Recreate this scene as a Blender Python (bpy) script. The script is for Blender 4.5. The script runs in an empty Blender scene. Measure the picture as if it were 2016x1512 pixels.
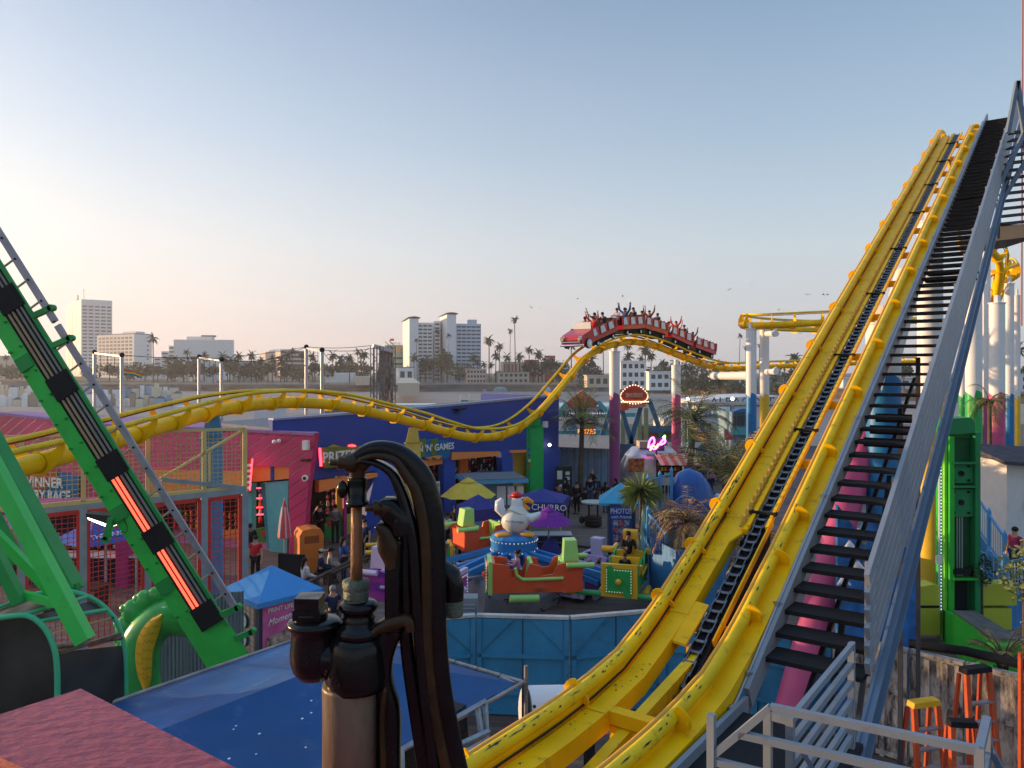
import bpy, random
from math import *
from mathutils import Vector, Matrix
V = Vector
R = random.Random(7)
S = bpy.context.scene
COL = S.collection
FPX, CX, HY, H = 1520.0, 1008.0, 730.0, 7.6     # focal length in photo pixels, horizon row, camera height over the deck
def P(px, py, D): return V(((px-CX)/FPX*D, D, H-(py-HY)/FPX*D))
def G(px, py, z=0.0):
    D = (H-z)*FPX/(py-HY); return P(px, py, D)
# ---------------------------------------------------------------- materials
MATS = {}
def mat(name, col, rough=0.55, metal=0.0, var=0.12, scale=3.0, bump=0.0, dirt=0.0, dirtcol=(0.03,0.02,0.015), spec=0.25, emit=None, es=1.0, bscale=None, stretch=None, coat=0):
    if name in MATS: return MATS[name]
    m = bpy.data.materials.new(name); m.use_nodes = True
    nt = m.node_tree; N = nt.nodes; L = nt.links
    b = N['Principled BSDF']
    b.inputs['Roughness'].default_value = rough; b.inputs['Metallic'].default_value = metal
    b.inputs['Specular IOR Level'].default_value = spec
    if coat: b.inputs['Coat Weight'].default_value = coat; b.inputs['Coat Roughness'].default_value = .15
    c = (*col, 1)
    tc = N.new('ShaderNodeTexCoord'); src = tc.outputs['Object']
    if stretch:
        mp = N.new('ShaderNodeMapping'); mp.inputs['Scale'].default_value = stretch; L.new(src, mp.inputs[0]); src = mp.outputs[0]
    if var > 0 or dirt > 0:
        n = N.new('ShaderNodeTexNoise'); n.inputs['Scale'].default_value = scale; n.inputs['Detail'].default_value = 5; L.new(src, n.inputs['Vector'])
        r = N.new('ShaderNodeValToRGB'); r.color_ramp.elements[0].position = .3; r.color_ramp.elements[1].position = .7
        r.color_ramp.elements[0].color = tuple(max(0, x*(1-var)) for x in col)+(1,)
        r.color_ramp.elements[1].color = tuple(min(1, x*(1+var*.8)) for x in col)+(1,)
        L.new(n.outputs['Fac'], r.inputs[0]); out = r.outputs[0]
        if dirt > 0:
            n2 = N.new('ShaderNodeTexNoise'); n2.inputs['Scale'].default_value = scale*2.7; n2.inputs['Detail'].default_value = 8; n2.inputs['Roughness'].default_value = .7; L.new(src, n2.inputs['Vector'])
            r2 = N.new('ShaderNodeValToRGB'); r2.color_ramp.elements[0].position = .56; r2.color_ramp.elements[1].position = .72
            r2.color_ramp.elements[0].color = (0,0,0,1); r2.color_ramp.elements[1].color = (dirt,dirt,dirt,1)
            L.new(n2.outputs['Fac'], r2.inputs[0])
            mx = N.new('ShaderNodeMix'); mx.data_type = 'RGBA'; L.new(r2.outputs[0], mx.inputs[0]); L.new(out, mx.inputs[6]); mx.inputs[7].default_value = (*dirtcol, 1); out = mx.outputs[2]
        L.new(out, b.inputs['Base Color'])
        if bump > 0:
            n3 = N.new('ShaderNodeTexNoise'); n3.inputs['Scale'].default_value = bscale or scale*6; n3.inputs['Detail'].default_value = 4; L.new(src, n3.inputs['Vector'])
            bp = N.new('ShaderNodeBump'); bp.inputs['Strength'].default_value = bump; bp.inputs['Distance'].default_value = .02
            L.new(n3.outputs['Fac'], bp.inputs['Height']); L.new(bp.outputs[0], b.inputs['Normal'])
    else: b.inputs['Base Color'].default_value = c
    if emit: b.inputs['Emission Color'].default_value = (*emit, 1); b.inputs['Emission Strength'].default_value = es
    MATS[name] = m; return m
def planks(name, col, w=.14, l=2.5, rot=0.0, var=.25, rough=.75, gap=(.01,.008,.006), gapw=.02, plane='xy'):
    m = bpy.data.materials.new(name); m.use_nodes = True; nt = m.node_tree; N = nt.nodes; L = nt.links; b = N['Principled BSDF']
    tc = N.new('ShaderNodeTexCoord'); mp = N.new('ShaderNodeMapping')
    src = tc.outputs['Object']
    if plane != 'xy':
        sx = N.new('ShaderNodeSeparateXYZ'); cx = N.new('ShaderNodeCombineXYZ'); L.new(src, sx.inputs[0])
        if plane == 'len':      # along-wall length = x*cos+y*sin
            mm = N.new('ShaderNodeMath'); mm.operation = 'ADD'; L.new(sx.outputs[0], mm.inputs[0]); L.new(sx.outputs[1], mm.inputs[1]); L.new(mm.outputs[0], cx.inputs[0])
        elif plane == 'xz': L.new(sx.outputs[0], cx.inputs[0])
        else: L.new(sx.outputs[1], cx.inputs[0])
        L.new(sx.outputs[2], cx.inputs[1]); src = cx.outputs[0]
    mp.inputs['Rotation'].default_value = (0,0,rot); L.new(src, mp.inputs[0])
    bk = N.new('ShaderNodeTexBrick'); L.new(mp.outputs[0], bk.inputs['Vector']); bk.offset = .37
    bk.inputs['Scale'].default_value = 1; bk.inputs['Brick Width'].default_value = l; bk.inputs['Row Height'].default_value = w; bk.inputs['Mortar Size'].default_value = gapw*w; bk.inputs['Mortar Smooth'].default_value = .2
    bk.inputs['Color1'].default_value = tuple(x*(1-var) for x in col)+(1,); bk.inputs['Color2'].default_value = tuple(min(1,x*(1+var)) for x in col)+(1,); bk.inputs['Mortar'].default_value = (*gap,1)
    n = N.new('ShaderNodeTexNoise'); n.inputs['Scale'].default_value = .5; n.inputs['Detail'].default_value = 6; L.new(tc.outputs['Object'], n.inputs['Vector'])
    mx = N.new('ShaderNodeMix'); mx.data_type = 'RGBA'; mx.blend_type = 'MULTIPLY'; mx.inputs[0].default_value = .7
    r = N.new('ShaderNodeValToRGB'); r.color_ramp.elements[0].position = .35; r.color_ramp.elements[0].color = (.55,.5,.47,1); r.color_ramp.elements[1].position = .65; r.color_ramp.elements[1].color = (1,1,1,1)
    L.new(n.outputs['Fac'], r.inputs[0]); L.new(bk.outputs['Color'], mx.inputs[6]); L.new(r.outputs[0], mx.inputs[7]); L.new(mx.outputs[2], b.inputs['Base Color'])
    bp = N.new('ShaderNodeBump'); bp.inputs['Strength'].default_value = .5; bp.inputs['Distance'].default_value = .01; bp.invert = True
    L.new(bk.outputs['Fac'], bp.inputs['Height']); L.new(bp.outputs[0], b.inputs['Normal'])
    b.inputs['Roughness'].default_value = rough
    MATS[name] = m; return m
# ---------------------------------------------------------------- mesh builder
def wloc(o):
    v = V((0,0,0))
    while o: v = v + o.location; o = o.parent
    return v
def basis(d, up=(0,0,1)):
    d = V(d).normalized(); up = V(up)
    if abs(d.dot(up.normalized())) > .999: up = V((0,1,0)) if abs(d.y) < .9 else V((1,0,0))
    x = d.cross(up).normalized(); return x, x.cross(d).normalized(), d      # side, up, forward
class MB:
    def __init__(s): s.v = []; s.f = []; s.m = []; s.s = []
    def add(s, vs, fs, m=0, sm=False):
        o = len(s.v); s.v += [V(q) for q in vs]
        for q in fs: s.f.append(tuple(o+i for i in q)); s.m.append(m); s.s.append(sm)
        return s
    def box(s, c, sz, m=0, rz=0.0, M=None):
        x, y, z = (q/2 for q in sz); M = M or Matrix.Rotation(rz, 3, 'Z'); c = V(c)
        vs = [c+M@V((i*x, j*y, k*z)) for i in (-1,1) for j in (-1,1) for k in (-1,1)]
        return s.add(vs, [(0,1,3,2),(4,6,7,5),(0,4,5,1),(2,3,7,6),(0,2,6,4),(1,5,7,3)], m)
    def beam(s, a, b, w, h, up=(0,0,1), m=0):
        a = V(a); b = V(b); x, u, d = basis(b-a, up)
        vs = [p+x*(i*w/2)+u*(j*h/2) for p in (a,b) for i in (-1,1) for j in (-1,1)]
        return s.add(vs, [(0,1,3,2),(4,6,7,5),(0,4,5,1),(2,3,7,6),(0,2,6,4),(1,5,7,3)], m)
    def tube(s, pts, r, n=8, m=0, closed=False, cap=True, flat=1.0, up=(0,0,1)):
        pts = [V(p) for p in pts]; k = len(pts); rs = r if isinstance(r, (list,tuple)) else [r]*k
        vs = []; px = None
        for i, p in enumerate(pts):
            a = pts[i-1] if (i or closed) else p; b = pts[(i+1) % k] if (i < k-1 or closed) else p
            d = (b-a)
            if d.length < 1e-9: d = V((0,0,1))
            d.normalize()
            if px is None: x, u, _ = basis(d, up)
            else:
                x = (px-d*px.dot(d))
                if x.length < 1e-6: x = basis(d, up)[0]
                x.normalize(); u = x.cross(d)
            px = x
            for j in range(n):
                t = 2*pi*j/n; vs.append(p+(x*cos(t)+u*sin(t)*flat)*rs[i])
        fs = []
        for i in range(k if closed else k-1):
            for j in range(n):
                a = i*n+j; b = i*n+(j+1) % n; c = ((i+1) % k)*n+(j+1) % n; d = ((i+1) % k)*n+j; fs.append((a,b,c,d))
        s.add(vs, fs, m, n > 4)
        if cap and not closed: s.add([vs[j] for j in range(n)], [tuple(range(n))[::-1]], m); s.add(vs[-n:], [tuple(range(n))], m)
        return s
    def cyl(s, a, b, r, n=12, m=0, r2=None): return s.tube([a,b], [r, r if r2 is None else r2], n, m)
    def lathe(s, prof, c, n=16, m=0, axis=(0,0,1), sm=True):
        x, u, d = basis(axis, (0,1,0) if abs(axis[2]) > .9 else (0,0,1)); c = V(c); k = len(prof)
        vs = [c+d*z+(x*cos(2*pi*j/n)+u*sin(2*pi*j/n))*r for r, z in prof for j in range(n)]
        return s.add(vs, [(i*n+j, i*n+(j+1) % n, (i+1)*n+(j+1) % n, (i+1)*n+j) for i in range(k-1) for j in range(n)], m, sm)
    def ball(s, c, r, n=10, m=0, M=None):
        c = V(c); r = r if isinstance(r, (tuple,list)) else (r,r,r); k = max(4, n//2+1); M = M or Matrix.Identity(3); vs = []
        for i in range(k+1):
            t = pi*i/k
            for j in range(n): p = 2*pi*j/n; vs.append(c+M@V((r[0]*sin(t)*cos(p), r[1]*sin(t)*sin(p), r[2]*cos(t))))
        return s.add(vs, [(i*n+j, (i+1)*n+j, (i+1)*n+(j+1) % n, i*n+(j+1) % n) for i in range(k) for j in range(n)], m, True)
    def prism(s, poly, off, m=0, sm=False):       # poly: 3D loop; off: vector to the second face
        poly = [V(p) for p in poly]; off = V(off); n = len(poly)
        s.add(poly+[p+off for p in poly], [tuple(range(n))[::-1], tuple(range(n, 2*n))], m)
        return s.add(poly+[p+off for p in poly], [(i, (i+1) % n, n+(i+1) % n, n+i) for i in range(n)], m, sm)
    def quad(s, a, b, c, d, m=0): return s.add([a,b,c,d], [(0,1,2,3)], m)
    def mesh(s, name, mats, base):
        me = bpy.data.meshes.new(name); me.from_pydata([tuple(q-base) for q in s.v], [], s.f)
        for m in (mats if isinstance(mats, (list,tuple)) else [mats]): me.materials.append(m)
        me.polygons.foreach_set('material_index', s.m); me.polygons.foreach_set('use_smooth', s.s); me.update(); return me
    def build(s, name, mats, parent=None, loc=None, label=None, cat=None, group=None, kind=None):
        base = wloc(parent) if parent else (V(loc) if loc is not None else V((0,0,0)))
        o = bpy.data.objects.new(name, s.mesh(name, mats, base)); COL.objects.link(o)
        if parent: o.parent = parent
        elif loc is not None: o.location = loc
        if label: o['label'] = label
        if cat: o['category'] = cat
        if group: o['group'] = group
        if kind: o['kind'] = kind
        return o
def thing(name, label, cat, loc=(0,0,0), group=None):
    o = bpy.data.objects.new(name, None); o.empty_display_size = .2; COL.objects.link(o); o.location = loc
    o['label'] = label; o['category'] = cat
    if group: o['group'] = group
    return o
def copy_tree(o, parent=None):
    c = o.copy(); COL.objects.link(c)
    if parent: c.parent = parent
    for ch in [q for q in bpy.data.objects if q.parent == o] if not hasattr(o, '_k') else []: copy_tree(ch, c)
    return c
def kids(o): return [q for q in COL.objects if q.parent == o]
def dup(o, loc=None, rz=None, label=None, group=None, scale=None):
    def rec(a, p):
        ch = list(a.children); c = a.copy(); COL.objects.link(c)
        if p: c.parent = p
        for q in ch: rec(q, c)
        return c
    c = rec(o, None)
    if loc is not None: c.location = loc
    if rz is not None: c.rotation_euler = (0,0,rz)
    if scale is not None: c.scale = (scale,)*3 if not isinstance(scale, tuple) else scale
    if label: c['label'] = label
    if group: c['group'] = group
    return c
def text(s, size, o, x, y, parent, m, name='lettering', depth=.01, bold=0.0, shear=0.0, wide=1.0, label=None):
    """text laid in the plane through o with axes x (reading direction) and y (up), turned into a mesh"""
    cu = bpy.data.curves.new(name, 'FONT'); cu.body = s; cu.size = size; cu.extrude = depth/2; cu.align_x = 'CENTER'; cu.align_y = 'CENTER'; cu.offset = bold*size; cu.shear = shear; cu.resolution_u = 2
    t = bpy.data.objects.new(name, cu); COL.objects.link(t)
    dg = bpy.context.evaluated_depsgraph_get(); me = bpy.data.meshes.new_from_object(t.evaluated_get(dg)); bpy.data.objects.remove(t)
    x = V(x).normalized(); y = V(y).normalized(); z = x.cross(y); base = wloc(parent) if parent else V((0,0,0))
    for v in me.vertices: v.co = V(o)+x*(v.co.x*wide)+y*v.co.y+z*v.co.z-base
    me.materials.clear(); me.materials.append(m)
    ob = bpy.data.objects.new(name, me); COL.objects.link(ob); ob.parent = parent
    if label: ob['label'] = label
    return ob
class Wall:      # a vertical plane; pixels of the photograph are cast on to it to size real panels
    def __init__(s, p0, p1): s.p = V((p0[0],p0[1],0)); d = V((p1[0]-p0[0], p1[1]-p0[1], 0)); s.u = d.normalized(); s.n = V((s.u.y,-s.u.x,0));  s.n = s.n if s.n.dot(V((0,0,0))-s.p) > 0 else -s.n
    def at(s, px, py, d=0.0):
        r = V(((px-CX)/FPX, 1, 0)); q = s.p+s.n*d; D = q.dot(s.n)/r.dot(s.n); return P(px, py, D)
    def poly(s, mb, pts, d0=0.0, d1=.1, m=0): return mb.prism([s.at(x, y, d0) for x, y in pts], s.n*(d1-d0), m)
    def rect(s, mb, x0, y0, x1, y1, d0=0.0, d1=.1, m=0):   # level, true rectangle: edges taken at the first corner height
        a = s.at(x0, y0, d0); b = s.at(x1, y1, d0); a2 = V((a.x,a.y,b.z)); b2 = V((b.x,b.y,a.z))
        return mb.prism([a,b2,b,a2], s.n*(d1-d0), m)
def catmull(pts, n=8):
    pts = [V(p) for p in pts]; q = [pts[0]*2-pts[1]]+pts+[pts[-1]*2-pts[-2]]; out = []
    for i in range(1, len(q)-2):
        for k in range(n):
            t = k/n; a,b,c,d = q[i-1],q[i],q[i+1],q[i+2]
            out.append(.5*((2*b)+(c-a)*t+(2*a-5*b+4*c-d)*t*t+(3*b-a-3*c+d)*t*t*t))
    return out+[pts[-1]]
# ---------------------------------------------------------------- shared paints
yel = mat('yellow_track_paint', (.93,.50,.002), .42, var=.12, scale=1.6, dirt=.6, dirtcol=(.22,.11,.02), bump=.08, spec=.14)
yel_rail = mat('worn_yellow_rail_paint', (.82,.50,.005), .42, var=.16, scale=2.4, dirt=.8, dirtcol=(.15,.10,.02), bump=.08, spec=.18)
blk = mat('black_rubber', (.012,.012,.014), .8, var=.3, scale=30, bump=.4)
chain_m = mat('chain_steel', (.16,.16,.17), .35, .9, var=.3, scale=8)
grey = mat('pale_grey_paint', (.22,.245,.28), .5, var=.08, scale=2, dirt=.3, dirtcol=(.12,.10,.08))
greyb = mat('blue_grey_paint', (.13,.17,.23), .45, var=.1, scale=2)
white = mat('white_paint', (.74,.72,.70), .45, var=.05, scale=1)
purple = mat('purple_column_paint', (.30,.075,.20), .45, var=.08)
pinkc = mat('pink_column_paint', (.52,.085,.20), .4, var=.08)
bluec = mat('blue_column_paint', (.02,.17,.40), .4, var=.1)
greenc = mat('green_column_paint', (.02,.36,.08), .4, var=.08)
yelc = mat('yellow_column_paint', (.72,.46,.04), .4, var=.06)
wood = mat('dark_brown_timber', (.045,.026,.018), .7, var=.4, scale=5, bump=.3, stretch=(1,1,4))
glassd = mat('dark_window_glass', (.05,.06,.08), .12, var=.2, spec=.8)
skin1 = mat('light_skin', (.50,.27,.18), .55, var=.05); skin2 = mat('brown_skin', (.22,.11,.06), .55, var=.05); skin3 = mat('dark_skin', (.06,.03,.02), .55, var=.05)
hair_d = mat('dark_hair', (.012,.009,.008), .6, var=.3, scale=40); hair_g = mat('grey_hair', (.25,.24,.23), .7, var=.3, scale=40)
def cloth(n, c): return mat(n+'_cloth', c, .85, var=.15, scale=12, bump=.2)
# ---------------------------------------------------------------- camera, sky, sun
cam = bpy.data.objects.new('camera', bpy.data.cameras.new('camera')); COL.objects.link(cam); S.camera = cam
cam.location = (0,0,H); cam.rotation_euler = (pi/2,0,0); cam.data.sensor_width = 36; cam.data.lens = 36*FPX/2016; cam.data.shift_y = (HY-756)/2016
cam.data.clip_start = .05; cam.data.clip_end = 30000
SUN_AZ, SUN_EL = radians(-74), radians(3.6)
w = bpy.data.worlds.new('World'); S.world = w; w.use_nodes = True; nt = w.node_tree
sk = nt.nodes.new('ShaderNodeTexSky'); sk.sky_type = 'NISHITA'; sk.sun_disc = False; sk.sun_elevation = SUN_EL; sk.sun_rotation = SUN_AZ
sk.altitude = 10; sk.air_density = 1.0; sk.dust_density = 1.6; sk.ozone_density = 2.0
def wn(t, **k):
    n = nt.nodes.new(t)
    for a, v in k.items(): setattr(n, a, v)
    return n
hs = wn('ShaderNodeHueSaturation'); hs.inputs['Saturation'].default_value = 1.2; hs.inputs['Value'].default_value = 1.06; nt.links.new(sk.outputs[0], hs.inputs['Color'])
tcw = wn('ShaderNodeTexCoord'); sxyz = wn('ShaderNodeSeparateXYZ'); nt.links.new(tcw.outputs['Generated'], sxyz.inputs[0])
er = wn('ShaderNodeValToRGB'); nt.links.new(sxyz.outputs[2], er.inputs[0]); e_ = er.color_ramp.elements      # haze amount over sin(elevation)
e_[0].position = 0; e_[0].color = (.93,)*3+(1,); e_[1].position = .60; e_[1].color = (.12,)*3+(1,)
for p_, v_ in ((.05,.92),(.15,.78),(.28,.52),(.42,.30)): q_ = e_.new(p_); q_.color = (v_,v_,v_,1)
dt = wn('ShaderNodeVectorMath', operation='DOT_PRODUCT'); nt.links.new(tcw.outputs['Generated'], dt.inputs[0]); dt.inputs[1].default_value = (sin(SUN_AZ)*cos(SUN_EL), cos(SUN_AZ)*cos(SUN_EL), sin(SUN_EL))
gr = wn('ShaderNodeValToRGB'); nt.links.new(dt.outputs['Value'], gr.inputs[0]); g_ = gr.color_ramp.elements      # colour of the haze against the angle to the sun
g_[0].position = 0; g_[0].color = (.47,.545,.665,1); g_[1].position = 1; g_[1].color = (1.0,.80,.55,1)
for p_, v_ in ((.28,(.53,.575,.68)),(.50,(.62,.64,.73)),(.68,(.73,.72,.79)),(.84,(.93,.87,.86))): q_ = g_.new(p_); q_.color = (*v_,1)
sc_ = wn('ShaderNodeVectorMath', operation='SCALE'); nt.links.new(gr.outputs[0], sc_.inputs[0]); sc_.inputs['Scale'].default_value = 3.45
mxw = wn('ShaderNodeMix', data_type='RGBA'); nt.links.new(er.outputs[0], mxw.inputs[0]); nt.links.new(hs.outputs[0], mxw.inputs[6]); nt.links.new(sc_.outputs[0], mxw.inputs[7])
wr = wn('ShaderNodeValToRGB'); nt.links.new(sxyz.outputs[2], wr.inputs[0]); h_ = wr.color_ramp.elements      # the lowest air is greyer and warmer; zenith brightened as added fill light
h_[0].position = 0; h_[0].color = (1,.87,.77,1); h_[1].position = .28; h_[1].color = (1,1,1,1); q_ = h_.new(.07); q_.color = (1.06,.96,.86,1); q_ = h_.new(.15); q_.color = (1.07,1.02,.95,1); q_ = h_.new(.52); q_.color = (1.02,1,1.02,1); q_ = h_.new(.75); q_.color = (2.7,2.6,2.6,1)
mw2 = wn('ShaderNodeVectorMath', operation='MULTIPLY'); nt.links.new(mxw.outputs[2], mw2.inputs[0]); nt.links.new(wr.outputs[0], mw2.inputs[1])
nt.links.new(mw2.outputs[0], nt.nodes['Background'].inputs[0]); nt.nodes['Background'].inputs[1].default_value = .15
sl = bpy.data.lights.new('sun', 'SUN'); sl.energy = 3.3; sl.angle = radians(.5); sl.color = (1,.66,.36)
so = bpy.data.objects.new('sun', sl); COL.objects.link(so)
sd = V((sin(SUN_AZ)*cos(SUN_EL), cos(SUN_AZ)*cos(SUN_EL), sin(SUN_EL))); so.rotation_euler = (-sd).to_track_quat('-Z', 'Y').to_euler(); so.location = sd*50
S.view_settings.view_transform = 'Standard'; S.view_settings.look = 'None'; S.view_settings.exposure = 1.35; S.view_settings.gamma = 1
S.cycles.max_bounces = 6; S.cycles.transparent_max_bounces = 16
# ================================================================ lift hill
PH = V((.8063,-.5915,0)); DH = V((.5915,.8063,0))
_pf = [(2,-3.2),(7.4,-3.2),(7.9,-3.17),(8.5,-3.08),(8.96,-2.91),(9.37,-2.72),(9.63,-2.57),(10.24,-2.235),(10.7,-1.965),(11.2,-1.666),(28.0,8.67),(28.35,8.83),(28.7,8.88),(29.1,8.83),(29.6,8.6),(30.4,8.0),(31.5,6.9),(33,5.2)]
def prof(y):
    for (a,za),(b,zb) in zip(_pf, _pf[1:]):
        if y <= b: return za+(zb-za)*(y-a)/(b-a)
    return _pf[-1][1]
def TL(e, ys, dz=0.0): return V((-5.09+.7336*ys, ys, H+prof(ys)+dz))+PH*e
SLOPE = .6151
def line_prof(e, ys, dz): return V((-5.09+.7336*ys, ys, H-1.666+SLOPE*(ys-11.2)+dz))+PH*e
ys_dense = [4.5+.25*i for i in range(28)]+[11.5+1.0*i for i in range(17)]+[28.0,28.2,28.35,28.5,28.7,28.9,29.1,29.35,29.6,30,30.4,31,31.5,32.2,33]
chips = mat('bare_paint_chip', (.035,.03,.025), .6)
lift = thing('lift_hill_track', 'steep yellow roller coaster lift hill rising to the top right with a black chain', 'coaster track', TL(.5, 7))
stations = [5.0,6.4,7.8,9.4,10.2,10.9,12.07]+[12.07+1.36*i for i in range(1,12)]+[28.4]
for e in (.06, 1.06):
    b = MB(); b.tube([TL(e, y, -.05) for y in ys_dense], .068, 12); b.build('rail', yel_rail, lift)
    b = MB()
    for y0, y1 in zip(ys_dense, ys_dense[1:]):
        q = [TL(e+.01,y0,-.10), TL(e+.01,y1,-.10), TL(e+.01,y1,-.30), TL(e+.01,y0,-.30)]
        if y0 < 27.9: b.prism(q, PH*.02)
    b.build('web_plate', yel, lift)
    b = MB(); b.tube([TL(e+.045, y, -.175) for y in ys_dense if y < 28], .012, 5); b.build('gap_shadow_line', mat('gap_shadow_brown', (.03,.015,.008), .6), lift)  # dark tube painting in the shade of the gap between rail and beam
    # sunlight on the rail's outer upper edge, painted as an orange strip
    b = MB(); b.tube([TL(e-.066, y, -.012) for y in ys_dense], .028, 6); b.build('rail_sunlight_strip', mat('sunlit_edge_orange', (.75,.33,.02), .35, var=.1), lift)
beam_y = [4.5,6.5]+[7.0+.3*i for i in range(15)]+[28.0]
def beam_run(e0, e1, dtop, h, ys):
    b = MB(); vs = []; n = len(ys)
    for y in ys:
        for e, d in ((e0,dtop),(e1,dtop),(e1,dtop-h),(e0,dtop-h)): vs.append(TL(e, y, d))
    b.add(vs, [(i*4+j, i*4+(j+1) % 4, i*4+4+(j+1) % 4, i*4+4+j) for i in range(n-1) for j in range(4)])
    b.add(vs[:4], [(3,2,1,0)]); b.add(vs[-4:], [(0,1,2,3)]); return b
beam_run(.13, .35, -.2, .2, beam_y).build('box_beam', yel, lift)
beam_run(1.07, 1.28, -.16, .22, beam_y).build('box_beam', yel, lift)
# flanges: rounded plates tying each rail to its beam
for y in stations:
    t = V((0,0,1)); al = (TL(0, y+.1)-TL(0, y-.1)).normalized(); up = PH.cross(al).normalized()
    for e0, s in ((.02, 1), (1.10, -1)):
        b = MB(); o = TL(e0, y, -.05); pts = []
        for k in range(9):
            a = radians(95+170*k/8) if s > 0 else radians(85-170*k/8)
            pts.append(o+PH*(cos(a)*.15)+up*(sin(a)*.14-.02))
        pts.append(o+PH*(.12*s)+up*(-.38)); pts.append(o+PH*(.14*s)+up*(-.06))
        b.prism(pts, al*.016); b.build('flange_plate', yel, lift)
    # seam strap on the left beam
    if y > 5:
        b = MB(); b.prism([TL(.12, y, -.193), TL(.36, y, -.193), TL(.36, y+.012, -.186), TL(.12, y+.012, -.186)], al*.02); b.build('weld_seam', yel, lift)
for y in stations[1:]:
    b = MB(); b.beam(TL(.3, y+.12, -.27 if y < 8.5 else (-.75 if y < 11 else -.36)), TL(1.12, y+.12, -.27 if y < 8.5 else (-.75 if y < 11 else -.36)), .14, .13); 
    if y < 10: b.beam(TL(.35, y+.1, -.42), TL(1.08, y+.1, -.42), .05, .14)
    b.build('cross_beam', yel, lift)
# gusset plate and lower frame
b = MB(); b.prism([TL(.3,9.05,-.21),TL(.52,9.05,-.23),TL(.52,9.6,-.23),TL(.3,9.6,-.21)], V((0,0,-.03))); b.build('gusset_plate', yel, lift)
b = MB(); b.prism([TL(.34,10.5,-.2),TL(.46,10.7,-.21),TL(.46,11.0,-.21),TL(.34,11.2,-.2)], V((0,0,-.03))); b.build('gusset_plate', yel, lift)
b = MB(); b.beam(TL(.42,6.6,-.75), TL(.62,9.1,-.42), .12, .16); b.build('brace', yel_rail, lift)
b = MB(); b.beam(TL(.95,7.7,-.4), TL(.9,7.9,-1.5), .16, .1); b.beam(TL(.6,7.8,-.5), TL(.45,7.9,-1.5), .16, .1); b.build('brace', yel, lift)
# anti-rollback rack
yr = [10.75+.12*i for i in range(140)]
b = MB(); b.tube([line_prof(.47, y, -.2) for y in (10.7, 28.0)], .05, 8); b.build('rack_tube', yel, lift)
b = MB()
al = (line_prof(0,12,0)-line_prof(0,11,0)).normalized(); up = PH.cross(al).normalized()
for y in yr:
    o = line_prof(.40, y, -.13); b.prism([o, o+al*.10, o+al*.10+up*.085], PH*.045)
b.beam(line_prof(.414,10.7,-.135), line_prof(.414,27.6,-.135), .03, .02)
b.build('rack_teeth', mat('greasy_yellow', (.42,.26,.03), .5, var=.2, scale=10, dirt=.6), lift)
# chain trough
ct = [8.3, 10.9, 27.9]
for e in (.505, .75):
    b = MB(); b.beam(line_prof(e, 10.75, -.17), line_prof(e, 28.0, -.17), .045, .07); b.build('trough_side', yel, lift)
b = MB(); b.beam(line_prof(.6275, 8.3, -.26), line_prof(.6275, 28.0, -.26), .20, .05); b.build('trough_floor', blk, lift)
b = MB()
b.prism([line_prof(.74,8.4,-.2), line_prof(.74,10.9,-.2), line_prof(.74,10.75,-.72), line_prof(.74,8.6,-.72)], PH*.02)
b.prism([line_prof(.51,8.4,-.24), line_prof(.51,10.9,-.24), line_prof(.51,10.75,-.72), line_prof(.51,8.6,-.72)], PH*.02)
b.build('chain_guard', blk, lift)
b = MB(); b.beam(line_prof(.77, 9.2, -.2), line_prof(.77, 10.9, -.2), .02, .09); b.build('trough_side', yel, lift)
b = MB(); n = 0
y = 8.45
while y < 27.9:
    o = line_prof(.6275, y, -.19)
    b.cyl(o-PH*.06, o+PH*.06, .026, 6)
    w_ = .072 if n % 2 else .056
    for sg in (-1, 1): b.beam(o+PH*(sg*w_)-al*.03, o+PH*(sg*w_)+al*.20, .012, .055, up)
    y += .17/1.384; n += 1
b.build('chain', chain_m, lift)
for y in [10.95,12.6,14.6,16.8,18.9,21,23,25,26.8]:
    b = MB(); o = line_prof(.6275, y, -.13); b.box(o, (.34,.05,.04), rz=atan2(PH.y,PH.x)); b.box(o+PH*.16, (.03,.11,.05), rz=atan2(PH.y,PH.x)); b.box(o-PH*.16, (.03,.11,.05), rz=atan2(PH.y,PH.x)); b.build('chain_clamp', blk, lift)
# motor / wheel under the gusset
b = MB(); b.lathe([(0,-.05),(.12,-.05),(.14,0),(.12,.05),(0,.05)], TL(.5,10.75,-.42), 16, axis=tuple(PH)); b.lathe([(0,-.1),(.05,-.1),(.05,.1),(0,.1)], TL(.5,10.75,-.42), 10, axis=tuple(PH)); b.build('guide_wheel', blk, lift)
# ================================================================ stairs beside the lift
stairs = thing('maintenance_stairs', 'long steel stairway with black treads climbing along the right side of the yellow lift hill', 'staircase', TL(1.8, 7.5, -.4))
def SL(e, yk, dz=0.0): return V((-5.09+.7336*(yk+.5915*1.35), yk+.5915*1.35, H-2.248+SLOPE*(yk-9.76)+dz))+PH*e      # yk: Y of the tread line at e = 1.35
for k in range(-5, 68):
    yk = 9.76+.277*k; a = SL(1.37, yk); b = MB()
    b.prism([a, a+PH*.98, a+PH*.98+DH*.40, a+DH*.40], V((0,0,-.05))); b.build('tread', blk, stairs)
b = MB(); b.beam(SL(1.345, 8.0, -.06), SL(1.345, 29.0, -.06), .05, .26); b.build('stringer', grey, stairs)
b = MB(); b.beam(SL(2.44, 7.7, -.22), SL(2.44, 29.6, -.22), .03, .34); b.beam(SL(2.47, 7.7, -.07), SL(2.47, 29.6, -.07), .09, .03); b.beam(SL(2.47, 7.7, -.37), SL(2.47, 29.6, -.37), .09, .03); b.build('stringer', greyb, stairs)
for k in range(6):
    b = MB(); z = .13+.178*k; b.beam(SL(2.40, 8.35, z), SL(2.40, 29.2, z), .05, .14); b.build('guard_rail', grey, stairs)
y = 8.6
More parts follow.
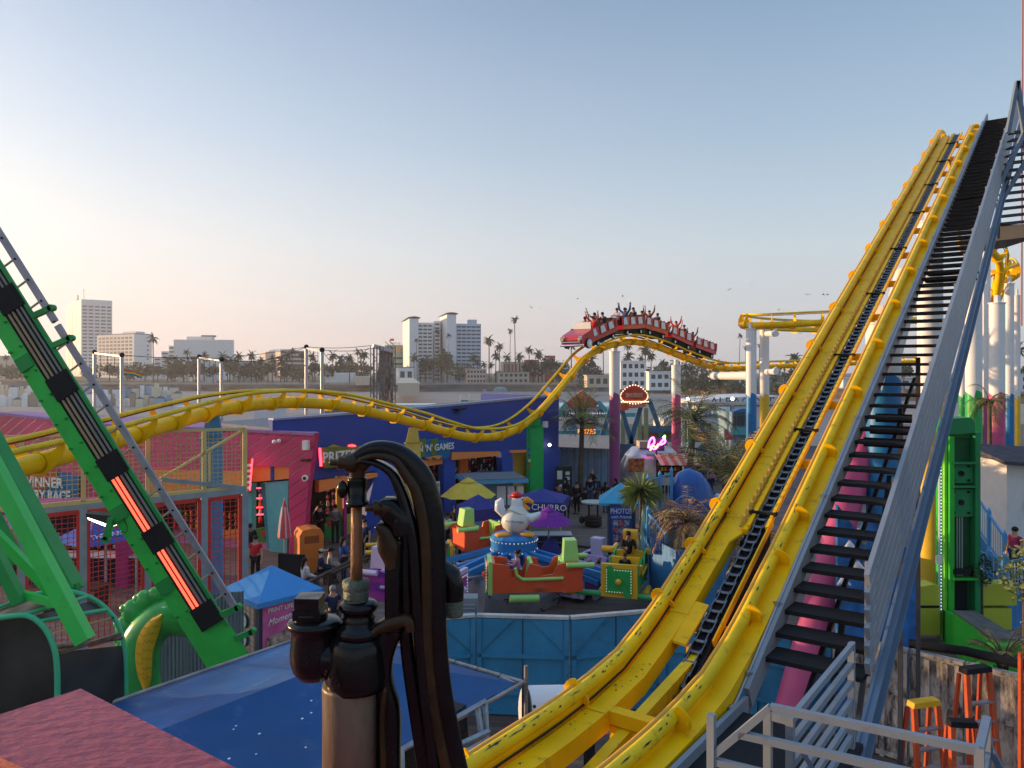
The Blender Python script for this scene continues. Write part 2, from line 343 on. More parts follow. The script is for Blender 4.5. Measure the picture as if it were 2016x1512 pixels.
while y < 29:
    b = MB(); a = SL(2.34, y, -.2); b.beam(a, a+V((0,0,1.18)), .05, .05, DH); b.build('guard_post', grey, stairs); y += 1.15
# thin pipe along the left stringer with couplings
b = MB(); b.tube([SL(1.30, 6.6, .20), SL(1.30, 7.9, .08), SL(1.30, 28, .09)], .018, 8); b.build('conduit_pipe', mat('galvanised_pipe', (.35,.36,.38), .4, .7), stairs)
b = MB()
for y in [7.0,7.3,7.7,8.1]+[8.9+1.6*i for i in range(12)]:
    o = SL(1.30, y, .09 if y > 8 else .14); b.cyl(o-DH*.05, o+DH*.05, .028, 8); b.beam(o-PH*.05, o+PH*.05, .02, .03)
b.build('pipe_coupling', mat('galvanised_pipe', (.35,.36,.38)), stairs)
# supports under the stairs (dark steel)
b = MB()
for y in (9.3,11.5): b.beam(SL(1.9,y,-.35), SL(1.9,y-1.6,-2.2), .06, .06)
b.beam(SL(1.75, 8.2,-.5), SL(1.75, 14,-.5), .05, .05); b.build('brace', mat('dark_steel', (.05,.055,.07), .5), stairs)
for yy in (12.9, 14.3):
    b = MB(); a = SL(1.75,yy,-.3); b.beam(a, V((a.x,a.y,0)), .07, .07, DH); b.build('leg', MATS['dark_steel'], stairs)
b = MB(); a = SL(1.42,11.5,-.12); 
for yy,zz in ((12.0,-.3),(12.35,-.35),(12.7,-.4)):
    a = SL(1.42,yy,zz); b.prism([a,a+PH*.9,a+PH*.9+V((0,0,.14)),a+V((0,0,.14))], DH*.03)
b.build('riser_plate', blk, stairs)
for yy in (16.9, 17.2, 21.2):
    b = MB(); a = SL(1.40,yy,-.16); b.prism([a,a+PH*.95,a+PH*.95+DH*.35+V((0,0,.02)),a+DH*.35+V((0,0,.02))], V((0,0,-.06))); b.build('platform_plate', blk, stairs)
# landing
ZL = H-3.45
def LD(e, y, z=0.0): return V((-5.09+.7336*y, y, ZL+z))+PH*e
b = MB(); b.prism([LD(1.37,4.2), LD(3.9,4.2), LD(3.9,6.2), LD(2.5,7.2), LD(2.5,8.62), LD(1.37,8.62)], V((0,0,-.06))); b.build('landing', blk, stairs)
b = MB(); b.beam(LD(1.345,4.2,-.02), LD(1.345,8.75,-.02), .05, .24); b.build('landing_edge', grey, stairs)
# landing guard in the plane of the stair guard
for k in range(6):
    b = MB(); z = .93-.165*k; a = P(1606, 1354, 6.1); b.beam(LD(2.43,7.0,z), LD(2.43,8.55,z), .04, .055); b.build('guard_rail', grey, stairs)
for y in (7.0,):
    for dd in (0,.16):
        b = MB(); b.beam(LD(2.43-dd,y-.0,-.3), LD(2.43-dd,y-.0,.96), .055, .055, DH); b.build('guard_post', grey, stairs)
b = MB(); b.beam(LD(2.46,7.0,.93), LD(2.24,7.0,.93), .05, .055); b.build('guard_rail', grey, stairs)
b = MB(); b.beam(LD(2.43,8.5,-.3), LD(2.43,8.5,.96), .055, .055, DH); b.build('guard_post', grey, stairs)
b = MB(); b.beam(LD(2.5,7.0,.75), LD(3.3,7.5,-.9), .05, .03); b.beam(LD(2.5,7.0,.35), LD(3.1,7.4,-1.2), .05, .03); b.build('brace', greyb, stairs)
# ---- free-standing pale railing in front
fr = thing('foreground_railing', 'pale grey steel railing crossing in front of the foot of the stairs', 'railing', (2.2,5.2,ZL))
A = V((1.83,5.46,0)); B = V((2.93,4.84,0)); Cc = A+(A-B).normalized()*.42
def hz(p, z): return V((p.x,p.y,H+z))
for k, z in enumerate((-2.38,-2.62,-2.86,-3.1)):
    b = MB(); f = max(0, 1-k*.36)
    q = A+(Cc-A)*(.15+.29*k if k else 0)
    if k == 0: b.beam(hz(Cc,-2.83), hz(A,-2.38), .05, .05)
    b.beam(hz(A if k == 0 else A+(Cc-A)*min(.98,(k*.24/.45)), z), hz(B, z), .05, .05); b.build('rail', grey, fr)
for q, z0, z1 in ((Cc,-3.5,-2.52),(B,-3.5,-2.36)):
    b = MB(); b.beam(hz(q,z0), hz(q,z1), .055, .055, DH); b.build('post', grey, fr)
B2 = B+DH*.48
for z in (-2.38,-2.62,-2.86):
    b = MB(); b.beam(hz(B,z), hz(B2,z+.02), .05, .05); b.build('rail', grey, fr)
b = MB(); b.beam(hz(B2,-3.5), hz(B2,-2.36), .05, .05, DH); b.build('post', grey, fr)
b = MB(); b.beam(hz(B2,-2.5), hz(B2+PH*.5,-3.6), .04, .04, DH); b.beam(hz(B2,-2.7), hz(B2+PH*.4,-3.6), .03, .03, DH); b.build('brace', greyb, fr)

# worn streaks and chips on the rails and beams of the lower bend
b = MB(); rr_ = random.Random(5)
for k in range(95):
    e0 = rr_.choice((.06,.06,.06,.06,1.06)); y = rr_.uniform(6.3,11.5); a = rr_.gauss(radians(62), .28); o = TL(e0, y, -.05); al_ = (TL(e0,y+.05,-.05)-TL(e0,y-.05,-.05)).normalized(); up_ = PH.cross(al_).normalized(); up_ = up_ if up_.z > 0 else -up_
    L2 = rr_.choice((.02,.03,.05,.10)); wd_ = rr_.uniform(.004,.011); c0 = o+PH*(cos(a)*.0695)+up_*(sin(a)*.0695); tn = PH*(-sin(a))+up_*cos(a)
    b.add([c0-al_*L2-tn*wd_*.3, c0+tn*wd_, c0+al_*L2+tn*wd_*.4, c0+al_*L2*.3-tn*wd_], [(0,1,2,3)])
for k in range(60):
    e0 = rr_.uniform(.15,.33); y = rr_.uniform(6.4,11); o = TL(e0,y,-.197); s_ = rr_.uniform(.004,.016); b.add([o+PH*s_, o+DH*s_*1.6, o-PH*s_, o-DH*s_], [(0,1,2,3)])
b.build('paint_chips', chips, lift, kind='stuff')
for y in (6.6,7.9,9.1,10.6,12.4,13.9):
    for e0 in (-.045,1.22):
        b = MB(); o = TL(e0,stations[min(len(stations)-1, max(0, min(range(len(stations)), key=lambda i: abs(stations[i]-y))))],-.10)
        for k in (-.04,.04): b.cyl(o+V((0,0,k))-DH*.03, o+V((0,0,k))-DH*.012, .012, 6)
        b.build('bolt', yel_rail, lift)
# ================================================================ the far running track
def coaster(name, label, ctrl, bank=None, r=.19, step=1.75, railz=.42, gauge=.5, parts_n=100):
    pts = catmull([P(*c) for c in ctrl], 10)
    # resample evenly
    L = [0]
    for a, b in zip(pts, pts[1:]): L.append(L[-1]+(b-a).length)
    def at(s):
        s = max(0, min(L[-1], s))
        for i in range(len(L)-1):
            if s <= L[i+1]: f = (s-L[i])/max(1e-9, L[i+1]-L[i]); return pts[i].lerp(pts[i+1], f), i+f
        return pts[-1], len(pts)-1
    t = thing(name, label, 'coaster track', tuple(pts[len(pts)//2]))
    n = int(L[-1]/.45); fr = []
    for i in range(n+1):
        s = L[-1]*i/n; p, idx = at(s); a, _ = at(s-.4); b_, _ = at(s+.4); d = (b_-a).normalized()
        side = d.cross(V((0,0,1))).normalized()
        bk = bank(idx/(len(pts)-1)) if bank else 0
        side = (Matrix.Rotation(bk, 3, d)@side).normalized(); up = side.cross(d).normalized(); fr.append((p, side, up, d, s))
    b = MB(); b.tube([f[0] for f in fr], r, 14); b.build('spine_tube', yel, t)
    for sg in (-1, 1):
        b = MB(); b.tube([f[0]+f[1]*(gauge*sg)+f[2]*railz for f in fr], .062, 8); b.build('rail', yel_rail, t)
        b = MB(); b.tube([f[0]+f[1]*(gauge*sg*.8)+f[2]*(railz-.03) for f in fr], .02, 5); b.build('rail_shadow_strip', mat('rail_underside_shadow', (.05,.03,.015), .7), t)  # thin dark strip painting in the shade under each rail
    s = step*.5; c = 0
    while s < L[-1] and c < parts_n:
        i = min(n, int(s/L[-1]*n)); p, sd_, up, d, _ = fr[i]; b = MB()
        ring = [p+sd_*(cos(a)*(r+.03))+up*(sin(a)*(r+.03)) for a in [2*pi*k/14 for k in range(14)]]
        b.prism(ring, d*.025)
        for sg in (-1, 1):
            q = [(gauge*.98,railz+.06),(gauge*1.13,railz+.02),(gauge*1.1,railz-.16),(gauge*.78,-.02),(r*.7,-(r+.05)),(0,-(r+.05)),(r*.4,r*.9),(gauge*.62,r+.03),(gauge*.80,railz-.12)]
            b.prism([p+sd_*(x*sg)+up*z for x, z in q], d*.03)
        b.build('cross_tie', yel, t); s += step; c += 1
    return t, at, L[-1], fr
mid = [(-120,962,12.5),(20,925,14),(99,904,15.2),(150,889,16),(208,873,17.2),(250,861,18),(300,845,19.2),(367,825,21),(430,808,22.8),(500,797,24.5),(560,793,26.3),(600,793,27.2),(668,799,28.8),(740,814,30.5),(812,831,32.2),(869,848,34),(930,861,35.5),(1000,853,37.5),(1060,812,39.5),(1110,755,41.5),(1150,707,43.3),(1190,684,45),(1230,674,46.8),(1262,675,48.4),(1300,686,50.2),(1350,706,52.5),(1400,722,55),(1440,726,57.5),(1490,723,60.5),(1560,720,64),(1640,717,67),(1720,714,70),(1820,712,74)]
trk, trk_at, trk_L, trk_fr = coaster('coaster_track', 'long yellow coaster track snaking in humps under the train, past the blue building', mid, bank=lambda f: 0)
up_ctrl = [(1830,630,48),(1740,631,47),(1640,634,46.2),(1560,638,45.6),(1510,640,45.6),(1478,640,46.5),(1462,639,48.5),(1470,641,51),(1505,645,53.5),(1560,648,55),(1640,650,56),(1740,650,57)]
coaster('upper_turn_track', 'yellow coaster curve high on white columns left of the lift hill', up_ctrl, bank=lambda f: .9)
hel = [(1925,640,44),(1950,585,43),(1965,560,42.5),(1988,548,43),(1998,540,46),(1985,530,49),(1960,560,50),(1948,600,50)]
coaster('helix_track', 'twisted yellow coaster curve behind the stairs at the right edge', hel, bank=lambda f: -.7, step=1.0)
hel2 = [(1900,480,40),(1945,492,40),(1968,520,41),(1962,580,42)]
coaster('drop_track', 'short yellow coaster drop hanging below the dark platform near the right edge', hel2, bank=lambda f: -.3, step=1.1)
# ---- columns
def column(px, ytop, D, wpx, ywave, mlow, label, ybot=None, mtop=None, group='striped coaster support columns', wave=True, foot=True, r=None):
    r = r or wpx/2/FPX*D; b0 = P(px, 730, D); zt = P(px, ytop, D).z; zw = P(px, ywave, D).z if ywave else -1
    t = thing('support_column', label, 'column', (b0.x,b0.y,0), group)
    if ywave:
        b = MB(); b.cyl((b0.x,b0.y,zw), (b0.x,b0.y,zt), r, 24); b.build('upper_shaft', mtop or white, t)
    b = MB(); b.cyl((b0.x,b0.y,0), (b0.x,b0.y,zw if ywave else zt), r*1.004, 24)
    b.build('lower_shaft', mlow, t)
    if ywave and wave:      # painted wave crest: a thin sleeve with a scalloped edge
        b = MB(); n = 48; vs = []; rr = r*1.012
        for j in range(n):
            a = 2*pi*j/n; u = (j/n*3) % 1; h = (.95*(1-u)**.6 if u > .12 else .95*u/.12)*r*1.5
            vs += [(b0.x+rr*cos(a), b0.y+rr*sin(a), zw-.3), (b0.x+rr*cos(a), b0.y+rr*sin(a), zw+h*.9+.05)]
        b.add(vs, [(2*j, 2*((j+1) % n), 2*((j+1) % n)+1, 2*j+1) for j in range(n)], 0, True); b.build('wave_crest', mlow, t)
    b = MB(); b.cyl((b0.x,b0.y,zt), (b0.x,b0.y,zt+.05), r*1.12, 24); b.box((b0.x,b0.y,zt+.2), (r*1.1,r*.5,.42), rz=.7); b.build('cap', mtop or (white if ywave else mlow), t)
    b = MB(); b.cyl((b0.x,b0.y,0), (b0.x,b0.y,.06), r*1.5, 20); b.build('base_plate', mlow, t)
    return t
column(1210, 693, 46, 21, 786, purple, 'tall white and purple column under the coaster train')
column(1331, 720, 51.6, 18, 787, pinkc, 'white and pink column behind the palm right of the train')
column(1479, 648, 46.2, 20, 786, bluec, 'white and blue column holding the upper yellow curve')
column(1505, 650, 52.5, 18, 786, yelc, 'white and yellow column behind the white and blue one')
column(1739, 640, 17, 64, 775, bluec, 'thick blue and white column behind the stair treads', wave=True)
column(1831, 440, 24, 46, 800, yelc, 'thick white and yellow column between the stairs and the green tower')
column(1895, 560, 40, 14, 786, greenc, 'slim white and green column just right of the stair guard')
column(1917, 470, 34, 30, 787, greenc, 'broad white and green column beside the green tower ride')
column(1941, 480, 40, 16, 789, purple, 'narrow white and purple column between green and pink ones')
column(1963, 598, 38, 28, 789, pinkc, 'white and pink column under the yellow helix')
column(1987, 560, 42, 17, 786, bluec, 'white and blue column near the right edge')
column(2002, 583, 46, 12, 788, yelc, 'thin white and yellow column at the right edge')
def sqcol(px, D, wpx, ytop, m, label, capm=None):
    b0 = P(px,730,D); w_ = wpx/FPX*D; zt = P(px,ytop,D).z
    t = thing('track_pier', label, 'column', (b0.x,b0.y,0)); b = MB(); b.box((b0.x,b0.y,zt/2), (w_,w_,zt), rz=.25); b.build('shaft', m, t)
    b = MB(); b.box((b0.x,b0.y,zt-.02), (w_*1.25,w_*1.15,.04), rz=.25); b.build('cap_plate', m, t)
    b = MB(); c = V((b0.x,b0.y,zt)); x = V((cos(.25),sin(.25),0))
    b.prism([c-x*w_*.5, c+x*w_*.5, c+x*w_*.34+V((0,0,.62)), c-x*w_*.25+V((0,0,.62))], V((-sin(.25),cos(.25),0))*w_*.45); b.build('saddle', m, t); return t
sqcol(813, 32.3, 27, 872, mat('pale_yellow_pier', (.62,.46,.09), .45), 'pale yellow square pier under the middle of the coaster track')
gp = sqcol(1053, 39.3, 27, 840, greenc, 'green square pier under the coaster dip at the end of the blue building')
for k, c in enumerate(((.05,.1,.3),(.05,.1,.3),(.7,.5,.2),(.6,.03,.02))):
    b = MB(); o = P(1042, 885+11*k, 38.6); b.cyl(o, o-V((0,.03,0)), .075, 12); b.build('round_badge', mat('badge_%s' % 'abcd'[k], c, .5), gp)
sqcol(417, 22.4, 38, 862, mat('blue_pier', (.05,.22,.45), .5), 'blue square pier behind the netted frame under the left coaster hump')
# side arms of the white columns
for (a, c, l) in (((1403,740,52),(1475,740,46.5),'thick white horizontal arm reaching left from the white and blue column'),):
    b = MB(); b.cyl(P(*a), P(*c), .26, 16); o = b.build('support_arm', white, None, tuple(P(*c)), l, 'column arm')
for (px, py, D, l) in ((1518,657,51,'short white stub arm under the upper curve'),(1518,732,51,'short white stub arm under the lower track')):
    b = MB(); b.cyl(P(px-8,py,D+.8), P(px+10,py,D-.6), .2, 14); b.prism([P(px-2,py-2,D),P(px+12,py-10,D),P(px+12,py+2,D)], V((0,.3,0))); b.build('support_arm', white, None, tuple(P(px,py,D)), l, 'column arm')
t = thing('leaning_column', 'leaning round column, white above and pink below, seen through the stair treads', 'column', (P(1600,1,17).x,17,0), 'striped coaster support columns')
pa1 = P(1790,540,18.5); pa2 = P(1722,790,17.6); dd = (pa2-pa1).normalized(); pa3 = pa2+dd*((pa2.z)/-dd.z)
b = MB(); b.cyl(pa2, pa1, .31, 20); b.build('upper_shaft', white, t); b = MB(); b.cyl(pa3, pa2, .315, 20); b.build('lower_shaft', pinkc, t); b = MB(); b.cyl(pa3+V((0,0,.0)), pa3+V((0,0,.08)), .6, 16); b.build('base_plate', pinkc, t)
# ================================================================ ground, beach, bluff
sand = mat('beach_sand', (.34,.27,.22), .95, var=.12, scale=.05, bump=.3, bscale=.5)
planks('deck_planks', (.15,.105,.082), .17, 3.6, rot=.12, var=.3)
def sheet(name, pts, z, m, thick=0):
    b = MB(); b.add([(x,y,z) for x, y in pts], [tuple(range(len(pts)))]); return b.build(name, m, kind='structure')
sheet('beach_ground', [(-2400,-300),(2400,-300),(2400,2700),(-2400,2700)], -6.0, sand)
b = MB(); b.prism([(-48,-14,0),(70,-14,0),(95,110,0),(8,110,0),(-20,62,0),(-48,52,0)][::-1], V((0,0,-.5))); b.build('pier_deck', MATS['deck_planks'], kind='structure')
cliff = mat('bluff_earth', (.17,.11,.075), .95, var=.35, scale=.08, dirt=.6, dirtcol=(.03,.035,.015))
turf = mat('park_ground', (.10,.09,.05), .95, var=.3, scale=.05)
line = [(-900,640),(-420,540),(-150,520),(60,516),(90,480),(120,420),(200,335),(330,270),(900,240)]
bl = []
for (a,b_) in zip(line, line[1:]):
    n = max(2, int((V(b_)-V(a)).length/12))
    for i in range(n): bl.append(V((a[0]+(b_[0]-a[0])*i/n, a[1]+(b_[1]-a[1])*i/n, 0)))
top = [V((p.x, p.y+R.uniform(-2,2), -1.3 if p.x > -150 else -1.3+min(2.5,(-150-p.x)*.01))) for p in bl]
b = MB(); vs = []
for p in top:
    for k in range(5):
        t = k/4; vs.append(V((p.x+R.uniform(-2,2)*(0<k<4), p.y-14*t+R.uniform(-2.5,2.5)*(0<k<4), p.z*(1-t)-6.2*t+R.uniform(-.5,.5)*(0<k<4))))
b.add(vs, [(i*5+k, i*5+k+1, (i+1)*5+k+1, (i+1)*5+k) for i in range(len(top)-1) for k in range(4)], 0, False); b.build('bluff', cliff, kind='structure')
b = MB(); n = len(top); b.add(top+[V((max(-2400,min(2400,p.x*2.6)), 2700, p.z)) for p in top], [(i, i+1, n+i+1, n+i) for i in range(n-1)]); b.build('city_ground', turf, kind='structure')
b = MB(); b.beam((-300,514,-.8),(60,509,-.8), .5, 1.3); b.build('bluff_wall', mat('pale_masonry', (.42,.33,.26), .9, var=.2, scale=.4), None, (-120,512,-1.5), 'low pale wall along the top of the bluff above the beach', 'wall')
# ================================================================ trees
leafA = mat('leaf_dark_green', (.035,.05,.018), .7, var=.5, scale=.6); leafB = mat('leaf_olive_green', (.07,.075,.028), .7, var=.5, scale=.6); bark = mat('palm_bark', (.10,.07,.05), .9, var=.3)
def tree_proto(seed, h, w, lm, n=420):
    r = random.Random(seed); t = thing('broad_tree', '', 'tree'); b = MB()
    b.tube([(0,0,-.5),(.2,0,h*.25),(.1,.2,h*.5)], [.35,.28,.18], 6)
    lobes = []
    for k in range(6):
        a = r.uniform(0,2*pi); q = V((cos(a)*w*.3*r.random(), sin(a)*w*.3*r.random(), h*r.uniform(.5,.8))); lobes.append((q, w*r.uniform(.18,.3))); b.tube([(.1,.1,h*.3), q], [.14,.05], 5)
    b.build('trunk', bark, t); b = MB()
    for k in range(n):
        q, rr = r.choice(lobes); d = V((r.gauss(0,1), r.gauss(0,1), r.gauss(0,.75))).normalized()*rr*r.uniform(.6,1.1); c = q+d; s = r.uniform(.35,.8)
        x = V((r.gauss(0,1), r.gauss(0,1), r.gauss(0,1))).normalized(); y = x.orthogonal().normalized()
        b.add([c-x*s-y*s*.5, c+x*s-y*s*.4, c+x*s*.5+y*s, c-x*s*.7+y*s*.6], [(0,1,2,3)])
    b.build('crown', lm, t); return t
def palm_proto(seed, h, cr, lm, lean=.3, nf=26, tr=.22, name='palm_tree', segs=4):
    r = random.Random(seed); t = thing(name, '', 'palm tree'); b = MB()
    tp = V((lean*r.uniform(-1,1)*1.5, lean*r.uniform(-1,1)*1.5, h)); b.tube([(0,0,-.5), tp*.5+V((0,0,0)), tp], [tr*1.3, tr, tr*.9], 7); b.build('trunk', bark, t)
    b = MB()
    for k in range(nf):
        a = 2*pi*k/nf*2.4+r.uniform(-.3,.3); el = r.uniform(-.7,1.25); L = cr*r.uniform(.8,1.1); d = V((cos(a),sin(a),0)); p = tp.copy(); vx, vz = cos(el), sin(el); pts = [p.copy()]
        for i in range(segs): p = p+(d*vx+V((0,0,vz)))*L/segs; vz -= .42; nn = sqrt(vx*vx+vz*vz); vx /= nn; vz /= nn; pts.append(p.copy())
        side = V((-sin(a),cos(a),0))
        for i in range(segs):
            w0 = cr*.13*(1-abs(i/segs-.35)); w1 = cr*.13*(1-abs((i+1)/segs-.35))*(0.3 if i == segs-1 else 1)
            for sg in (-1,1): b.add([pts[i], pts[i+1], pts[i+1]+side*sg*w1+V((0,0,-w1*.8)), pts[i]+side*sg*w0+V((0,0,-w0*.8))], [(0,1,2,3)])
    b.build('crown', lm, t); return t
far_groups = {'broad': 'broad trees along the bluff edge', 'palm': 'palm trees along the bluff edge'}
protoT = [tree_proto(1,11,15,leafA), tree_proto(2,14,11,leafA), tree_proto(3,9,17,leafB), tree_proto(4,12,13,leafB)]
protoP = [palm_proto(11,13,3.6,leafA), palm_proto(12,17,3.2,leafB), palm_proto(13,11,4.2,leafA), palm_proto(14,24,2.2,leafA,.6,20,.16)]
usedT = set(); usedP = set()
kindT = ['wide dark green', 'tall dark green', 'spreading olive', 'rounded olive']
kindP = ['stout', 'tall slim', 'bushy', 'very tall thin']
def bluff_y(px):
    r = (px-CX)/FPX
    for (a,b_) in zip(line, line[1:]):
        d = (b_[0]-a[0])-r*(b_[1]-a[1])
        if abs(d) > 1e-6:
            t = (r*a[1]-a[0])/d
            if 0 <= t <= 1: return a[1]+(b_[1]-a[1])*t
    return 300
def where(px):
    marks = [(60,'far left edge'),(130,'left of the white tower'),(300,'below the balcony hotel'),(460,'below the stepped white building'),(610,'by the striped office block'),(740,'between the trapeze poles and the truss tower'),(800,'by the truss tower'),(950,'below the twin white towers'),(1100,'by the red and white building'),(1210,'below the front of the coaster train'),(1330,'between the two coaster columns'),(1480,'right of the second coaster column'),(1640,'behind the upper track curve'),(2100,'at the right edge')]
    for m_, s in marks:
        if px < m_: return s
    return 'at the right edge'
def put(protos, used, i, px, dy, s, kinds, grp, what):
    s *= 1.4 if what == 'tree' else 1.4
    y = bluff_y(px)+dy; o = protos[i]; loc = ((px-CX)/FPX*y, y, -1.3)
    if i in used: o = dup(o, loc, R.uniform(0,6.28), scale=(s,s,s*R.uniform(.9,1.15)))
    else: used.add(i); o.location = loc; o.scale = (s,s,s)
    o['label'] = '%s %s on the bluff %s' % (kinds[i], what, where(px)); o['group'] = grp+' '+where(px); return o
for px, i, s in [(-15,0,1),(20,2,1),(50,1,.8),(92,0,.8),(120,2,.8),(180,0,.8),(215,1,.8),(250,2,.9),(285,0,1),(310,1,.8),(338,2,1),(362,0,1.1),(385,3,.9),(420,1,.8),(452,3,1),(480,0,1),(505,2,1.1),(528,1,.9),(560,0,.9),(590,2,.9),(620,1,1),(648,0,1),(668,2,1),(690,3,.9),(712,0,1),(838,1,1.1),(865,2,1.1),(880,3,1.2),(905,2,1),(950,0,.5),(985,0,.6),(1050,0,1.1),(1075,1,1),(1100,2,1),(1140,0,1),(1170,2,1),(1245,1,.8),(1270,0,.9),(1295,2,.9),(1318,3,.9),(1352,0,.9),(1385,2,1),(1410,1,.8),(1440,0,.9),(1525,2,.7),(1560,0,.7),(1780,1,.7),(2010,0,.7)]:
    put(protoT, usedT, i, px, R.uniform(6,60), s, kindT, 'broad trees', 'tree')
for px, i, s in [(12,1,.8),(70,0,.9),(302,1,1.2),(330,0,.9),(344,1,.8),(368,1,.9),(380,0,.8),(402,0,1),(438,0,1),(448,2,.9),(470,0,1.1),(495,0,1),(515,0,1),(536,0,1),(552,2,1),(575,1,1),(565,0,1.1),(595,1,.9),(615,0,1),(655,0,1.05),(670,2,1),(688,0,1.05),(705,1,.9),(716,0,1.2),(815,0,.9),(822,3,.9),(828,2,.8),(863,3,1),(880,3,1.02),(932,0,1.05),(940,0,.8),(953,0,.8),(963,1,1.2),(967,0,.8),(976,0,1.05),(983,1,1.1),(998,0,.9),(1003,3,.95),(1015,3,1.35),(1023,0,1.1),(1042,1,1.1),(1060,0,1.15),(1094,0,.8),(1125,1,1.2),(1165,2,1),(1188,1,1.1),(1236,1,1.15),(1238,2,1.1),(1270,0,1.3),(1282,0,1.05),(1262,0,.9),(1306,0,.85),(1350,0,.7),(1454,3,.8),(1467,3,.7),(1495,3,.7),(1564,2,1.0),(1545,2,.8),(1690,0,.8),(1760,2,.7),(2005,0,1)]:
    put(protoP, usedP, i, px, R.uniform(2,40), s*R.uniform(.95,1.05), kindP, 'palms', 'palm')
for px, i, s, dy in [(1232,2,.55,-12),(1250,0,.5,-22),(1268,3,.6,-8),(1288,2,.6,-20),(1306,0,.5,-10),(1345,2,.6,-24),(1362,3,.55,-12),(1380,0,.6,-6),(1398,2,.7,-20),(1418,3,.6,-10),(1436,2,.6,-26),(1452,0,.5,-8),(1530,2,.5,-14),(1105,3,.5,-6),(1150,2,.5,-10),(1180,0,.5,-8)]:
    q = put(protoT, usedT, i, px, dy, s, kindT, 'low trees', 'tree'); q.location.z = -6+R.uniform(0,2.4)*(1+dy/30); q['label'] = '%s tree on the slope %s' % (kindT[i], where(px)); q['group'] = 'slope trees '+kindT[i]+' '+where(px)
# ================================================================ city buildings
bw = mat('white_stucco', (.74,.72,.70), .8, var=.04, scale=.02); bp = mat('pinkish_stucco', (.60,.46,.38), .85, var=.06, scale=.02); bb = mat('beige_stucco', (.50,.42,.32), .85, var=.08, scale=.02)
glass_far = mat('far_window_glass', (.035,.045,.06), .3, spec=.3, var=0)
roofm = mat('grey_roof', (.16,.17,.19), .8, var=.1)
Z0 = -1.5
class Block:
    def __init__(s, name, label, pl, pc, pr, D, ytop, ang, m, cat='building', z0=Z0, group=None):
        s.C = P(pc, 730, D); s.ur = V((cos(ang),sin(ang),0)); s.ul = V((-sin(ang),cos(ang),0)); s.z0 = z0; s.z1 = P(pc, ytop, D).z
        def ln(px, u): r = (px-CX)/FPX; return (r*s.C.y-s.C.x)/(u.x-r*u.y)
        s.lr = ln(pr, s.ur); s.ll = ln(pl, s.ul); s.t = thing(name, label, cat, (s.C.x,s.C.y,z0), group); s.m = m
        s.solid(0, s.ll, 0, s.lr, z0, s.z1, m, 'wall')
    def pt(s, l, r, z): return V((s.C.x,s.C.y,z))+s.ul*l+s.ur*r
    def solid(s, l0, l1, r0, r1, z0, z1, m, name):
        b = MB(); b.prism([s.pt(l0,r0,z0), s.pt(l1,r0,z0), s.pt(l1,r1,z0), s.pt(l0,r1,z0)], V((0,0,z1-z0))); return b.build(name, m, s.t)
    def windows(s, face, a0, a1, z0, z1, nf, nc, fw=.7, fh=.5, m=None, frame=True):
        """nf storeys by nc windows, each one a part"""
        L = s.ul if face == 'l' else s.ur; nrm = -s.ur if face == 'l' else -s.ul; dz = (z1-z0)/nf; da = (a1-a0)/nc; w_ = da*fw; h_ = dz*fh
        b = MB(); o0 = s.pt(0,0,0)
        def mk(b, c):
            b.prism([c-L*w_/2, c+L*w_/2, c+L*w_/2+V((0,0,h_)), c-L*w_/2+V((0,0,h_))], nrm*.12)
        first = None; k = 0; rest = MB()
        for i in range(nf):
            for j in range(nc):
                off = L*(a0+da*(j+.5))+V((0,0,z0+dz*(i+.3)-s.z0)); base = V((s.C.x,s.C.y,s.z0))
                if k < 100:
                    if first is None: b = MB(); mk(b, base); first = b.build('window', m or glass_far, s.t); first.location = off
                    else: w2 = first.copy(); COL.objects.link(w2); w2.location = off
                else: mk(rest, base+off)
                k += 1
        if rest.v: rest.build('windows_beyond', m or glass_far, s.t, kind='stuff')
    def bands(s, face, a0, a1, z0, z1, nf, fh=.4, m=None, name='window_band'):
        L = s.ul if face == 'l' else s.ur; nrm = -s.ur if face == 'l' else -s.ul; dz = (z1-z0)/nf
        for i in range(nf):
            c = s.pt(0,0,z0+dz*(i+.3))+L*a0; b = MB(); b.prism([c, c+L*(a1-a0), c+L*(a1-a0)+V((0,0,dz*fh)), c+V((0,0,dz*fh))], nrm*.15); b.build(name, m or glass_far, s.t)
mirror = mat('gold_mirror_glass', (.75,.65,.5), .18, 1.0, var=0)
t1 = Block('office_tower', 'tall white office tower with roof antennas at the far left, sun glaring on its side', 130,160,221,880,589, radians(38), bw)
t1.bands('r', t1.lr*.04, t1.lr*.96, 0, t1.z1-6, 21, .42)
for k in range(1,5): b = MB(); c = t1.pt(0,t1.lr*(k/5)-.6,0); b.prism([c, c+t1.ur*1.6, c+t1.ur*1.6+V((0,0,t1.z1)), c+V((0,0,t1.z1))], -t1.ul*.5); b.build('fin', bw, t1.t)
for k in range(4): b = MB(); c = t1.pt(t1.ll*(.08+.235*k),0,2); L_ = t1.ll*.15; b.prism([c, c+t1.ul*L_, c+t1.ul*L_+V((0,0,t1.z1-9)), c+V((0,0,t1.z1-9))], -t1.ur*.3); b.build('glazed_strip', mirror, t1.t)
b = MB(); c = t1.pt(t1.ll*.5,t1.lr*.35,t1.z1); b.cyl(c, c+V((0,0,17)), .35, 6); c = t1.pt(t1.ll*.4,t1.lr*.1,t1.z1); b.cyl(c, c+V((0,0,8)), .5, 6); b.beam(c+V((-2,0,0)), c+V((0,0,6)), .3,.3); b.beam(c+V((2,0,0)), c+V((0,0,6)), .3,.3); b.cyl(c+V((-.8,0,8)), c+V((.8,0,6.5)), .5, 6)
for k in range(9): c = t1.pt(t1.ll*.3,t1.lr*(.5+.05*k),t1.z1); b.cyl(c, c+V((0,0,R.uniform(1.5,4))), .25, 5)
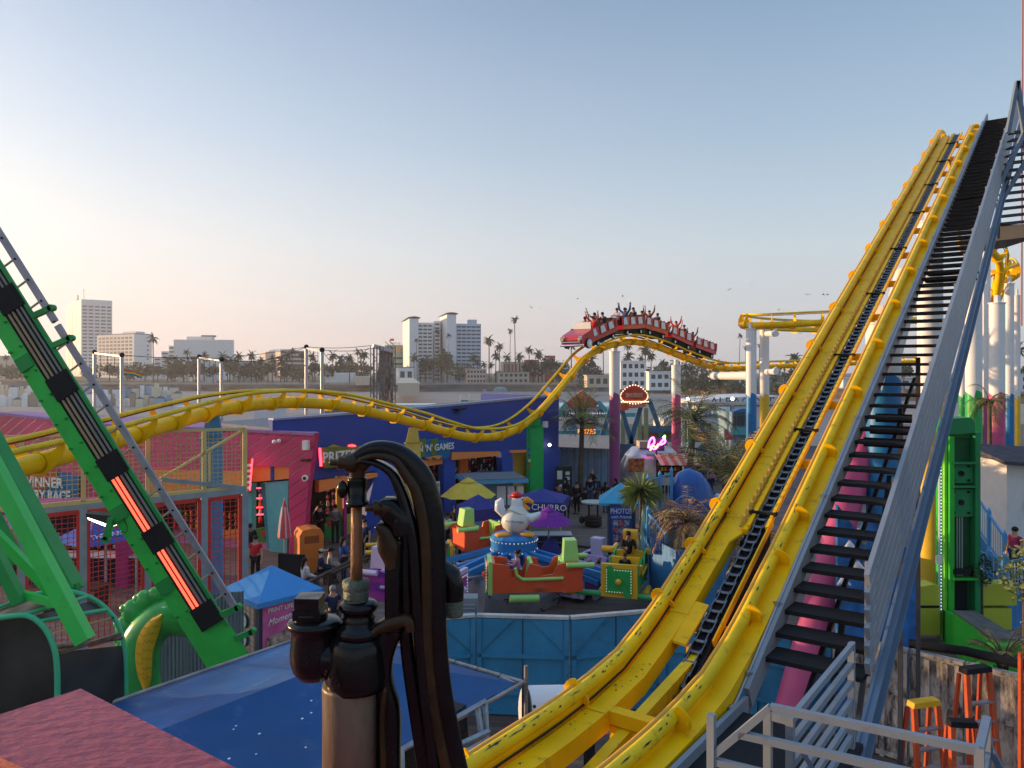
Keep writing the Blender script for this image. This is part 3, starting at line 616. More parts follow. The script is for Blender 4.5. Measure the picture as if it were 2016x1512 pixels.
b.build('roof_antennas', mat('grey_metal', (.3,.3,.32), .4, .8), t1.t)
t2 = Block('hotel', 'white hotel with rows of lit balconies right of the tall tower', 191,264,299,760,658, radians(62), bw)
t2.windows('l', t2.ll*.04, t2.ll*.97, 2, t2.z1-2, 11, 9, .68, .62, mat('balcony_recess', (.10,.07,.05), .6))
t2.windows('r', t2.lr*.66, t2.lr*.86, 4, t2.z1-4, 8, 1, .5, .3)
t2.solid(t2.ll*.05, t2.ll*.4, t2.lr*.2, t2.lr*.7, t2.z1, t2.z1+3, bw, 'roof_house'); t2.solid(0, t2.ll*.9, 0, t2.lr*.9, t2.z1+.05, t2.z1+1.0, roofm, 'parapet')
t3 = Block('office_building', 'wide white office building stepping down at its left like a staircase', 342,346,461,690,669, radians(8), bw)
t3.bands('r', 2, t3.lr-2, 2, t3.z1-1, 8, .5)
z = t3.z1
for k in range(6):
    z1_ = t3.z1-5.2*(k+1); l1 = -5.7*(k+1); b = t3.solid(-.5-2*k, 20, l1, l1+5.9+.05*k, Z0, z1_, bw, 'stepped_wing')
    for i in range(int((z1_-2)/3.6)):
        c = t3.pt(-.5-2*k,l1+.8,z1_-2.6-3.6*i); b = MB(); b.prism([c, c+t3.ur*4.4, c+t3.ur*4.4+V((0,0,1.2)), c+V((0,0,1.2))], -t3.ul*.15); b.build('window', glass_far, t3.t)
t3.solid(5, 14, 8, t3.lr*.6, t3.z1, t3.z1+3.2, bw, 'roof_house'); t3.solid(7, 12, 20, 32, t3.z1+3.2, t3.z1+4.6, roofm, 'roof_plant')
t4 = Block('striped_office', 'low office block with a plain pink side and dark window stripes by the trapeze poles', 515,552,607,640,690, radians(30), bp)
t4.bands('r', .5, t4.lr-.5, 3, t4.z1, 6, .5); t4.solid(t4.ll*.2,t4.ll*.8,t4.lr*.1,t4.lr*.65,t4.z1,t4.z1+1.5,bw,'roof_house')
A = Block('apartment_tower', 'left one of two white apartment towers, with balconies and a curved stair top', 811,822,852,560,635, radians(14), bw)
A.windows('l', .6, A.ll*.9, 1, A.z1-1, 15, 1, .7, .42); A.windows('r', A.lr*.03, A.lr*.97, 1, A.z1-1, 15, 3, .78, .42)
def stairtower(B, px0, pxc, px1, D, ytop, base):
    s = Block('x','','%d'%0 and px0 or px0,pxc,px1,D,ytop,radians(14),bw); 
    for ch in list(s.t.children): ch.name = 'stair_tower'; ch.parent = B.t; ch.location = s.t.location-B.t.location
    bpy.data.objects.remove(s.t); b = MB(); n = 7; w_ = s.lr+2.5; pts = []
    for k in range(n+1): f = k/n; pts.append(s.pt(-1, -1.2+w_*f, s.z1+.2+1.4*sin(pi*(.15+.7*f))))
    pts += [p-V((0,0,.5)) for p in pts[::-1]]; b.prism(pts, s.ul*(s.ll+2)); b.build('curved_roof', roofm, B.t)
stairtower(A, 793, 806, 824, 555, 627, 0)
B_ = Block('apartment_tower', 'right and wider one of two white apartment towers, pale blue side with window rows', 890,898,947,556,637, radians(10), mat('blue_white_stucco', (.50,.58,.66), .8, var=.03), )
B_.windows('r', B_.lr*.02, B_.lr*.99, 0, B_.z1-1, 15, 5, .84, .42)
stairtower(B_, 866, 880, 898, 548, 619, 0)
B_.solid(0, 8, -B_.lr*.0+9, 15, B_.z1, B_.z1+3, B_.m, 'roof_house')
Bl = Block('apartment_wing', 'narrow white wing between the two apartment towers', 852,855,867,566,632, radians(8), bw); Bl.windows('r', .2, Bl.lr*.95, 0, Bl.z1-1, 15, 1, .8, .42)
for i in range(14): b = MB(); c = B_.pt(-1.5,-3.2,1.5+3.05*i-1.5); b.prism([c, c+B_.ur*3.0, c+B_.ur*3.0+V((0,0,1.0)), c+V((0,0,1.0))], -B_.ul*.2); b.build('balcony', bw, B_.t)
g = Block('green_building', 'pale green and orange building with a flag and sign on its roof beside the towers', 752,758,795,600,679, radians(10), mat('pale_green_stucco', (.30,.40,.30), .8)); g.bands('r', 0, g.lr, g.z1-7, g.z1-3, 1, .8, mat('orange_band', (.65,.33,.10), .8), 'orange_band'); g.bands('r', 1, g.lr-1, 2, g.z1-8, 4, .35)
b = MB(); c = g.pt(2,4,g.z1); b.cyl(c, c+V((0,0,5)), .15, 5); b.prism([c+V((0,0,3.2)), c+V((3,0,3.2)), c+V((3,0,5)), c+V((0,0,5))], V((0,.1,0))); b.build('roof_flag', mat('red_flag', (.55,.08,.1), .8), g.t)
text('ARIDGE', 2.2, g.pt(0,8,g.z1+1.2), g.ur, (0,0,1), g.t, mat('dark_red_letters', (.3,.05,.04), .7), 'roof_lettering', .2)
lows = [('house','flat white modern house on the bluff left of the palms under the towers',778,784,815,500,724,bw,20,1,2),('house','low white villa in the trees under the stepped building',352,358,380,600,712,bw,15,2,3),('apartment_block','white apartment block behind palms right of the stepped building',398,404,428,610,708,bw,20,4,4),('apartment_block','pinkish apartment block with square openings below the twin towers',911,918,958,520,727,bp,12,3,6),('villa','beige villa with a dark mansard roof behind the palms',975,980,1042,520,733,bb,6,2,6),('house','cream house with porch on the bluff near the truss tower',783,788,812,505,745,bb,8,1,4),('shop_block','low white shop block behind the middle palms',640,646,700,560,735,bw,10,2,5),('shop_block','low beige block between palms left of the truss tower',700,704,728,540,742,bb,10,1,3),('apartment_block','white building with balconies between the coaster columns',1214,1222,1272,380,712,bw,12,3,4),('house','white house with terrace between the coaster columns',1272,1278,1320,360,733,bw,14,2,3),('house','long white house behind the tree right of the coaster columns',1395,1400,1470,420,742,bw,8,1,6),('warehouse','low beige block left of the red tower',1092,1096,1118,600,715,bw,10,3,2),('building','long low white building seen between the stair treads',1640,1660,1820,380,745,bw,6,1,7),('house','white house at the right edge behind the yellow column',1990,1996,2040,330,738,bw,10,2,3),('building','grey building behind the balcony hotel and trapeze poles',462,470,516,720,712,mat('grey_stucco',(.36,.36,.38),.85),14,4,5),('building','small yellowish building at the far left edge',-10,2,40,800,702,bb,22,3,4),('storehouse','tan block below the palms right of the first coaster column',1150,1156,1200,420,740,bb,8,1,3)]
for nm, lb, pl, pc, pr, D, yt, m, an, nf, nc in lows:
    k = Block(nm, lb, pl, pc, pr, D, yt, radians(an), m); hh = k.z1-Z0
    if hh > 2: k.windows('r', k.lr*.04, k.lr*.96, Z0+hh*.05, k.z1-.3, nf, nc, .6, .5)
    k.solid(-.4, k.ll+.4, -.4, k.lr+.4, k.z1+.02, k.z1+.5, roofm if 'villa' in nm or 'flat' in lb else m, 'roof')
rd = mat('red_brick_paint', (.42,.06,.035), .8); k = Block('red_white_building', 'long building with red and cream upright stripes behind the palms', 985,990,1078,640,712, radians(8), bb)
for j in range(12):
    b = MB(); c = k.pt(0,k.lr*(j+.3)/12,Z0); b.prism([c, c+k.ur*1.3, c+k.ur*1.3+V((0,0,k.z1-Z0-2)), c+V((0,0,k.z1-Z0-2))], -k.ul*.2); b.build('red_stripe', rd, k.t)
k.solid(-1, 8, k.lr*.5, k.lr*.78, k.z1-3.5, k.z1+1.6, rd, 'red_canopy')
k = Block('red_tower', 'squat red corner tower with a white side left of the coaster climb', 1072,1084,1093,620,700, radians(50), rd); k.windows('l', 1, k.ll-1, 4, k.z1-2, 1, 3, .35, .75, bw)
b = MB(); c = P(683,706,620); 
pg = thing('pavilion', 'small white pavilion with a pointed roof above the palms', 'pavilion', (c.x,c.y,Z0))
b.box((c.x,c.y,(c.z+Z0)/2-1), (7,7,c.z-Z0-2)); b.build('wall', bw, pg); b = MB(); b.add([(c.x-5,c.y-5,c.z-1.5),(c.x+5,c.y-5,c.z-1.5),(c.x+5,c.y+5,c.z-1.5),(c.x-5,c.y+5,c.z-1.5),(c.x,c.y,c.z+2)], [(0,1,4),(1,2,4),(2,3,4),(3,0,4)]); b.build('roof', roofm, pg)
# ---- beach houses, each one a thing
cols = [mat('house_cream', (.70,.58,.42), .85), mat('house_white', (.78,.75,.70), .85), mat('house_grey', (.30,.31,.33), .85), mat('house_tan', (.42,.31,.22), .85), mat('house_blue', (.34,.42,.52), .85)]
cn = ['cream','white','grey','tan','pale blue']
hx = -40; k = 0; seq = []
while hx < 345:
    w_ = R.uniform(11,20); seq.append((hx, w_)); hx += w_*.92
for row, (yb, D) in enumerate(((797,322),(806,296))):
    for hx, w_ in seq:
        i = R.choice((0,0,1,1,1,2,3,4)); hp = R.uniform(18,32)*(1.25 if row == 0 else 1); gable = R.random() < .35; px0 = hx+row*7; nm = 'beach_house'
        side = ('under the ladder arm' if 90 < px0 < 230 else 'at the far left' if px0 < 90 else 'left of the coaster hump'); rw = 'back row' if row == 0 else 'front row'
        q = Block(nm, '%s %s beach house, %s, %s' % (cn[i], 'gabled' if gable else 'flat-roofed', rw, side), px0, px0+3, px0+w_, D+R.uniform(-5,5), yb-hp, radians(R.uniform(4,20)), cols[i], 'house', -6.0, 'beach houses %s, %s, %s' % (rw, side, cn[i]+(' gabled' if gable else ' flat')))
        q.windows('r', q.lr*.08, q.lr*.95, -5.6, q.z1-.3, R.choice((1,2,2)), R.choice((2,3,3)), .6, .55)
        if gable:
            b = MB(); l0, l1 = -.3, q.ll+.3; z = q.z1; a = [q.pt(l0,-.3,z), q.pt(l0,q.lr+.3,z), q.pt(l0,q.lr/2,z+q.lr*.35)]; b.prism(a, q.ul*(l1-l0)); b.build('roof', roofm, q.t)
        else: q.solid(q.ll*.1, q.ll*.6, q.lr*.2, q.lr*.7, q.z1, q.z1+R.uniform(.6,2), cols[i], 'roof_house')
# ---- tents, panels and booths on the sand
for (px, py, w_, h_, c, l, i) in ((985,768,30,10,(.25,.28,.3),'wide grey tent on the beach below the palms',0),(1075,770,20,12,(.45,.55,.6),'pale dome tent on the beach seen through the coaster rails',1),(954,768,9,5,(.5,.2,.3),'small pink tent on the beach left of the grey tent',2)):
    o = P(px,py,505); o.z = -6; s = 505/FPX; b = MB(); b.ball(o, (w_*s/2, 3, h_*s), 12); b.build('beach_tent', mat('tent_cloth_%s'%'abc'[i], c, .8), None, tuple(o), l, 'tent')
b = MB(); o = P(920,790,250); q = thing('beach_booth', 'small booth with green and white lattice panels on the sand behind the blue roof', 'booth', (o.x,o.y,-6))
for j, (a, c) in enumerate(((907,922),(924,935))):
    b = MB(); p0 = P(a,776,250+j*3); p1 = P(c,776,250); b.beam((p0.x,p0.y,-4), (p1.x,p1.y,-4), .2, 4.2); b.build('panel', mat('green_lattice', (.05,.14,.10), .8, var=.6, scale=6), q)
    b = MB(); b.beam((p0.x,p0.y-.3,-6), (p0.x,p0.y-.3,0), .3, .3, (1,0,0)); b.build('post', bw, q)
# ---- trapeze rig, truss tower, poles, wires
steel = mat('galvanised_steel', (.42,.42,.44), .4, .5, var=.1)
def pole_pair(px0, px1, yt, D0, D1, label):
    a = P(px0,yt,D0); c = P(px1,yt+6,D1); t = thing('trapeze_frame', label, 'trapeze frame', (a.x,a.y,0))
    for p in (a,c): b = MB(); b.cyl((p.x,p.y,-.2), p, .14, 8); b.build('pole', steel, t); b = MB(); b.ball(p, .22, 8); b.build('pulley', blk, t)
    b = MB(); b.beam(a-V((0,0,.1)), c-V((0,0,.1)), .12, .12); b.build('crossbar', steel, t)
    for k in range(3): b = MB(); f = .25+.25*k; q = a.lerp(c,f); b.beam(q, q-V((0,0,1.2+.5*(k%2))), .03, .03, (1,0,0)); b.build('rope', blk, t)
    return a, c
pa = pole_pair(186,240,693,70,62,'pair of tall steel trapeze poles behind the ladder arm')
pb = pole_pair(392,436,702,72,64,'pair of steel trapeze poles in front of the stepped building')
pc_ = pole_pair(603,634,683,66,60,'pair of steel trapeze poles above the crest of the coaster hump')
for i, (a, c) in enumerate(((pa[1],pc_[0]),(pb[1],pc_[0]),(pc_[0],P(735,680,62)),(pc_[1],P(735,686,62)),(pb[0],pa[1]),(pc_[1],P(655,712,60)))):
    b = MB(); b.tube([a.lerp(c,f/8)-V((0,0,1.0*sin(pi*f/8)*(.15 if i > 1 else .6))) for f in range(9)], .022, 4); b.build('overhead_wire', blk, None, tuple(a), 'thin overhead wire strung between trapeze poles above the coaster hump', 'wire', 'wires between the trapeze poles')
t = thing('truss_tower', 'weathered lattice truss tower hung with ropes and nets left of the apartment towers', 'truss tower', P(752,730,60)*1)
t.location = (P(752,730,60).x, 60, 0)
rust = mat('weathered_truss', (.22,.18,.15), .8, var=.4, scale=1)
for (px, D) in ((736,60),(748,59),(772,61),(764,63)):
    p = P(px,682,D); b = MB(); b.beam((p.x,p.y,0), p, .12, .12, (1,0,0)); b.build('leg', rust, t)
    b = MB(); z = 1; s_ = 1
    while z < p.z-.5: b.beam((p.x-.25,p.y,z), (p.x+.25,p.y,z+.5), .05, .05); b.beam((p.x+.25,p.y,z+.5), (p.x-.25,p.y,z+1), .05, .05); z += 1
    b.beam((p.x-.25,p.y,0), (p.x-.25,p.y,p.z), .06, .06, (1,0,0)); b.beam((p.x+.25,p.y,0), (p.x+.25,p.y,p.z), .06, .06, (1,0,0)); b.build('lattice', rust, t)
a = P(734,681,60); c = P(775,692,61); b = MB(); b.beam(a, c, .35, .3); b.build('head_beam', steel, t)
for k in range(9):
    b = MB(); f = .35+.07*k; q = a.lerp(c, f); pts = [q+V((R.uniform(-.2,.2)*i*.4, 0, -i*(q.z-1)/7)) for i in range(7)]; b.tube(pts, [.04+.09*(i%3) for i in range(7)], 5); b.build('hanging_net', mat('net_cloth', (.30,.22,.17), .9, var=.4), t)
t = thing('flagpole', 'slim pole flying a small rainbow flag behind the ladder arm', 'flagpole', (P(240,730,75).x,75,0))
b = MB(); b.cyl((P(240,730,75).x,75,0), P(240,724,75), .06, 6); b.build('pole', steel, t)
for k, c in enumerate(((.6,.03,.03),(.8,.25,.02),(.8,.6,.03),(.05,.35,.08),(.03,.08,.45))):
    b = MB(); vs = []
    for i in range(7):
        x = 227+7*i; y = 726+k*1.7+i*1.6+sin(i*1.3)*1.2; vs += [P(x+11,y,75), P(x+11,y+1.8,75)]
    b.add(vs, [(2*i,2*i+1,2*i+3,2*i+2) for i in range(6)]); b.build('flag_stripe', mat('flag_%s'%'abcde'[k], c, .8), t)
# seagulls
gm = mat('gull_grey', (.12,.12,.13), .8); gl = None
for px, py, D in ((1043,603,180),(1046,606,185),(1064,607,200),(1160,619,160),(1137,588,150),(1226,583,150),(1590,580,120),(1621,580,120),(1629,580,125),(1533,610,160),(1575,656,140),(1436,570,150),(1480,562,170)):
    if gl is None:
        gl = MB(); gl.ball((0,0,0), (.1,.22,.08), 6); gl.add([(0,-.1,0),(.25,0,.12),(.5,.1,.03),(.2,.15,.08),(0,.12,0),(-.25,0,.12),(-.5,.1,.03),(-.2,.15,.08)], [(0,1,3,4),(1,2,3),(0,4,7,5),(5,7,6)]); g0 = gl.build('seagull', gm, None, (0,0,0), 'tiny seagull flying in the pale sky', 'seagull', 'distant seagulls in flight'); gl = g0; g0.location = P(px,py,D)
    else: q = g0.copy(); COL.objects.link(q); q.location = P(px,py,D); q.rotation_euler = (0,R.uniform(-.5,.5),R.uniform(0,6))
# ================================================================ left foreground: pump
SP = 1.5/FPX
def Q(px, py, dy=0.0): v = P(px, py, 1.5); v.y += dy; return v
iron = mat('black_enamel_iron', (.007,.006,.006), .2, var=.4, scale=14, dirt=.12, dirtcol=(.03,.012,.004), bump=.08, bscale=30, spec=.25)
brown = mat('browned_iron', (.040,.019,.006), .33, var=.5, scale=16, bump=.14, bscale=40, dirt=.5, dirtcol=(.02,.012,.008))
galv = mat('stained_galvanised', (.15,.11,.075), .42, .25, var=.5, scale=9, bump=.15, stretch=(1,1,.25), dirt=.4, dirtcol=(.10,.05,.02))
brass = mat('old_brass', (.09,.11,.08), .5, .2, var=.5, scale=18, bump=.4)
rod_m = mat('rusted_rod', (.24,.11,.05), .5, .2, var=.5, scale=14, bump=.3, stretch=(1,1,.3))
pump = thing('hand_pump', 'old black cast iron hand pump with a curved handle and brass rod, close in front', 'pump', Q(690,1500))
def lat(name, m, cx, prof, n=28, axis=(0,0,1), dy=0.0):
    """prof: (radius px, row py)"""
    b = MB(); b.lathe([(r*SP, H-(y-HY)*SP-(H)) for r, y in prof], V(((cx-CX)*SP, 1.5+dy, H)), n); return b.build(name, m, pump)
lat('barrel', galv, 690, [(0,1344),(54,1344),(55,1352),(54,1400),(55,1600),(0,1600)])
lat('pump_head', iron, 702, [(0,1244),(40,1246),(49,1252),(54,1262),(57,1275),(60,1300),(62,1325),(60,1340),(57,1352),(0,1352)])
lat('valve_cup', iron, 618, [(0,1216),(30,1216),(47,1219),(52,1223),(53,1229),(49,1234),(44,1238),(43,1250),(46,1280),(46,1300),(40,1320),(28,1334),(0,1340)])
b = MB(); b.tube([Q(640,1290), Q(700,1300)], 42*SP, 16, flat=.9); b.build('casting_neck', iron, pump)
b = MB(); c = Q(610,1194); s_ = 27*SP
b.prism([c+V((-s_,-s_,-20*SP)), c+V((s_,-s_*1.1,-20*SP)), c+V((s_,s_,-20*SP)), c+V((-s_,s_,-20*SP))], V((0,0,20*SP)))
b.prism([c+V((-s_*.9,-s_*.9,0)), c+V((s_*.9,-s_,0)), c+V((s_*.9,s_*.9,0)), c+V((-s_*.9,s_*.9,0))], V((0,0,22*SP))); b.build('square_plug', iron, pump)
lat('plug_thread', iron, 612, [(0,1204),(31,1204),(33,1207),(31,1209),(33,1212),(31,1214),(34,1217),(0,1218)])
lat('gland_flange', iron, 706, [(0,1180),(30,1182),(37,1187),(39,1193),(36,1200),(30,1204),(29,1212),(33,1216),(30,1222),(34,1228),(44,1236),(48,1248),(0,1250)])
lat('packing_nut', brass, 701, [(0,1140),(20,1140),(26,1142),(28,1148),(27,1158),(24,1163),(26,1165),(24,1167),(26,1170),(24,1172),(26,1175),(24,1177),(25,1182),(28,1190),(0,1190)], 10)
lat('piston_rod', rod_m, 702, [(0,990),(10.5,990),(11,1040),(11.5,1100),(12,1150),(0,1150)])
lat('rod_coupling', iron, 703, [(0,940),(19,940),(20,944),(19,950),(19,984),(22,986),(23,991),(21,996),(0,997)])
b = MB(); b.ball(Q(676,962,-.01), (11*SP,8*SP,18*SP), 10); b.build('coupling_lug', iron, pump)
def bolt(px, py, L=40, r=14, m=iron, name='hinge_bolt'):
    b = MB(); a = Q(px, py, -.012); d = V((-1,-.35,.06)).normalized(); sP = SP
    b.lathe([(0,-.2*L*sP),(r*1.25*sP,-.2*L*sP),(r*1.3*sP,0),(r*1.2*sP,.25*L*sP),(r*.9*sP,.32*L*sP),(r*.95*sP,.6*L*sP),(r*.6*sP,.66*L*sP),(r*.45*sP,.7*L*sP),(r*.45*sP,L*sP),(0,1.02*L*sP)], a, 8, axis=tuple(d)); return b.build(name, m, pump)
bolt(694,910,42,15,brown); bolt(764,998,42,16,brown)
b = MB(); b.ball(Q(708,908), (24*SP,20*SP,22*SP), 14); b.tube([Q(704,915), Q(703,945)], [17*SP,15*SP], 12); b.build('clevis', brown, pump)
def sweep(name, m, pts, depth, dy=0.0, n=10, bev=.3):
    """pts: (px, py, half width px); rounded strap cross-section"""
    ctr = catmull([Q(x,y,dy) for x,y,_ in pts], 8); ws = catmull([V((w_,0,0)) for *_, w_ in pts], 8); vs = []; k = 12
    for i, p in enumerate(ctr):
        a = ctr[max(0,i-1)]; c = ctr[min(len(ctr)-1,i+1)]; d = (c-a).normalized(); nx = V((d.z,0,-d.x)); w_ = ws[i].x*SP
        for j in range(k):
            t = 2*pi*j/k; cx_ = cos(t); sy = sin(t); e = .55
            vs.append(p+nx*(w_*abs(cx_)**e*(1 if cx_ >= 0 else -1))+V((0,1,0))*(depth/2*abs(sy)**e*(1 if sy >= 0 else -1)))
    b = MB(); nn = len(ctr); b.add(vs, [(i*k+j, i*k+(j+1) % k, (i+1)*k+(j+1) % k, (i+1)*k+j) for i in range(nn-1) for j in range(k)]+[tuple(range(k))[::-1], tuple((nn-1)*k+j for j in range(k))], 0, True)
    return b.build(name, m, pump)
hp = [(700,900,10),(722,888,14),(748,884,17),(780,892,20),(808,915,24),(830,950,27),(843,1000,28),(850,1060,27),(852,1150,27),(853,1250,27),(862,1350,27),(880,1450,27),(905,1560,27)]
sweep('handle', iron, hp, .034)
sweep('handle_web', brown, [(x-10 if y > 905 else x, y+12, max(5,w_*.42)) for x, y, w_ in hp], .046, -.004)
sweep('handle_rib', iron, [(712,905,5),(745,912,6),(772,930,8),(788,960,10),(800,1000,12),(815,1060,11),(822,1150,11),(828,1250,12),(838,1350,12),(850,1450,12),(866,1560,12)], .05, -.003)
sweep('pivot_boss', iron, [(752,985,8),(762,995,22),(778,1010,26),(790,1020,26),(796,1050,20)], .06)
sweep('pivot_boss', brown, [(745,1030,6),(760,1045,16),(768,1075,22),(772,1100,14),(775,1115,10)], .05, -.006)
sweep('link_bar', iron, [(778,1060,18),(776,1110,17),(775,1180,16),(776,1240,17)], .03, -.008)
sweep('link_bar', iron, [(800,1020,14),(800,1100,12),(802,1180,12),(804,1240,13)], .05, .01)
sweep('stay', iron, [(770,1236,26),(760,1262,24),(752,1300,22),(755,1345,18),(765,1400,22),(766,1480,22),(766,1560,22)], .045, .004)
sweep('stay_edge', brown, [(762,1345,5),(757,1400,7),(758,1480,7),(760,1560,7)], .055, -.002)
sweep('link_foot', brown, [(730,1250,6),(748,1232,10),(775,1222,14),(805,1215,12),(812,1235,12)], .05, -.006)
sweep('counter_bar', iron, [(797,1240,13),(803,1300,14),(815,1380,15),(828,1460,16),(845,1560,16)], .03, .012)
# elbow spout
b = MB(); b.tube([Q(852,1132,.03), Q(868,1128,.03), Q(884,1140,.03), Q(890,1165,.03), Q(890,1190,.03)], [16*SP,20*SP,22*SP,22*SP,21*SP], 16); b.build('spout_elbow', iron, pump)
lat('spout_pipe', brass, 890, [(0,1180)]+[(20+(k%2),1182+3*k) for k in range(13)]+[(19,1222),(0,1222)], 20, dy=.03)
b = MB(); b.cyl(Q(868,1100,.03), Q(874,1075,.03), 9*SP, 10); b.build('spout_neck', galv, pump)
b = MB(); o = Q(658,1300,-.062)
for k in range(5): q = o+V((k*.006,0.0,-k*.006)); b.ball(q, (.0022,.002,.005), 6)
b.build('cast_marks', iron, pump)
# ---- pink slab
pslab = mat('weathered_pink_paint', (.38,.066,.085), .5, var=.16, scale=1.6, bump=.55, bscale=17, dirt=.3, dirtcol=(.20,.04,.06), stretch=(1,1.7,1))
b = MB(); c0 = V((-1.357,2.43,6.6)); pts = [c0, c0+PH*3.2, c0+PH*3.2-DH*2.2, c0-DH*2.2]
b.prism(pts[::-1], V((0,0,-.16))); sl_ = b.build('parapet_top', pslab, None, tuple(c0), 'flat weathered pink painted parapet top in the bottom left corner', 'parapet')
orp = mat('orange_gloss_paint', (.75,.10,.015), .35, var=.2, scale=12, bump=.4)
b = MB(); o = P(-60,1452,1.35); b.prism([P(-30,1478,1.3), P(52,1514,1.22), P(52,1560,1.1), P(-60,1560,1.1)], V((0,0,-.05))); b.build('orange_rail_cap', orp, None, tuple(o), 'bright orange painted edge in the very bottom left corner', 'rail cap')
b = MB(); b.prism([c0+PH*.06-DH*.1+V((0,0,-.16)), c0+PH*3-DH*.1+V((0,0,-.16)), c0+PH*3-DH*.3+V((0,0,-.16)), c0+PH*.06-DH*.3+V((0,0,-.16))][::-1], V((0,0,-6.44))); b.build('parapet_wall', pslab, None, tuple(c0-V((0,0,6.6))), 'pink wall carrying the flat parapet top, mostly hidden', 'wall')
# ---- blue canopy with pipe frame
tarp = mat('blue_tarpaulin', (.003,.062,.19), .55, var=.12, scale=1.2, bump=.25, bscale=4, dirt=.12, dirtcol=(.3,.35,.4))
tarp2 = mat('lighter_tarpaulin', (.02,.10,.25), .55, var=.35, scale=1.2, bump=.3, bscale=5, dirt=.3, dirtcol=(.35,.33,.32))  # lighter, more mottled blue for one canopy slope
zc = H-4.2; Rc = V((.05,10.4,zc)); u = DH; v = -PH
cn_ = thing('blue_canopy', 'large blue tarpaulin canopy on a pipe frame below the pump', 'canopy', Rc-V((0,0,zc)))
W_, L_ = 3.7, 5.2; a = Rc; b2 = Rc+v*W_; c = Rc+v*W_-u*L_; d = Rc-u*L_
r0 = (a+b2)/2-u*1.3+V((0,0,.34)); r1 = (c+d)/2+u*1.2+V((0,0,.34))
from mathutils import noise
def tri(name, pts, m, n=22):
    b = MB(); g = []
    p = [V(q) for q in pts]; q4 = len(p) == 4
    for i in range(n+1):
        for j in range(n+1):
            s, t = i/n, j/n
            x = (p[0]*(1-s)+p[1]*s)*(1-t)+((p[3]*(1-s)+p[2]*s) if q4 else p[2])*t
            wv = noise.noise(V((x.x*1.1,x.y*.8,3)))*.05+noise.noise(V((x.x*3.1,x.y*2.7,9)))*.016; ed = min(1, 6*min(s,1-s,max(t,.0),1-t if q4 else 1)); g.append(x+V((0,0,-.06*sin(pi*s)*sin(pi*t)+wv*ed)))
    b.add(g, [(i*(n+1)+j, (i+1)*(n+1)+j, (i+1)*(n+1)+j+1, i*(n+1)+j+1) for i in range(n) for j in range(n)], 0, True); return b.build(name, m, cn_)
tri('canopy_panel', (a,b2,r0), tarp); tri('canopy_panel', (d,a,r0,r1), tarp); tri('canopy_panel', (b2,c,r1,r0), tarp2); tri('canopy_panel', (c,d,r1), tarp)
b = MB(); rr_ = random.Random(3)
for k in range(26):
    f, g_ = rr_.uniform(.1,.9), rr_.uniform(.1,.75); q = (d*(1-f)+a*f)*(1-g_)+(r1*(1-f)+r0*f)*g_+V((0,0,.03)); s_ = rr_.uniform(.008,.02); b.add([q+V((s_,0,0)), q+V((0,s_,0)), q-V((s_,0,0)), q-V((0,s_*1.6,0))], [(0,1,2,3)])
b.build('droppings', white, cn_, kind='stuff')
pipe = mat('grey_pipe', (.30,.28,.26), .5, .3, var=.3, scale=4)
for p, q in ((a+u*.08-v*.12,b2+u*.08+v*.1),(b2+v*.06,c+v*.06),(a-v*.08+u*.1,d-v*.08)):
    b = MB(); b.cyl(p, q, .026, 8); b.build('frame_pipe', pipe, cn_)
for p in (a-v*.1+u*.1, b2+u*.05, d-v*.08):
    b = MB(); b.cyl(V((p.x,p.y,0)), p+V((0,0,.22)), .028, 8); b.build('pole', pipe, cn_)
b = MB(); b.tube([a-v*.25-V((0,0,.0))+v*.55+u*.05, a+V((0,0,-.03))], .03, 6); b.build('frame_pipe', pipe, cn_)
for k in range(9):
    b = MB(); q = (a+u*.08).lerp(b2+u*.08, .08+.11*k); b.tube([q+V((0,0,.04)), q-u*.1, q-V((0,0,.04))], .006, 4); b.build('tie_cord', blk, cn_)
fr_m = mat('chalky_blue_grey_frame', (.26,.33,.37), .6, var=.25, scale=6, dirt=.6, dirtcol=(.12,.07,.04))
t = thing('side_frame', 'chipped blue grey steel frame under the right edge of the canopy', 'frame', P(930,1480,8.6))
for (x0,y0,D0,x1,y1,D1) in ((786,1478,8.5,955,1380,9.6),(955,1380,9.6,958,1452,9.4),(880,1478,8.7,962,1440,9.4),(790,1478,8.5,792,1560,8.3),(900,1490,8.7,960,1455,9.4),(940,1392,9.5,948,1450,9.3)):
    b = MB(); b.beam(P(x0,y0,D0), P(x1,y1,D1), .05, .05, DH); b.build('frame_bar', fr_m, t)
b = MB(); b.beam(P(800,1500,8.9), P(905,1420,9.7), .25, .5); b.build('stacked_boards', mat('dark_boards', (.03,.03,.03), .8, var=.5, scale=3, stretch=(1,1,8)), None, tuple(P(850,1460,9.4)), 'dark stacked boards leaning under the canopy frame', 'boards')
# white tank behind the track
b = MB(); p0 = P(1034,1400,13.5); p1 = P(1190,1396,13.9); b.cyl(p0, p1, .42, 20)
tk = b.build('storage_tank', white, None, tuple(p0-V((0,0,p0.z))), 'white cylindrical tank lying behind the foot of the yellow track', 'tank')
b = MB(); b.cyl(p0-V((.06,0,0)), p0+V((.04,0,0)), .44, 20); b.build('tank_rim', blk, tk)
b = MB()
for z in (-.2,.05,.25): b.ball(p0+V((.15,-.39,z)), .03, 6)
b.build('bolt', blk, tk)
zb = p0.z-.35
for q in (p0.x+.5, p1.x-.3): b = MB(); b.box((q,(p0.y+p1.y)/2,zb/2), (.15,.6,zb)); b.build('cradle', blk, tk)
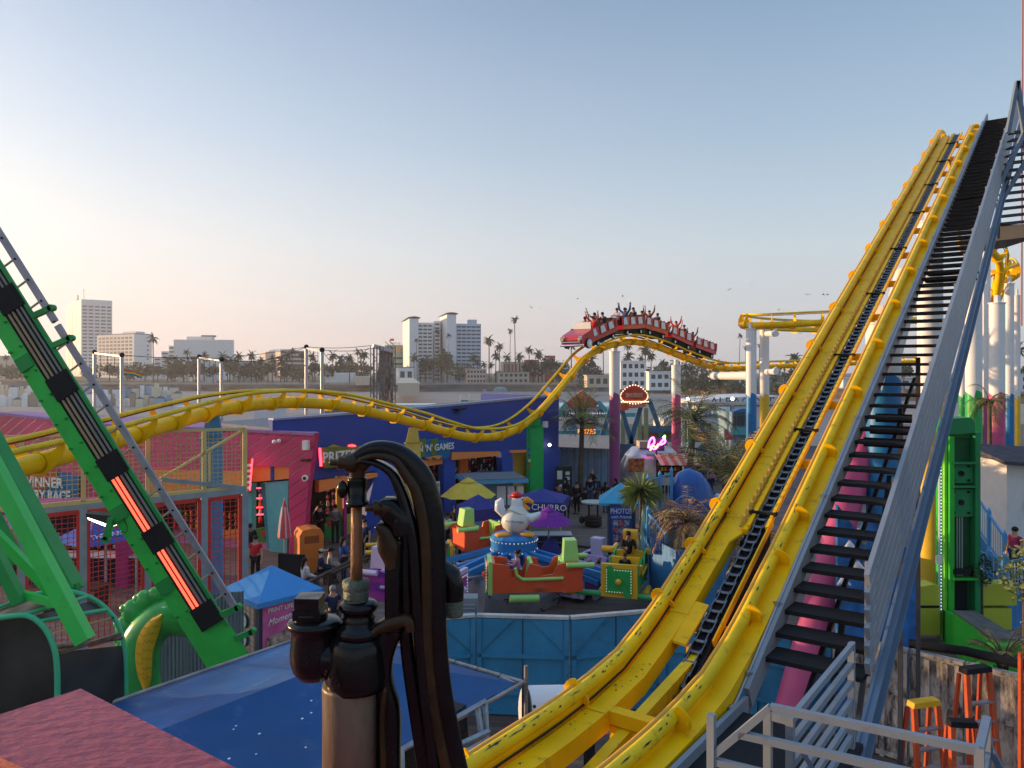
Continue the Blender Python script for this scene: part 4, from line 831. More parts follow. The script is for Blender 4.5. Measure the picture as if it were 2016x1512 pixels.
# ================================================================ ship ride, cage, dragon, LED arm
gpt = mat('kelly_green_paint', (.035,.50,.075), .36, var=.14, scale=1.5, coat=.15, dirt=.35, dirtcol=(.03,.16,.03), bump=.06); gdk = mat('mid_green_paint', (.02,.27,.06), .4, var=.15, scale=2)
DA = 12.4; KA = DA/9
def A2(cx, cy, off, dep=0.0): return P(cx+.847*off, cy-.532*off, DA)+V((0,dep,0))
ctr = lambda s: (22+.532*s, 589+.847*s)
arm = thing('lighted_boom', 'long green steel boom with light tubes in a black channel crossing the left side', 'ride boom', A2(*ctr(860), 0))
def strip(name, m, o0, o1, d0, d1, s0, s1, n=1):
    b = MB(); vs = []
    for s in (s0, s1):
        for o, d in ((o0,d0),(o1,d0),(o1,d1),(o0,d1)): vs.append(A2(*ctr(s), o, d))
    b.add(vs, [(0,1,2,3),(7,6,5,4),(0,4,5,1),(1,5,6,2),(2,6,7,3),(3,7,4,0)]); return b.build(name, m, arm)
b = MB(); sec = [(24,0),(-28,0),(-64,.06),(-85,.6),(-30,.6)]; vs = [A2(*ctr(s), o, d) for s in (-420, 950) for o, d in sec]
b.add(vs, [(4,3,2,1,0),(5,6,7,8,9)]+[(i,(i+1)%5,5+(i+1)%5,5+i) for i in range(5)]); b.build('box_beam', gpt, arm)
strip('edge_flange', gdk, 17, 24, -.05, 0, -420, 770); strip('light_channel', blk, -27, 17, -.012, 0, -420, 752)
boxes = [-185,0,199,384,552,731]
for k in range(len(boxes)):
    s0 = boxes[k]; strip('junction_box', blk, -26, 22, -.075, -.01, s0-24, s0+24)
tubeoff = mat('unlit_light_tube', (.36,.24,.14), .35, var=.1); tubegr = mat('unlit_grey_tube', (.22,.20,.17), .35, var=.1); tubeon = mat('lit_red_tube', (.9,.12,.06), .4, var=0, emit=(1,.085,.045), es=1.1)
for k in range(len(boxes)-1):
    for j, o in enumerate((-18,-9,1,10)):
        b = MB(); b.tube([A2(*ctr(boxes[k]+22), o, -.03), A2(*ctr(boxes[k+1]-22), o, -.03)], 2.7*DA/FPX, 7)
        b.build('light_tube', tubeon if (k >= 3 and j < 2) else (tubeoff if j < 2 else tubegr), arm)
for s, L in ((52,60),(122,60),(745,58),(800,56),(470,-92)):
    b = MB(); q = A2(*ctr(s), 20 if L > 0 else -60, -.02); e = A2(*ctr(s+(6 if L > 0 else 30)), L, -.02); b.beam(q, e, .085, .1, (0,1,0)); b.cyl(e-V((0,.05,0)), e+V((0,.05,0)), .055, 12); b.build('bracket', gdk, arm)
for s_ in range(-360,760,56):
    for o_ in (-34,-58): b = MB(); q = A2(*ctr(s_), o_, .0); b.cyl(q-V((0,.02,0)), q+V((0,.03,0)), .022, 8); b.build('bolt', gdk, arm)
for s_ in (120,470,640): strip('splice_plate', gdk, -60, -30, -.014, .05, s_-14, s_+14)
lad = thing('boom_ladder', 'slim grey ladder running up beside the green boom', 'ladder', A2(*ctr(740), 50))
al_m = mat('dull_aluminium', (.30,.28,.31), .4, .4, var=.2, scale=4)
for s0, s1 in ((-420,85),(93,745)):
    b = MB(); b.beam(A2(*ctr(s0), 51, -.02), A2(*ctr(s1), 51, -.02), .075*KA, .05, (0,1,0)); b.build('rail', al_m, lad)
k = -400
while k < 740:
    if abs(k-89) > 12: b = MB(); b.tube([A2(*ctr(k), 24, -.02), A2(*ctr(k-2), 50, -.02)], .018, 6); b.build('rung', mat('tan_rung', (.40,.33,.22), .5), lad)
    b = MB(); e = A2(*ctr(k), 51, -.058); b.cyl(e, e+V((0,.02,0)), .018, 8); b.build('rung_end', blk, lad); k += 48.5
# floodlight
fl = thing('floodlight', 'lit floodlight hanging under the green boom in front of the red mesh', 'floodlight', P(205,1022,12.5))
b = MB(); b.prism([P(168,1011,12.5),P(240,1018,12.5),P(236,1030,12.5),P(222,1036,12.5),P(170,1018,12.5)], V((0,.22,0))); b.build('housing', mat('dark_grey_housing', (.03,.03,.035), .5), fl)
b = MB(); b.prism([P(172,1019,12.52),P(221,1037,12.52),P(214,1039,12.52),P(174,1023,12.52)], V((0,.16,0))); b.build('lamp_panel', mat('lit_lamp', (1,1,1), .5, var=0, emit=(1,.93,.72), es=4), fl)
b = MB(); b.tube(catmull([P(228,1018,12.45),P(242,1022,12.4),P(250,1036,12.4),P(248,1048,12.4),P(240,1046,12.4)],5), .006, 5); b.build('cable', blk, fl)
# ship ride legs
rd_ = thing('ship_ride_frame', 'green square steel legs of the swinging ship ride at the left edge', 'ride frame', P(60,1180,10))
for (x0,y0,x1,y1,w_,D0,D1,m) in ((-60,830,168,1262,.17,9.2,9.0,gpt),(-60,800,140,1166,.27,10.6,10.2,gdk),(-60,940,30,1110,.2,10.9,10.9,gdk),(-20,1040,104,1166,.11,9.6,9.6,gpt),(-30,1050,40,1186,.13,9.2,9.2,gdk),(30,1166,116,1190,.085,9.3,9.2,gpt),(60,1130,148,1160,.08,10,10.2,gdk)):
    b = MB(); b.beam(P(x0,y0,D0), P(x1,y1,D1), w_, w_, (0,-1,.1)); b.build('leg' if w_ > .1 else 'crossbeam', m, rd_)
b = MB(); q = P(146,1164,10.1); b.prism([P(130,1150,10.1),P(150,1150,10.1),P(150,1168,10.1),P(120,1172,10.1)], V((0,.1,0))); b.build('foot_bracket', gdk, rd_)
# cage
cage = thing('ride_cage', 'rounded cage with pale green tube arches and dark mesh panels at lower left', 'cage', P(60,1300,9.4))
def archpts(xs, D): return catmull([P(x,y,D) for x,y in xs], 6)
cgm = mat('pale_green_tube', (.06,.42,.20), .35, var=.1)
a1 = archpts([(-150,1240),(-60,1222),(0,1216),(50,1212),(80,1228),(102,1262),(112,1310),(113,1420)], 8.9)
a2 = archpts([(20,1182),(80,1168),(131,1163),(180,1178),(215,1205),(236,1240),(246,1300),(247,1420)], 10.0)
for a in (a1, a2): b = MB(); b.tube(a, .033, 8, up=(0,1,0)); b.build('arch_tube', cgm, cage)
for f in (.10,.42,.56,.78):
    i = int(f*(len(a1)-1)); b = MB(); b.tube([a1[i], a2[i]], .026, 8); b.build('cross_tube', cgm if f < .7 else galv, cage)
mesh_m = mat('dark_mesh_panel', (.05,.048,.04), .32, .35, var=.5, scale=1.5, bump=.05)
def cell(i0, i1, name='mesh_panel'):
    n = i1-i0; b = MB(); vs = []
    for i in range(i0, i1+1): vs += [a1[i]+V((0,.03,-.03)), a2[i]+V((0,-.03,-.03))]
    b.add(vs, [(2*i,2*i+1,2*i+3,2*i+2) for i in range(n)], 0, True); b.build(name, mesh_m, cage)
n = len(a1)-1; i1 = int(.42*n); i2 = int(.56*n); i3 = int(.78*n); cell(i1+1,i2-1); cell(0,i1-1); cell(i3+1,n)
b = MB(); b.add([p+V((0,.04,0)) for p in a1[10:]]+[P(-160,1420,8.94),P(-160,1242,8.94)], [tuple(range(len(a1)-10+2))]); b.build('end_panel', mesh_m, cage)
b = MB(); b.beam(P(116,1285,8.95), P(236,1248,9.9), .05, .04); b.build('hinge_rail', galv, cage)
b = MB(); b.beam(P(104,1246,12.5), P(222,1216,9.9), .03, .02); b.build('latch_bar', blk, cage)
# dragon
drg = thing('dragon_figurehead', 'green dragon figurehead with a yellow scaled belly beside the mesh cage', 'dragon figure', P(280,1380,9.6))
gskin = mat('glossy_dragon_green', (.03,.33,.07), .25, var=.25, scale=3, coat=.5)
DD = 13.2; px_ = [(286,1410,36),(278,1350,37),(275,1300,38),(282,1258,38),(308,1226,37),(338,1213,37),(368,1222,33),(392,1240,20),(402,1250,8)]
cp = catmull([P(x,y,DD) for x,y,_ in px_], 5); rp = catmull([V((r,0,0)) for *_, r in px_], 5)
b = MB(); b.tube(cp, [q.x*DD/FPX for q in rp], 18, up=(0,1,0)); b.build('neck_and_head', gskin, drg)
belly = mat('yellow_belly', (.60,.36,.02), .35, var=.12, scale=3, bump=.2)
L1_ = catmull([P(x,y,DD) for x,y in ((318,1208),(298,1218),(280,1238),(269,1262),(266,1295),(271,1330),(284,1364))], 5); L2_ = catmull([P(x,y,DD) for x,y in ((319,1212),(317,1232),(309,1256),(301,1284),(299,1312),(297,1340),(286,1366))], 5); b = MB(); vs = []
for i in range(len(L1_)):
    for j in range(7): f = j/6; q = L1_[i].lerp(L2_[i], f); k_ = (DD-.335-.05*sin(pi*f))/DD; vs.append(V((q.x*k_, q.y*k_, H+(q.z-H)*k_)))
b.add(vs, [(i*7+j,(i+1)*7+j,(i+1)*7+j+1,i*7+j+1) for i in range(len(L1_)-1) for j in range(6)], 0, True); b.build('belly', belly, drg)
b = MB()
for i in range(4, len(L1_)-4, 3):
    for j in (.25,.55,.85):
        q = L1_[i].lerp(L2_[i], j); k_ = (DD-.39)/DD; q = V((q.x*k_, q.y*k_, H+(q.z-H)*k_+(int(j*4)%2)*.05)); w_ = .05; b.tube([q+V((-w_,0,.02)), q+V((0,-.004,-.015)), q+V((w_,0,.02))], .005, 4)
b.build('scale_line', mat('dark_yellow_line', (.30,.17,.02), .6), drg, kind='stuff')
for x, y, r in ((246,1268,21),(248,1236,23),(262,1207,25),(286,1186,23),(308,1176,20),(330,1170,16)):
    b = MB(); s = r*DD/FPX; o = P(x,y,DD); b.ball(o, (s*.95,s*.5,s*1.1), 12); b.ball(o+V((-s*.6,0,s*.35)), (s*.5,s*.35,s*.4), 10); b.build('spine_knob', gskin, drg)
b = MB(); b.ball(P(367,1230,DD-.36), (.07,.03,.09), 10); b.build('eye', mat('red_eye', (.35,.03,.03), .3), drg)
b = MB(); b.prism([P(372,1246,DD-.35),P(402,1252,DD-.35),P(406,1262,DD-.35),P(392,1262,DD-.35),P(372,1256,DD-.35)], V((0,.1,0))); b.build('lower_jaw_bracket', cgm, drg)
# corrugated wall behind
cor = mat('corrugated_sheet', (.20,.24,.27), .5, .3, var=.15, scale=2)
b = MB(); w0 = Wall((P(282,730,14.6).x,14.6),(P(492,730,15.1).x,15.1)); vs = []; N_ = 80
for i in range(N_+1):
    f = i/N_; q = w0.p+w0.u*(f*1.8)+w0.n*(.02*sin(i*2.2)); vs += [V((q.x,q.y,0)), V((q.x,q.y,3.3))]
b.add(vs, [(2*i,2*i+2,2*i+3,2*i+1) for i in range(N_)]); b.build('corrugated_wall', cor, None, (w0.p.x,w0.p.y,0), 'grey corrugated metal screen behind the dragon figurehead', 'metal screen')
# ================================================================ arcade buildings
siding = planks('pink_diagonal_siding', (.66,.040,.165), .34, 60, rot=radians(-45), var=.03, rough=.55, gap=(.18,.015,.06), gapw=.05, plane='len')
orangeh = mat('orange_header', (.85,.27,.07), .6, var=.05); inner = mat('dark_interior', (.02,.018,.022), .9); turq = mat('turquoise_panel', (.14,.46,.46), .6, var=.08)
bluew = mat('deep_blue_stucco', (.035,.068,.30), .7, var=.06, scale=.6, bump=.2, bscale=12); bluew2 = mat('lighter_blue_pillar', (.03,.08,.38), .6, var=.06)
neon = mat('red_neon', (1,.1,.1), .5, var=0, emit=(1,.03,.05), es=3.0); mauve = mat('mauve_cap', (.35,.16,.32), .6)
W1 = Wall((-23.9,36.5),(-8,31.6)); W2 = Wall((-9.5,32.8),(2.5,46))
pk = thing('pink_arcade', 'magenta arcade building with diagonal siding and orange headers at the left', 'arcade building', (-14,33.5,0))
b = MB(); W1.poly(b, [(-40,805),(0,812),(215,835),(430,843),(628,853),(616,948),(577,948),(577,917),(494,917),(494,950),(300,975),(-40,995)], -.3, 0); b.build('wall', siding, pk)
b = MB(); W1.poly(b, [(577,946),(616,946),(603,1096),(577,1096)], -.3, .01); b.build('pillar', siding, pk)
b = MB(); W1.poly(b, [(577,946),(566,950),(566,1094),(577,1098)], -1.2, -.3); b.build('pillar_return', mauve, pk)
b = MB(); W1.poly(b, [(-40,803),(0,810),(215,833),(430,841),(629,851),(628,856),(430,846),(215,838),(0,815),(-40,808)], -.35, .05); b.build('roof_cap', mauve, pk)
b = MB(); W1.poly(b, [(490,917),(577,914),(577,941),(490,949)], -.32, -.1); b.build('header', orangeh, pk)
b = MB(); W1.poly(b, [(300,925),(492,928),(492,968),(300,985)], .0, .1); b.build('header', orangeh, pk)
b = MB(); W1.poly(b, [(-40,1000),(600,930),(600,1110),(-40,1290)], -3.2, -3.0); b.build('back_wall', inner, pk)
b = MB(); W1.poly(b, [(530,949),(576,944),(573,1093),(540,1096)], -.5, -.2); b.build('slanted_panel', turq, pk)
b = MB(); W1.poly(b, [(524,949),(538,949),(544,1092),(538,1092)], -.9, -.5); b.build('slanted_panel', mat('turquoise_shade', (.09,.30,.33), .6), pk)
b = MB(); W1.poly(b, [(491,951),(505,950),(504,1042),(491,1046)], -.5, -.2); b.build('slanted_panel', turq, pk)
b = MB(); W1.poly(b, [(507,1040),(540,1034),(540,1085),(514,1090)], -1.6, -1.4); b.build('counter', mat('green_counter', (.05,.25,.06), .6), pk)
b = MB(); W1.poly(b, [(512,1046),(528,1043),(520,1060)], -1.4, -1.37); W1.poly(b, [(530,1050),(539,1048),(539,1066)], -1.4, -1.37); b.build('counter_triangles', mat('red_triangle', (.5,.05,.03), .6), pk)
for y in (960,980,998,1012):
    b = MB(); W1.poly(b, [(506,y),(531,y-1),(531,y+1),(506,y+2)], -1.9, -1.85); b.build('neon_shelf', neon, pk)
pcol = [mat('plush_'+n, c, .9, var=.2) for n, c in (('red',(.45,.03,.03)),('orange',(.6,.18,.03)),('white',(.55,.52,.5)),('black',(.03,.03,.035)),('blue',(.04,.09,.35)),('yellow',(.6,.42,.05)),('green',(.06,.3,.08)),('pink',(.55,.15,.3)))]
def toys(W, x0, y0, x1, y1, d, idx, label, n=None, s=.13, rows=None):
    b = MB(); a = W.at(x0,y0,d); c = W.at(x1,y1,d); L = (V((c.x,c.y,0))-V((a.x,a.y,0))).length; hh = a.z-c.z; rows = rows or max(2,int(hh/(s*2.1))); cols = max(2,int(L/(s*2.0)))
    for i in range(rows):
        for j in range(cols):
            o = V((a.x,a.y,0))+W.u*(L*(j+.5)/cols*(1 if (c-a).dot(W.u) > 0 else -1))+V((0,0,c.z+hh*(i+.45)/rows)); m = R.choice(idx); k = R.uniform(.75,1.1)
            b.ball(o+V((0,0,-s*.3)), (s*.62*k,s*.6*k,s*.75*k), 5, m); b.ball(o+V((R.uniform(-.02,.02),0,s*.55)), s*.5*k, 5, R.choice((m,m,R.choice(idx))))
    return b.build('plush_toys', pcol, None, tuple(W.at((x0+x1)/2,y1,d)), label, 'plush toys', kind='stuff')
toys(W1, 507,955,530,1032, -2.2, [0,2,3,4,1], 'plush prizes on red lit shelves beside the turquoise panel', s=.16)
toys(W1, 320,1000,470,1090, -2.6, [1,5,0,6,7], 'orange and yellow plush prizes behind the right part of the red mesh', s=.15)
for (x0,y0,x1,y1,nm,m) in ((40,1010,120,1200,'magenta_panel',siding),(255,1010,292,1180,'magenta_panel',mat('magenta_plain',(.40,.03,.18),.6)),(405,985,440,1130,'blue_panel',mat('bright_blue_panel',(.04,.10,.42),.6)),(125,1060,255,1072,'white_shelf',white)):
    b = MB(); W1.poly(b, [(x0,y0),(x1,y0),(x1,y1),(x0,y1)], -2.4, -2.3); b.build(nm, m, pk)
b = MB(); W1.poly(b, [(480,1040),(395,1050),(395,1140),(480,1120)], -1.9, -1.7); b.build('counter', orangeh, pk)
WS = Wall((P(20,1,28).x,29.1),(P(310,1,28).x,29.1)); toys(WS, 45,1045,250,1100, .1, [0,1,5,3,2,7,4], 'plush prizes on the shelves of the dark game stall behind the red mesh', s=.14)
# winner sign
sg = thing('race_game_sign', 'blue and red sign reading WINNER EVERY RACE behind the yellow net', 'sign', W1.at(100,1000,.2))
b = MB(); W1.poly(b, [(18,945),(105,925),(160,938),(152,1003),(18,1008)], .05, .2); b.build('blue_board', mat('sign_blue', (.02,.16,.32), .5), sg)
b = MB(); W1.poly(b, [(40,940),(112,922),(116,948),(82,965),(70,985),(30,990)], .2, .24); b.build('red_field', mat('sign_red', (.50,.05,.03), .5), sg)
b = MB(); W1.poly(b, [(50,996),(160,988),(170,998),(70,1018)], .2, .24); b.build('yellow_scroll', mat('sign_yellow', (.7,.4,.05), .5), sg)
wl = mat('white_lettering', (.8,.8,.76), .5)
text('WINNER', .62, W1.at(82,950,.27), W1.u, (0,0,1), sg, wl, bold=.03); text('EVERY RACE', .62, W1.at(88,976,.27), W1.u+V((0,0,.02)), (0,0,1), sg, wl, bold=.03, wide=.86)
# wall fixtures on the pink building
for nm, pts, m, lb in (('wall_speaker', [(600,867),(610,867),(610,885),(600,885)], white, 'white box speaker high on the magenta wall'), ('wall_lamp', [(596,904),(612,903),(612,907),(598,908)], blk, 'black oval wall lamp under the white speaker')):
    b = MB(); W1.poly(b, pts, 0, .2); b.build(nm, m, None, tuple(W1.at(605,pts[0][1],0)), lb, 'wall fixture')
b = MB(); o = W1.at(602,941,.05); b.cyl(o, o+W1.n*.1, .13, 14); q = b.build('security_camera', white, None, tuple(o), 'round white dome camera on the magenta pillar', 'camera'); b = MB(); b.ball(o+W1.n*.12, .07, 10); b.build('lens', blk, q)
b = MB(); o = W1.at(550,869,.05)
b.cyl(o, o+W1.n*.15, .05, 8); b.ball(o+W1.n*.2+V((-.1,0,0)), .09, 8); b.ball(o+W1.n*.2+V((.1,0,.03)), .09, 8); b.build('twin_spotlight', white, None, tuple(o), 'small white twin spotlight on the magenta wall', 'spotlight')
b = MB(); W1.poly(b, [(484,905),(497,903),(497,912),(492,965),(486,965)], .3, .4); q = b.build('arrow_sign', mat('sign_red', (1,1,1)), None, tuple(W1.at(490,960,.3)), 'narrow red and white striped neon arrow sign at the corner of the netted frame', 'sign')
for k in range(5): b = MB(); W1.poly(b, [(487,914+11*k),(495,913+11*k),(495,918+11*k),(487,919+11*k)], .4, .43); b.build('stripe', wl, q)
b = MB(); W1.poly(b, [(497,903),(498.5,903),(493.5,965),(492,965)], .4, .45); b.build('neon_edge', neon, q)
# body of the pink building behind its facade
b = MB(); p0 = W1.at(-40,812,-.35); p1 = W1.at(628,853,-.35); bk = V((-.29,.957,0))*5.5
b.prism([V((p0.x,p0.y,0)), V((p1.x,p1.y,0)), V((p1.x,p1.y,0))+bk, V((p0.x,p0.y,0))+bk], V((0,0,.05))); b.prism([V((p0.x,p0.y,p0.z-.5)), V((p1.x,p1.y,p1.z-.35)), V((p1.x,p1.y,p1.z-.35))+bk, V((p0.x,p0.y,p0.z-.5))+bk], V((0,0,.3)))
q = p1-W1.u*.6; b.build('roof', mauve, pk)
b = MB(); b.prism([V((q.x,q.y,0)), V((q.x,q.y,0))+bk*.6, V((q.x,q.y,0))+bk*.6+W1.u*.2, V((q.x,q.y,0))+W1.u*.2], V((0,0,p1.z-.4))); b.build('side_wall', siding, pk)
# ---- blue building
bl = thing('blue_arcade', 'deep blue arcade building with open game stalls behind the coaster track', 'arcade building', (-4,39,0))
b = MB(); W2.poly(b, [(529,826),(640,818),(860,800),(1093,778),(1092,888),(972,889),(880,893),(828,905),(735,925),(600,945),(529,945)], -.3, 0); b.build('wall', bluew, bl)
b = MB(); W2.poly(b, [(528,823),(640,815),(860,797),(1094,775),(1094,779),(860,801),(640,819),(528,827)], -.35, .06); b.build('roof_cap', mat('grey_blue_cap', (.25,.27,.38), .5), bl)
for pts in ([(735,900),(788,905),(770,1075),(700,1075),(712,1000)],[(862,890),(885,892),(887,1036),(864,1040)],[(975,884),(998,884),(1000,965),(982,968)],[(1040,884),(1093,884),(1086,980),(1040,990)]):
    b = MB(); W2.poly(b, pts, -.4, .03); b.build('pillar', bluew2, bl)
q = W2.at(1093,778,-.3); zq = q.z; q = V((q.x,q.y,0)); b = MB(); b.prism([q, q-W2.n*6, q-W2.n*6-W2.u*.3, q-W2.u*.3], V((0,0,zq-.02))); b.build('end_wall', bluew, bl)
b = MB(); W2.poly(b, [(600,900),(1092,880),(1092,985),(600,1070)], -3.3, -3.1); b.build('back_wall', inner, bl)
p0 = W2.at(529,828,-.35); p1 = W2.at(1092,780,-.35); bk = -W2.n*5
b = MB(); b.prism([p0-V((0,0,.5)), p1-V((0,0,.5)), p1-V((0,0,.5))+bk, p0-V((0,0,.5))+bk], V((0,0,.2))); b.build('roof', mat('grey_roof', (.2,.2,.2)), bl)
for pts in ([(620,945),(735,930),(735,937),(620,968)],[(881,890),(976,888),(976,896),(881,905)],[(825,905),(863,900),(863,912),(825,918)],[(996,886),(1040,885),(1040,889),(996,891)]):
    b = MB(); W2.poly(b, pts, -.2, .12); b.build('header', orangeh, bl)
toys(W2, 828,915,860,1015, -1.2, [0,1,1,0,3], 'orange and red plush prizes hanging beside the yellow pier', s=.15)
toys(W2, 884,905,900,945, -1.2, [1,6,2], 'green and orange plush prizes at the left of the middle stall', s=.14)
toys(W2, 922,898,972,926, -1.6, [0,3,2,2,3], 'red black and white plush prizes in rows in the middle stall', s=.11)
toys(W2, 997,893,1005,940, -1.0, [0,3,7], 'dark plush prizes beside the yellow door panel', s=.13)
toys(W2, 640,940,662,1010, -1.4, [0,7,2,3], 'plush prizes hanging under the green prize sign', s=.15)
toys(W2, 882,920,922,962, -1.9, [3,2,4], 'black and white plush prizes low in the middle stall', s=.12)
oran = mat('orange_panel', (.55,.16,.03), .6); ypan = mat('ochre_panel', (.50,.33,.04), .6, var=.1)
for pts, m, nm, d in (([(902,900),(919,899),(919,962),(902,968)],oran,'orange_panel',-1.0),([(1005,892),(1040,889),(1040,975),(1005,985)],ypan,'yellow_door',-.8),([(660,935),(676,933),(672,1060),(660,1060)],ypan,'yellow_panel',-.9),([(676,1012),(735,1008),(735,1046),(676,1052)],mat('yellow_counter',(.6,.48,.08),.6),'counter',-.6),([(636,1018),(672,1016),(672,1056),(636,1060)],mat('green_counter',(1,1,1)),'counter',-.5),([(640,1022),(656,1020),(648,1040)],mat('red_triangle',(1,1,1)),'counter_triangle',-.48),([(674,940),(680,940),(680,1060),(674,1060)],mat('magenta_plain',(1,1,1)),'post',-.3)):
    b = MB(); W2.poly(b, pts, d-.12, d); b.build(nm, m, bl)
b = MB(); W2.poly(b, [(925,930),(972,926),(972,948),(925,955)], -1.5, -1.2); b.build('game_bench', mat('sea_blue_print', (.05,.25,.42), .5, var=.6, scale=3), bl)
b = MB(); W2.poly(b, [(1048,862),(1062,860),(1060,895),(1048,898)], .05, .2); b.build('side_sign', oran, bl)
for k, (x, y) in enumerate(((1090,880),)):
    b = MB(); o = W2.at(1082,876,.3); b.ball(o, .09, 8); b.build('wall_bulb', mat('warm_bulb', (1,.9,.7), .5, var=0, emit=(1,.72,.38), es=6), None, tuple(o), 'small warm lit bulb on the end pillar of the blue building', 'bulb')
b = MB(); W2.poly(b, [(1068,830),(1074,829),(1074,841),(1068,842)], .25, .45); b.build('wall_speaker', white, None, tuple(W2.at(1071,835,.3)), 'small white speaker on the blue wall right of the green pier', 'wall fixture')
for (x,y,l) in ((900,803,'black shaded lamp near the top of the blue wall'),): b = MB(); W2.poly(b, [(x-10,y+2),(x+8,y-2),(x+6,y+2),(x-8,y+6)], 0, .45); b.build('wall_lamp', blk, None, tuple(W2.at(x,y,0)), l, 'wall fixture')
b = MB(); W2.poly(b, [(858,948),(865,947),(865,980),(858,981)], .06, .1); W2.poly(b, [(859,952),(864,951),(864,958),(859,959)], .1, .12, 1); b.build('notice', [white, ypan], bl)
# signs of the blue building
sg = thing('prize_sign', 'olive green sign reading PRIZES with red neon edges above the stall', 'sign', W2.at(665,900,.2))
b = MB(); W2.poly(b, [(630,881),(705,878),(700,915),(634,921)], .1, .3); b.build('green_board', mat('olive_board', (.17,.20,.035), .5), sg)
b = MB(); W2.poly(b, [(645,880),(655,875),(668,879)], .1, .25); W2.poly(b, [(680,880),(690,873),(705,880)], .1, .25); b.build('yellow_peak', ypan, sg)
b = MB(); W2.poly(b, [(627,882),(629.5,882),(632,917),(629.5,918)], .25, .35); b.build('neon_edge', neon, sg)
b = MB(); W2.poly(b, [(685,876),(697,876),(698,879),(686,879)], .25, .35); b.build('neon_edge', neon, sg)
text('PRIZES', .62, W2.at(668,899,.34), W2.u, (0,0,1), sg, wl, bold=.03, wide=.95)
sg = thing('games_sign', "dark blue sign reading FUN 'N' GAMES with green splashes on the blue building", 'sign', W2.at(855,890,.2))
b = MB(); W2.poly(b, [(826,868),(850,864),(880,868),(881,898),(866,904),(828,900)], .1, .3); b.build('blue_board', mat('sign_blue', (1,1,1)), sg)
for pts in ([(827,866),(838,862),(836,896),(828,902)],[(848,866),(862,862),(858,892),(852,900),(846,890)]): b = MB(); W2.poly(b, pts, .3, .33); b.build('green_splash', mat('olive_board', (1,1,1)), sg)
b = MB(); W2.poly(b, [(836,902),(858,897),(869,897),(862,905),(850,900),(848,905)], .3, .36); b.build('orange_peak', orangeh, sg)
text("FUN 'N' GAMES", .46, W2.at(852,882,.37), W2.u, (0,0,1), sg, wl, bold=.02, wide=.93)
# things on and behind the roofs
b = MB(); W3b = Wall((-16,50),(-6,50))
for (x0,x1,y0,y1,D,l) in ((770,852,797,812,62,'low white roof box behind the blue building'),(500,532,806,838,42,'white roof house left of the blue building'),(340,372,800,812,60,'white box roof behind the yellow hump'),(640,720,800,815,58,'grey flat roof behind the yellow hump')):
    a = P(x0,y0,D); c = P(x1,y1,D); b = MB(); b.box(((a.x+c.x)/2,D+1.5,a.z/2), (c.x-a.x,3,a.z)); b.build('roof_box', white if 'white' in l else mat('grey_roof',(1,1,1)), None, ((a.x+c.x)/2,D+1.5,0), l, 'building')
# ================================================================ netted frame at left
W3 = Wall((-11.75,18.5),(-7.27,21.0))
nf = thing('netted_frame', 'tall steel frame with yellow netting above and red mesh below at left', 'netted frame', (-9.5,19.7,0))
yst = mat('cream_yellow_steel', (.60,.46,.17), .5, var=.1); gst = mat('bolted_grey_steel', (.27,.32,.34), .5, .3, var=.15, scale=3); rst = mat('rust_red_mesh', (.52,.04,.03), .6, var=.15)
def wbeam(x0,y0,x1,y1,w_,m,nm,d=0.0,dep=.08):
    b = MB(); b.beam(W3.at(x0,y0,d), W3.at(x1,y1,d), w_, dep, W3.n); return b.build(nm, m, nf)
posts = (42,164,291,402,482)
for x in posts: wbeam(x, 858-(x-42)*.034, x, 1000-(x-42)*.095, .11, yst, 'yellow_post')
wbeam(42,859,482,844,.07,yst,'top_rail'); wbeam(42,1000,483,960,.12,yst,'middle_rail'); wbeam(38,1011,484,966,.16,gst,'channel_beam',.02)
wbeam(315,943,480,846,.06,yst,'brace'); wbeam(413,885,413,948,.05,yst,'brace'); wbeam(318,944,484,961,.1,gst,'brace',.03)
for x in posts: wbeam(x, 1008-(x-42)*.095, x, 1352-(x-42)*.17, .16, gst, 'grey_post', .0, .16)
def net(m, x0, y0a, y0b, x1, y1a, y1b, cell, th, nm, d=0.0, sag=0):
    a0 = W3.at(x0,y0a,d); a1 = W3.at(x0,y0b,d); c0 = W3.at(x1,y1a,d); c1 = W3.at(x1,y1b,d); b = MB()
    L = V((c0.x-a0.x,c0.y-a0.y,0)).length; nv = int(L/cell); nh = int(abs(a0.z-a1.z)/cell)
    for i in range(nv+1):
        f = i/nv; p = a0.lerp(c0,f); q = a1.lerp(c1,f); mdl = p.lerp(q,.5)+W3.n*R.uniform(-.03,.03)*sag+W3.u*R.uniform(-.02,.02)*sag
        b.tube([p,mdl,q], th, 3, cap=False)
    for j in range(nh+1):
        f = j/nh; p = a0.lerp(a1,f); q = c0.lerp(c1,f); b.tube([p]+[p.lerp(q,k/6)+V((0,0,R.uniform(-.02,.02)*sag)) for k in range(1,6)]+[q], th, 3, cap=False)
    return b.build(nm, m, nf)
ynet = mat('yellow_netting', (.50,.38,.16), .8, var=.1)
for i in range(4):
    x0, x1 = posts[i], posts[i+1]; t = lambda x: 859-(x-42)*.034; u_ = lambda x: 1000-(x-42)*.0925
    net(ynet, x0, t(x0), u_(x0), x1, t(x1), u_(x1), .11, .010, 'netting', .0, 1)
    w0 = lambda x: 1020-(x-42)*.1; w1 = lambda x: 1300-(x-42)*.24
    net(rst, x0+7, w0(x0), w1(x0), x1-7, w0(x1), w1(x1), .125, .0105, 'red_mesh', .03, .4)
    for (a,b_,c,d_) in ((x0+9,w0(x0),x0+9,w1(x0)),(x1-9,w0(x1),x1-9,w1(x1)),(x0+9,w0(x0),x1-9,w0(x1)),(x0+9,w1(x0),x1-9,w1(x1))):
        wbeam(a,b_,c,d_,.11,rst,'mesh_frame',.05,.05)
